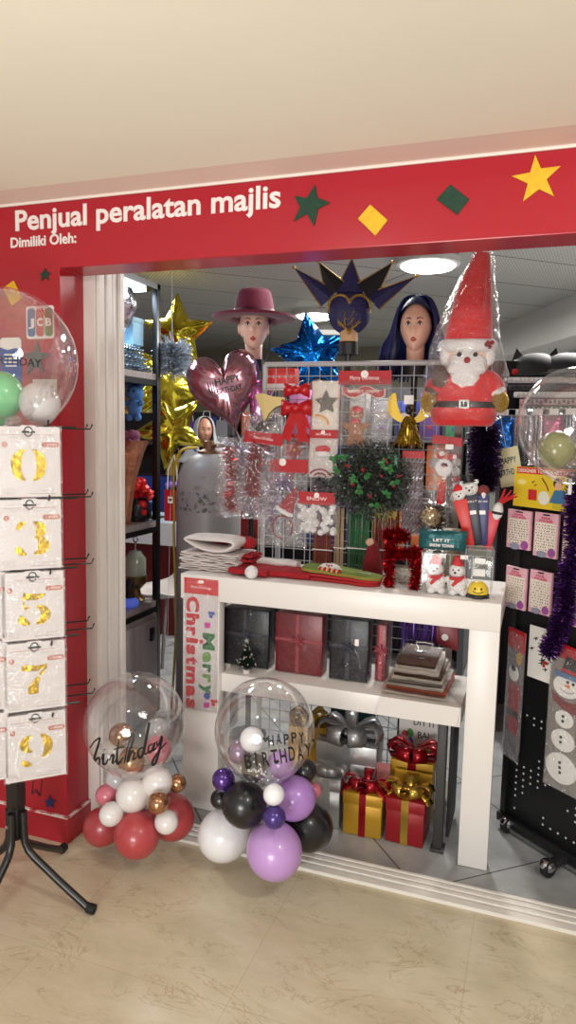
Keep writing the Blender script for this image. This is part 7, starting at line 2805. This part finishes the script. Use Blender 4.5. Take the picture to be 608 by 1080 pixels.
# pink sticker packs, two rows
PKP = mat('pack_pink', (220, 168, 180), .4, var=.1, vscale=30)
spots = [(534, 538, 561, 579, 'pink dotted sticker pack at the left of the upper row on the black stand'), (562, 541, 590, 588, 'pink dotted sticker pack in the middle of the upper row'),
         (592, 546, 620, 596, 'pink dotted sticker pack behind the purple tinsel in the upper row'), (532, 598, 556, 642, 'pink dotted sticker pack at the left of the lower row on the black stand'),
         (557, 602, 583, 648, 'pink dotted sticker pack in the middle of the lower row'), (588, 608, 614, 660, 'pink dotted sticker pack behind the purple tinsel in the lower row')]
DOT = mat('dot_dark', (60, 44, 54), .5)
for (x0, y0, x1, y1, lab) in spots:
    t, w, h = peg('sticker_pack', lab, 'sticker pack', x0, y0, x1, y1, .045, group='pink sticker packs on the black stand')
    MB().bb((-w / 2, 0, 0), (w / 2, .012, h)).build('box', PKP, t, bevel=.001)
    MB().prism(round_rect(w * .86, h * .66, .004, 0, h * .45), -.0012, 0).build('dotted_panel', mat('pack_cream', (226, 214, 200), .4), t, smooth=0)
    b = MB()
    for i in range(8):
        for j in range(10):
            b.prism(disc_pts(w * rnd.uniform(.014, .026), 7, -w * .36 + w * .103 * i + rnd.uniform(-.003, .003), h * .16 + h * .062 * j), -.0018, -.0011)
    b.build('dots', DOT, t, smooth=0)
    text(MB(), 'NAIL', 0, h * .86, w * .4, h * .05, y=-.0008, t=.0005, bold=.03, align='C').build('title_lettering', mat('pack_rose', (196, 50, 90), .4), t, smooth=0)
    text(MB(), 'STICKER', 0, h * .79, w * .6, h * .05, y=-.0008, t=.0005, bold=.03, align='C').build('title_lettering', mat('pack_rose', (0, 0, 0)), t, smooth=0)
    MB().prism(disc_pts(w * .16, 14, w * .3, h * .12), -.0022, -.0011).build('printed_flower', mat('pack_violet', (150, 80, 150), .4), t, smooth=0)
    MB().prism(disc_pts(w * .12, 14, -w * .12, h * .06, sx=1.8), -.002, -.0011).build('printed_cloud', mat('pack_grey', (140, 140, 160), .4), t, smooth=0)
    MB().prism(round_rect(w * .3, h * .03, .002, 0, h * .955), -.0012, 0).build('hang_slot', BLACK, t, smooth=0)
    MB().tube([(0, -.004, h * .955), (0, .044, h * .955)], .0028, 5).build('hook_wire', BLKMET, t)

# santa cut-out pack at the left edge of the stand, turned out
p0, p1 = at(530, 652, 2.62), at(531, 800, 2.62)
q0 = at(530, 760, 2.62)
t = thing('santa_cutout_pack', 'long red topped santa pack at the left edge of the black stand', 'cut-out pack', pegpt(539, 800, .05) * 1.0, rz=pa - .25)
tp, bt = pegpt(540, 662, .05), pegpt(539, 800, .05)
t.matrix_basis = Matrix.Translation((bt.x, bt.y, bt.z)) @ Matrix.Rotation(pa - .25, 4, 'Z')
h = tp.z - bt.z
w = ploc(pegpt(552, 700, .05)) - ploc(pegpt(529, 700, .05))
MB().prism([(-w / 2, .02), (w * .3, 0), (w * .5, h * .1), (w / 2, h), (-w / 2, h)], -.002, 0).build('backing', mat('grey_backing', (104, 96, 100), .3), t, smooth=0)
MB().prism([(-w / 2, h * .86), (w / 2, h * .84), (w / 2, h), (-w / 2, h)], -.006, -.002).build('header_card', HRED, t, smooth=0)
MB().ball((-.0, -.008, h * .67), w * .3, 16, 10, sc=(1, .12, 1.0)).build('beard', mat('print_white', (214, 212, 208), .6), t, smooth=180)
MB().ball((.0, -.011, h * .71), w * .15, 12, 8, sc=(1, .12, .8)).build('face', mat('toy_skin', (0, 0, 0)), t, smooth=180)
MB().prism([(-w * .32, h * .22), (w * .3, h * .2), (w * .34, h * .58), (-w * .34, h * .6)], -.0045, -.002).build('coat', mat('print_deep_red', (150, 26, 34), .5), t, smooth=0)
MB().prism([(-w * .34, h * .34), (w * .33, h * .33), (w * .33, h * .38), (-w * .34, h * .39)], -.006, -.0045).build('belt', BLACK, t, smooth=0)
b = MB()
for k, c in ((-.2, (196, 160, 50)), (.2, (60, 110, 60))):
    pass
MB().prism(disc_pts(w * .16, 14, w * .2, h * .79, sz=1.5), -.0046, -.002).build('printed_bell', mat('print_gold', (190, 150, 60), .5), t, smooth=0)
pl = MB()
pillow(pl, w * 1.04, h, .02, 8, 14, y=-.004, crinkle=.002, seed=44)
pl.build('clear_bag', CFILM, t)
MB().tube([(0, -.004, h * .97), (0, .055, h * .97)], .0028, 5).build('hook_wire', BLKMET, t)

# white card with black and red cartoons
t, w, h = peg('cartoon_card', 'white card with black and red holly drawings on the black stand', 'card', 556, 662, 586, 718, .04)
MB().bb((-w / 2, 0, 0), (w / 2, .003, h)).build('card', mat('paper_white', (0, 0, 0)), t, smooth=0)
b, r_ = MB(), MB()
for k in range(9):
    cx, cz = rnd.uniform(-.38, .38) * w, rnd.uniform(.1, .85) * h
    b.prism(star_pts(4, w * .09, w * .03, rnd.random() * 3, cx, cz), -.0008, 0)
    b.stroke([(cx - w * .12, cz - h * .02), (cx + w * .1, cz + h * .03)], .002, y=-.0002, t=.0006)
    if k % 2:
        r_.prism(disc_pts(w * .06, 10, cx + w * .1, cz - h * .03), -.001, 0)
b.build('ink_drawing', BLACK, t, smooth=0)
r_.build('red_drawing', HRED, t, smooth=0)
MB().tube([(0, 0, h * .96), (0, .04, h * .96)], .0028, 5).build('hook_wire', BLKMET, t)

# snowman cut-out pack
t, w, h = peg('snowman_cutout_pack', 'clear pack with a tall jointed snowman in a black hat on the black stand', 'cut-out pack', 573, 684, 626, 838, .055)
MB().prism([(-w / 2, 0), (w / 2, 0), (w / 2, h), (-w / 2, h)], -.001, .001).build('backing', mat('grey_brown_backing', (136, 128, 122), .3), t, smooth=0)
MB().prism([(-w * .35, h * .93), (w / 2, h * .9), (w / 2, h * 1.0), (-w * .35, h * 1.03)], -.004, -.001).build('header_card', HRED, t, smooth=0)
WP = mat('snow_card', (232, 228, 224), .55)
SCF = mat('maroon_scarf_card', (120, 30, 36), .6)
fx = -.02
for cz, rx, rz_ in ((.735, .33, .075), (.51, .23, .06), (.36, .30, .075), (.16, .40, .105)):
    MB().prism(disc_pts(1, 28, (fx - .04) * w, cz * h, sx=rx * w, sz=rz_ * h), -.006, -.001).build('snow_ball', WP, t, smooth=0, bevel=.0008, seg=1)
for pts_, nm_ in (([(-.42, .68), (-.3, .66), (0, .63), (.3, .66), (.38, .62), (.42, .3), (.3, .28), (.24, .56), (-.1, .58), (-.36, .62)], 'scarf'),):
    MB().prism([(x * w, z * h) for x, z in pts_], -.007, -.004).build(nm_, SCF, t, smooth=0)
MB().prism([(x * w, z * h) for x, z in ((-.2, .83), (.3, .82), (.3, .93), (-.08, .95))], -.008, -.003).build('black_hat', BLACK, t, smooth=0)
MB().prism([(x * w, z * h) for x, z in ((-.36, .80), (.42, .79), (.42, .825), (-.36, .835))], -.009, -.003).build('hat_brim', mat('hat_blue', (70, 110, 150), .6), t, smooth=0)
MB().prism([(x * w, z * h) for x, z in ((-.19, .84), (.3, .83), (.3, .855), (-.18, .865))], -.0095, -.008).build('hat_band', HRED, t, smooth=0)
MB().prism([(x * w, z * h) for x, z in ((-.14, .745), (.04, .735), (.03, .76))], -.0085, -.006).build('carrot_nose', mat('carrot_orange', (220, 120, 60), .5), t, smooth=0)
b = MB()
for x, z in ((-.02, .775), (.12, .772), (-.08, .53), (-.08, .495), (-.1, .38), (-.1, .345), (-.09, .2), (-.08, .165), (-.07, .13)):
    b.prism(disc_pts(w * .035, 12, x * w, z * h), -.008, -.0055)
for k in range(6):
    b.prism(disc_pts(w * .014, 8, (-.16 + .06 * k) * w, h * (.700 + .004 * (k - 2.5) ** 2 * .6)), -.008, -.0055)
b.build('coal_buttons', BLACK, t, smooth=0)
pl = MB()
pillow(pl, w * 1.02, h, .02, 10, 16, y=-.004, crinkle=.002, seed=45)
pl.build('clear_bag', CFILM, t)
MB().tube([(0, -.003, h * .97), (0, .055, h * .97)], .0028, 5).build('hook_wire', BLKMET, t)

# purple tinsel garland
TPU = mat('violet_tinsel', (84, 44, 110), .25, .75)
P = [pegpt(*q, .11) for q in ((612, 500), (606, 540), (607, 580), (598, 615), (597, 645), (588, 668), (578, 690))]
c = sum(P, Vector()) / len(P)
b = MB().tube([p - c for p in P], .004, 6)
tinsel(b, [p - c for p in P], .042, 3600, .004)
o = b.build('tinsel_garland', TPU, smooth=0, fixn=False)
o.location = c
tag(o, 'long purple tinsel garland hanging down the front of the black stand', 'tinsel garland')

# bubble balloon on the stand
cpt = at(606, 446, 2.42)
t = thing('bubble_balloon', 'clear bubble balloon with an olive balloon inside, above the yellow poster', 'balloon', (cpt.x, cpt.y, cpt.z - .19), rz=facing(cpt))
bp, br = bubble_at(t, 606, 447, 58, 2.42)
ball_at(t, 'inner_balloon', 587, 474, 18.5, 2.36, B_OLIVE, 'olive green balloon', tip=(0, .2, -1))
ball_at(t, 'inner_balloon', 622, 478, 17, 2.40, B_OLIVE, 'olive green balloon', tip=(0, .2, -1))
MB().tube([bp - Vector((0, 0, br)), Vector((bp.x, bp.y, bp.z - br - .05))], .006, 6).build('stick', TAG, t, world=True)

# gold happy birthday card and foil curtain behind
t, w, h = hang('birthday_card', 'pale gold card with the words HAPPY BIRTHDAY beside the dark boa', 'card', 529, 472, 556, 512, 3.02, rot=-.22)
MB().prism([(-w / 2, 0), (w / 2, 0), (w / 2, h), (-w / 2, h)], -.003, 0).build('card', mat('pale_gold_card', (206, 196, 150), .4), t, smooth=0)
text(MB(), 'HAPPY', 0, h * .6, w * .7, h * .16, y=-.003, t=.0006, bold=.02, align='C').build('lettering', mat('ink_teal', (34, 56, 60), .5), t, smooth=0)
text(MB(), 'BIRTHDAY', 0, h * .3, w * .85, h * .16, y=-.003, t=.0006, bold=.02, align='C').build('lettering', mat('ink_teal', (0, 0, 0)), t, smooth=0)
MB().tube([(0, 0, h), (0, 0, 2.599 - worldmat(t).translation.z)], .001, 4).build('hang_string', TAG, t)

# wall shelf on the right with black hats and striped trims
y = 3.75
a, b_ = at(527, 442, y), at(680, 442, y)
RZ = a.z
t = thing('wall_shelf', 'grey shelf at the right side of the shop carrying black hats', 'shelf', (a.x + .6, y + .2, 0))
MB().bb((a.x, y, RZ - .03), (b_.x + .2, y + .45, RZ)).build('board', GREYSH, t, world=True)
MB().bb((a.x, y + .45, 0), (b_.x + .2, y + .47, RZ)).build('back_panel', mat('rack_back', (0, 0, 0)), t, world=True)
for x in (a.x + .01, b_.x + .19):
    MB().bb((x - .01, y, 0), (x + .01, y + .45, RZ - .03)).build('side_panel', GREYSH, t, world=True)
cols = [((206, 204, 204), 'silver'), ((40, 40, 44), 'black'), ((190, 150, 160), 'pink'), ((210, 208, 206), 'white'), ((60, 56, 60), 'grey'), ((206, 204, 204), 'silver')]
for k, (c, nmz) in enumerate(cols):
    zz = RZ + .001 + k * .036
    t = thing('trim_roll', '%s beaded trim layer number in the pile under the black hats' % nmz if False else ('silver striped trim at the bottom of the pile under the black hats', 'black striped trim low in the pile under the hats', 'pink striped trim in the pile under the hats',
              'white striped trim in the pile under the hats', 'grey striped trim high in the pile under the hats', 'silver striped trim directly under the black hats')[k], 'trim', (a.x + .03 * (5 - k) + .5, y + .14, zz), group='striped trims piled on the right shelf')
    MB().bb((-.5, -.1, 0), (.5, .14, .03)).build('layer', mat('trim_' + nmz, c, .6), t, bevel=.006)
    b = MB()
    for q in range(46):
        b.ball((-.48 + q * .021, -.105, .015 + .004 * (q % 2)), .008, 8, 6, sc=(.8, .6, 1.2))
    b.build('beads', mat('bead_' + ('dark' if k % 2 == 0 else 'light'), (34, 34, 38) if k % 2 == 0 else (216, 214, 210), .35), t)
zz = RZ + .218
HB = mat('black_hat_felt', (16, 16, 18), .7)
for k, (px, lab) in enumerate(((565, 'black cat-eared hat with a small red bow on the striped trims'), (598, 'black round hat beside the cat-eared hat on the trims'))):
    p = at(px, 385, y + .1)
    t = thing('hat', lab, 'hat', (p.x, y + .13, zz))
    b = MB().ball((0, 0, .0), .16, 24, 12, sc=(1.0, .6, .75))
    for v in b.v:
        v.z = max(v.z, 0.0)
    if k == 0:
        for sx in (-1, 1):
            b.add([(sx * .05, -.03, .09), (sx * .12, -.03, .06), (sx * .085, .03, .07), (sx * .095, -.01, .145)], [(0, 1, 3), (1, 2, 3), (2, 0, 3)])
    else:
        b.lathe([(.2, 0), (.2, .012), (.15, .02)], n=24, sy=.6)
    b.build('crown', HB, t)
    if k == 0:
        MB().ball((-.10, -.075, .02), .018, 12, 8, sc=(1.5, .6, .8), bumpy=.3).build('red_bow', mat('toy_red', (0, 0, 0)), t)
    else:
        MB().lathe([(.163, .004), (.161, .03)], n=24, sy=.62, cap=False).build('hat_band', mat('band_grey', (70, 70, 74), .5), t)
p = at(526, 392, 3.6)
t = thing('hat', 'black tall hat just right of the santa bag', 'hat', (a.x + .0, y + .12, RZ + .001))
MB().lathe([(.13, 0), (.135, .01), (.09, .02), (.085, .2), (.09, .29), (.001, .3)], n=24).build('crown', HB, t)
MB().lathe([(.0905, .022), (.0885, .06)], n=24, cap=False).build('hat_band', mat('band_grey', (0, 0, 0)), t)

# silver and coloured foil packs below the shelf
for k, (px, c, lab, d_) in enumerate(((531, (40, 100, 180), 'blue foil pack hanging below the right shelf beside the boa', 0), (547, (200, 200, 206), 'silver foil fringe hanging below the shelf beside the blue pack', 1),
                                      (566, (206, 204, 210), 'silver foil fringe hanging behind the clear bubble balloon', 1), (583, (180, 90, 120), 'rose foil pack hanging behind the bubble balloon', 0), (600, (196, 198, 204), 'silver foil fringe hanging at the right frame edge', 1))):
    p = at(px, 465, y - .04)
    t = thing('foil_pack' if not d_ else 'foil_fringe', lab, 'foil pack', (p.x, y - .04, p.z - .12))
    mm = mat('foil_pack_%d' % c[0], c, .2, .85, bump=.5, bscale=18)
    if d_:
        b = MB()
        for q in range(46):
            x = rnd.uniform(-.05, .05)
            b.add([(x, rnd.uniform(-.01, .01), .25), (x + .004, rnd.uniform(-.01, .01), .25), (x + .006 + rnd.uniform(-.01, .01), rnd.uniform(-.02, .02), rnd.uniform(0, .06)), (x + rnd.uniform(-.01, .01), rnd.uniform(-.02, .02), .0)], [(0, 1, 2, 3)])
        b.build('strips', mm, t, smooth=0, fixn=False)
    else:
        pl = MB()
        pillow(pl, .1, .25, .03, 8, 10, crinkle=.008, seed=px)
        pl.build('pouch', mm, t)
    MB().prism([(-.052, .245), (.052, .245), (.052, .275), (-.052, .275)], -.006, .004).build('header_strip', TAG, t, smooth=0)
    MB().tube([(0, 0, .27), (0, .05, RZ - .03 - (p.z - .12))], .002, 5).build('hook_wire', GREY, t)

# ---------------------------------------------------------------- render settings of the scene itself
SC.view_settings.view_transform = 'Standard'
SC.view_settings.look = 'None'
SC.view_settings.gamma = 1.0
SC.view_settings.use_curve_mapping = False
SC.view_settings.exposure = 0.0
SC.cycles.transparent_max_bounces = 24
SC.cycles.max_bounces = 8
SC.cycles.use_denoising = True
SC.cycles.sample_clamp_indirect = 6.0
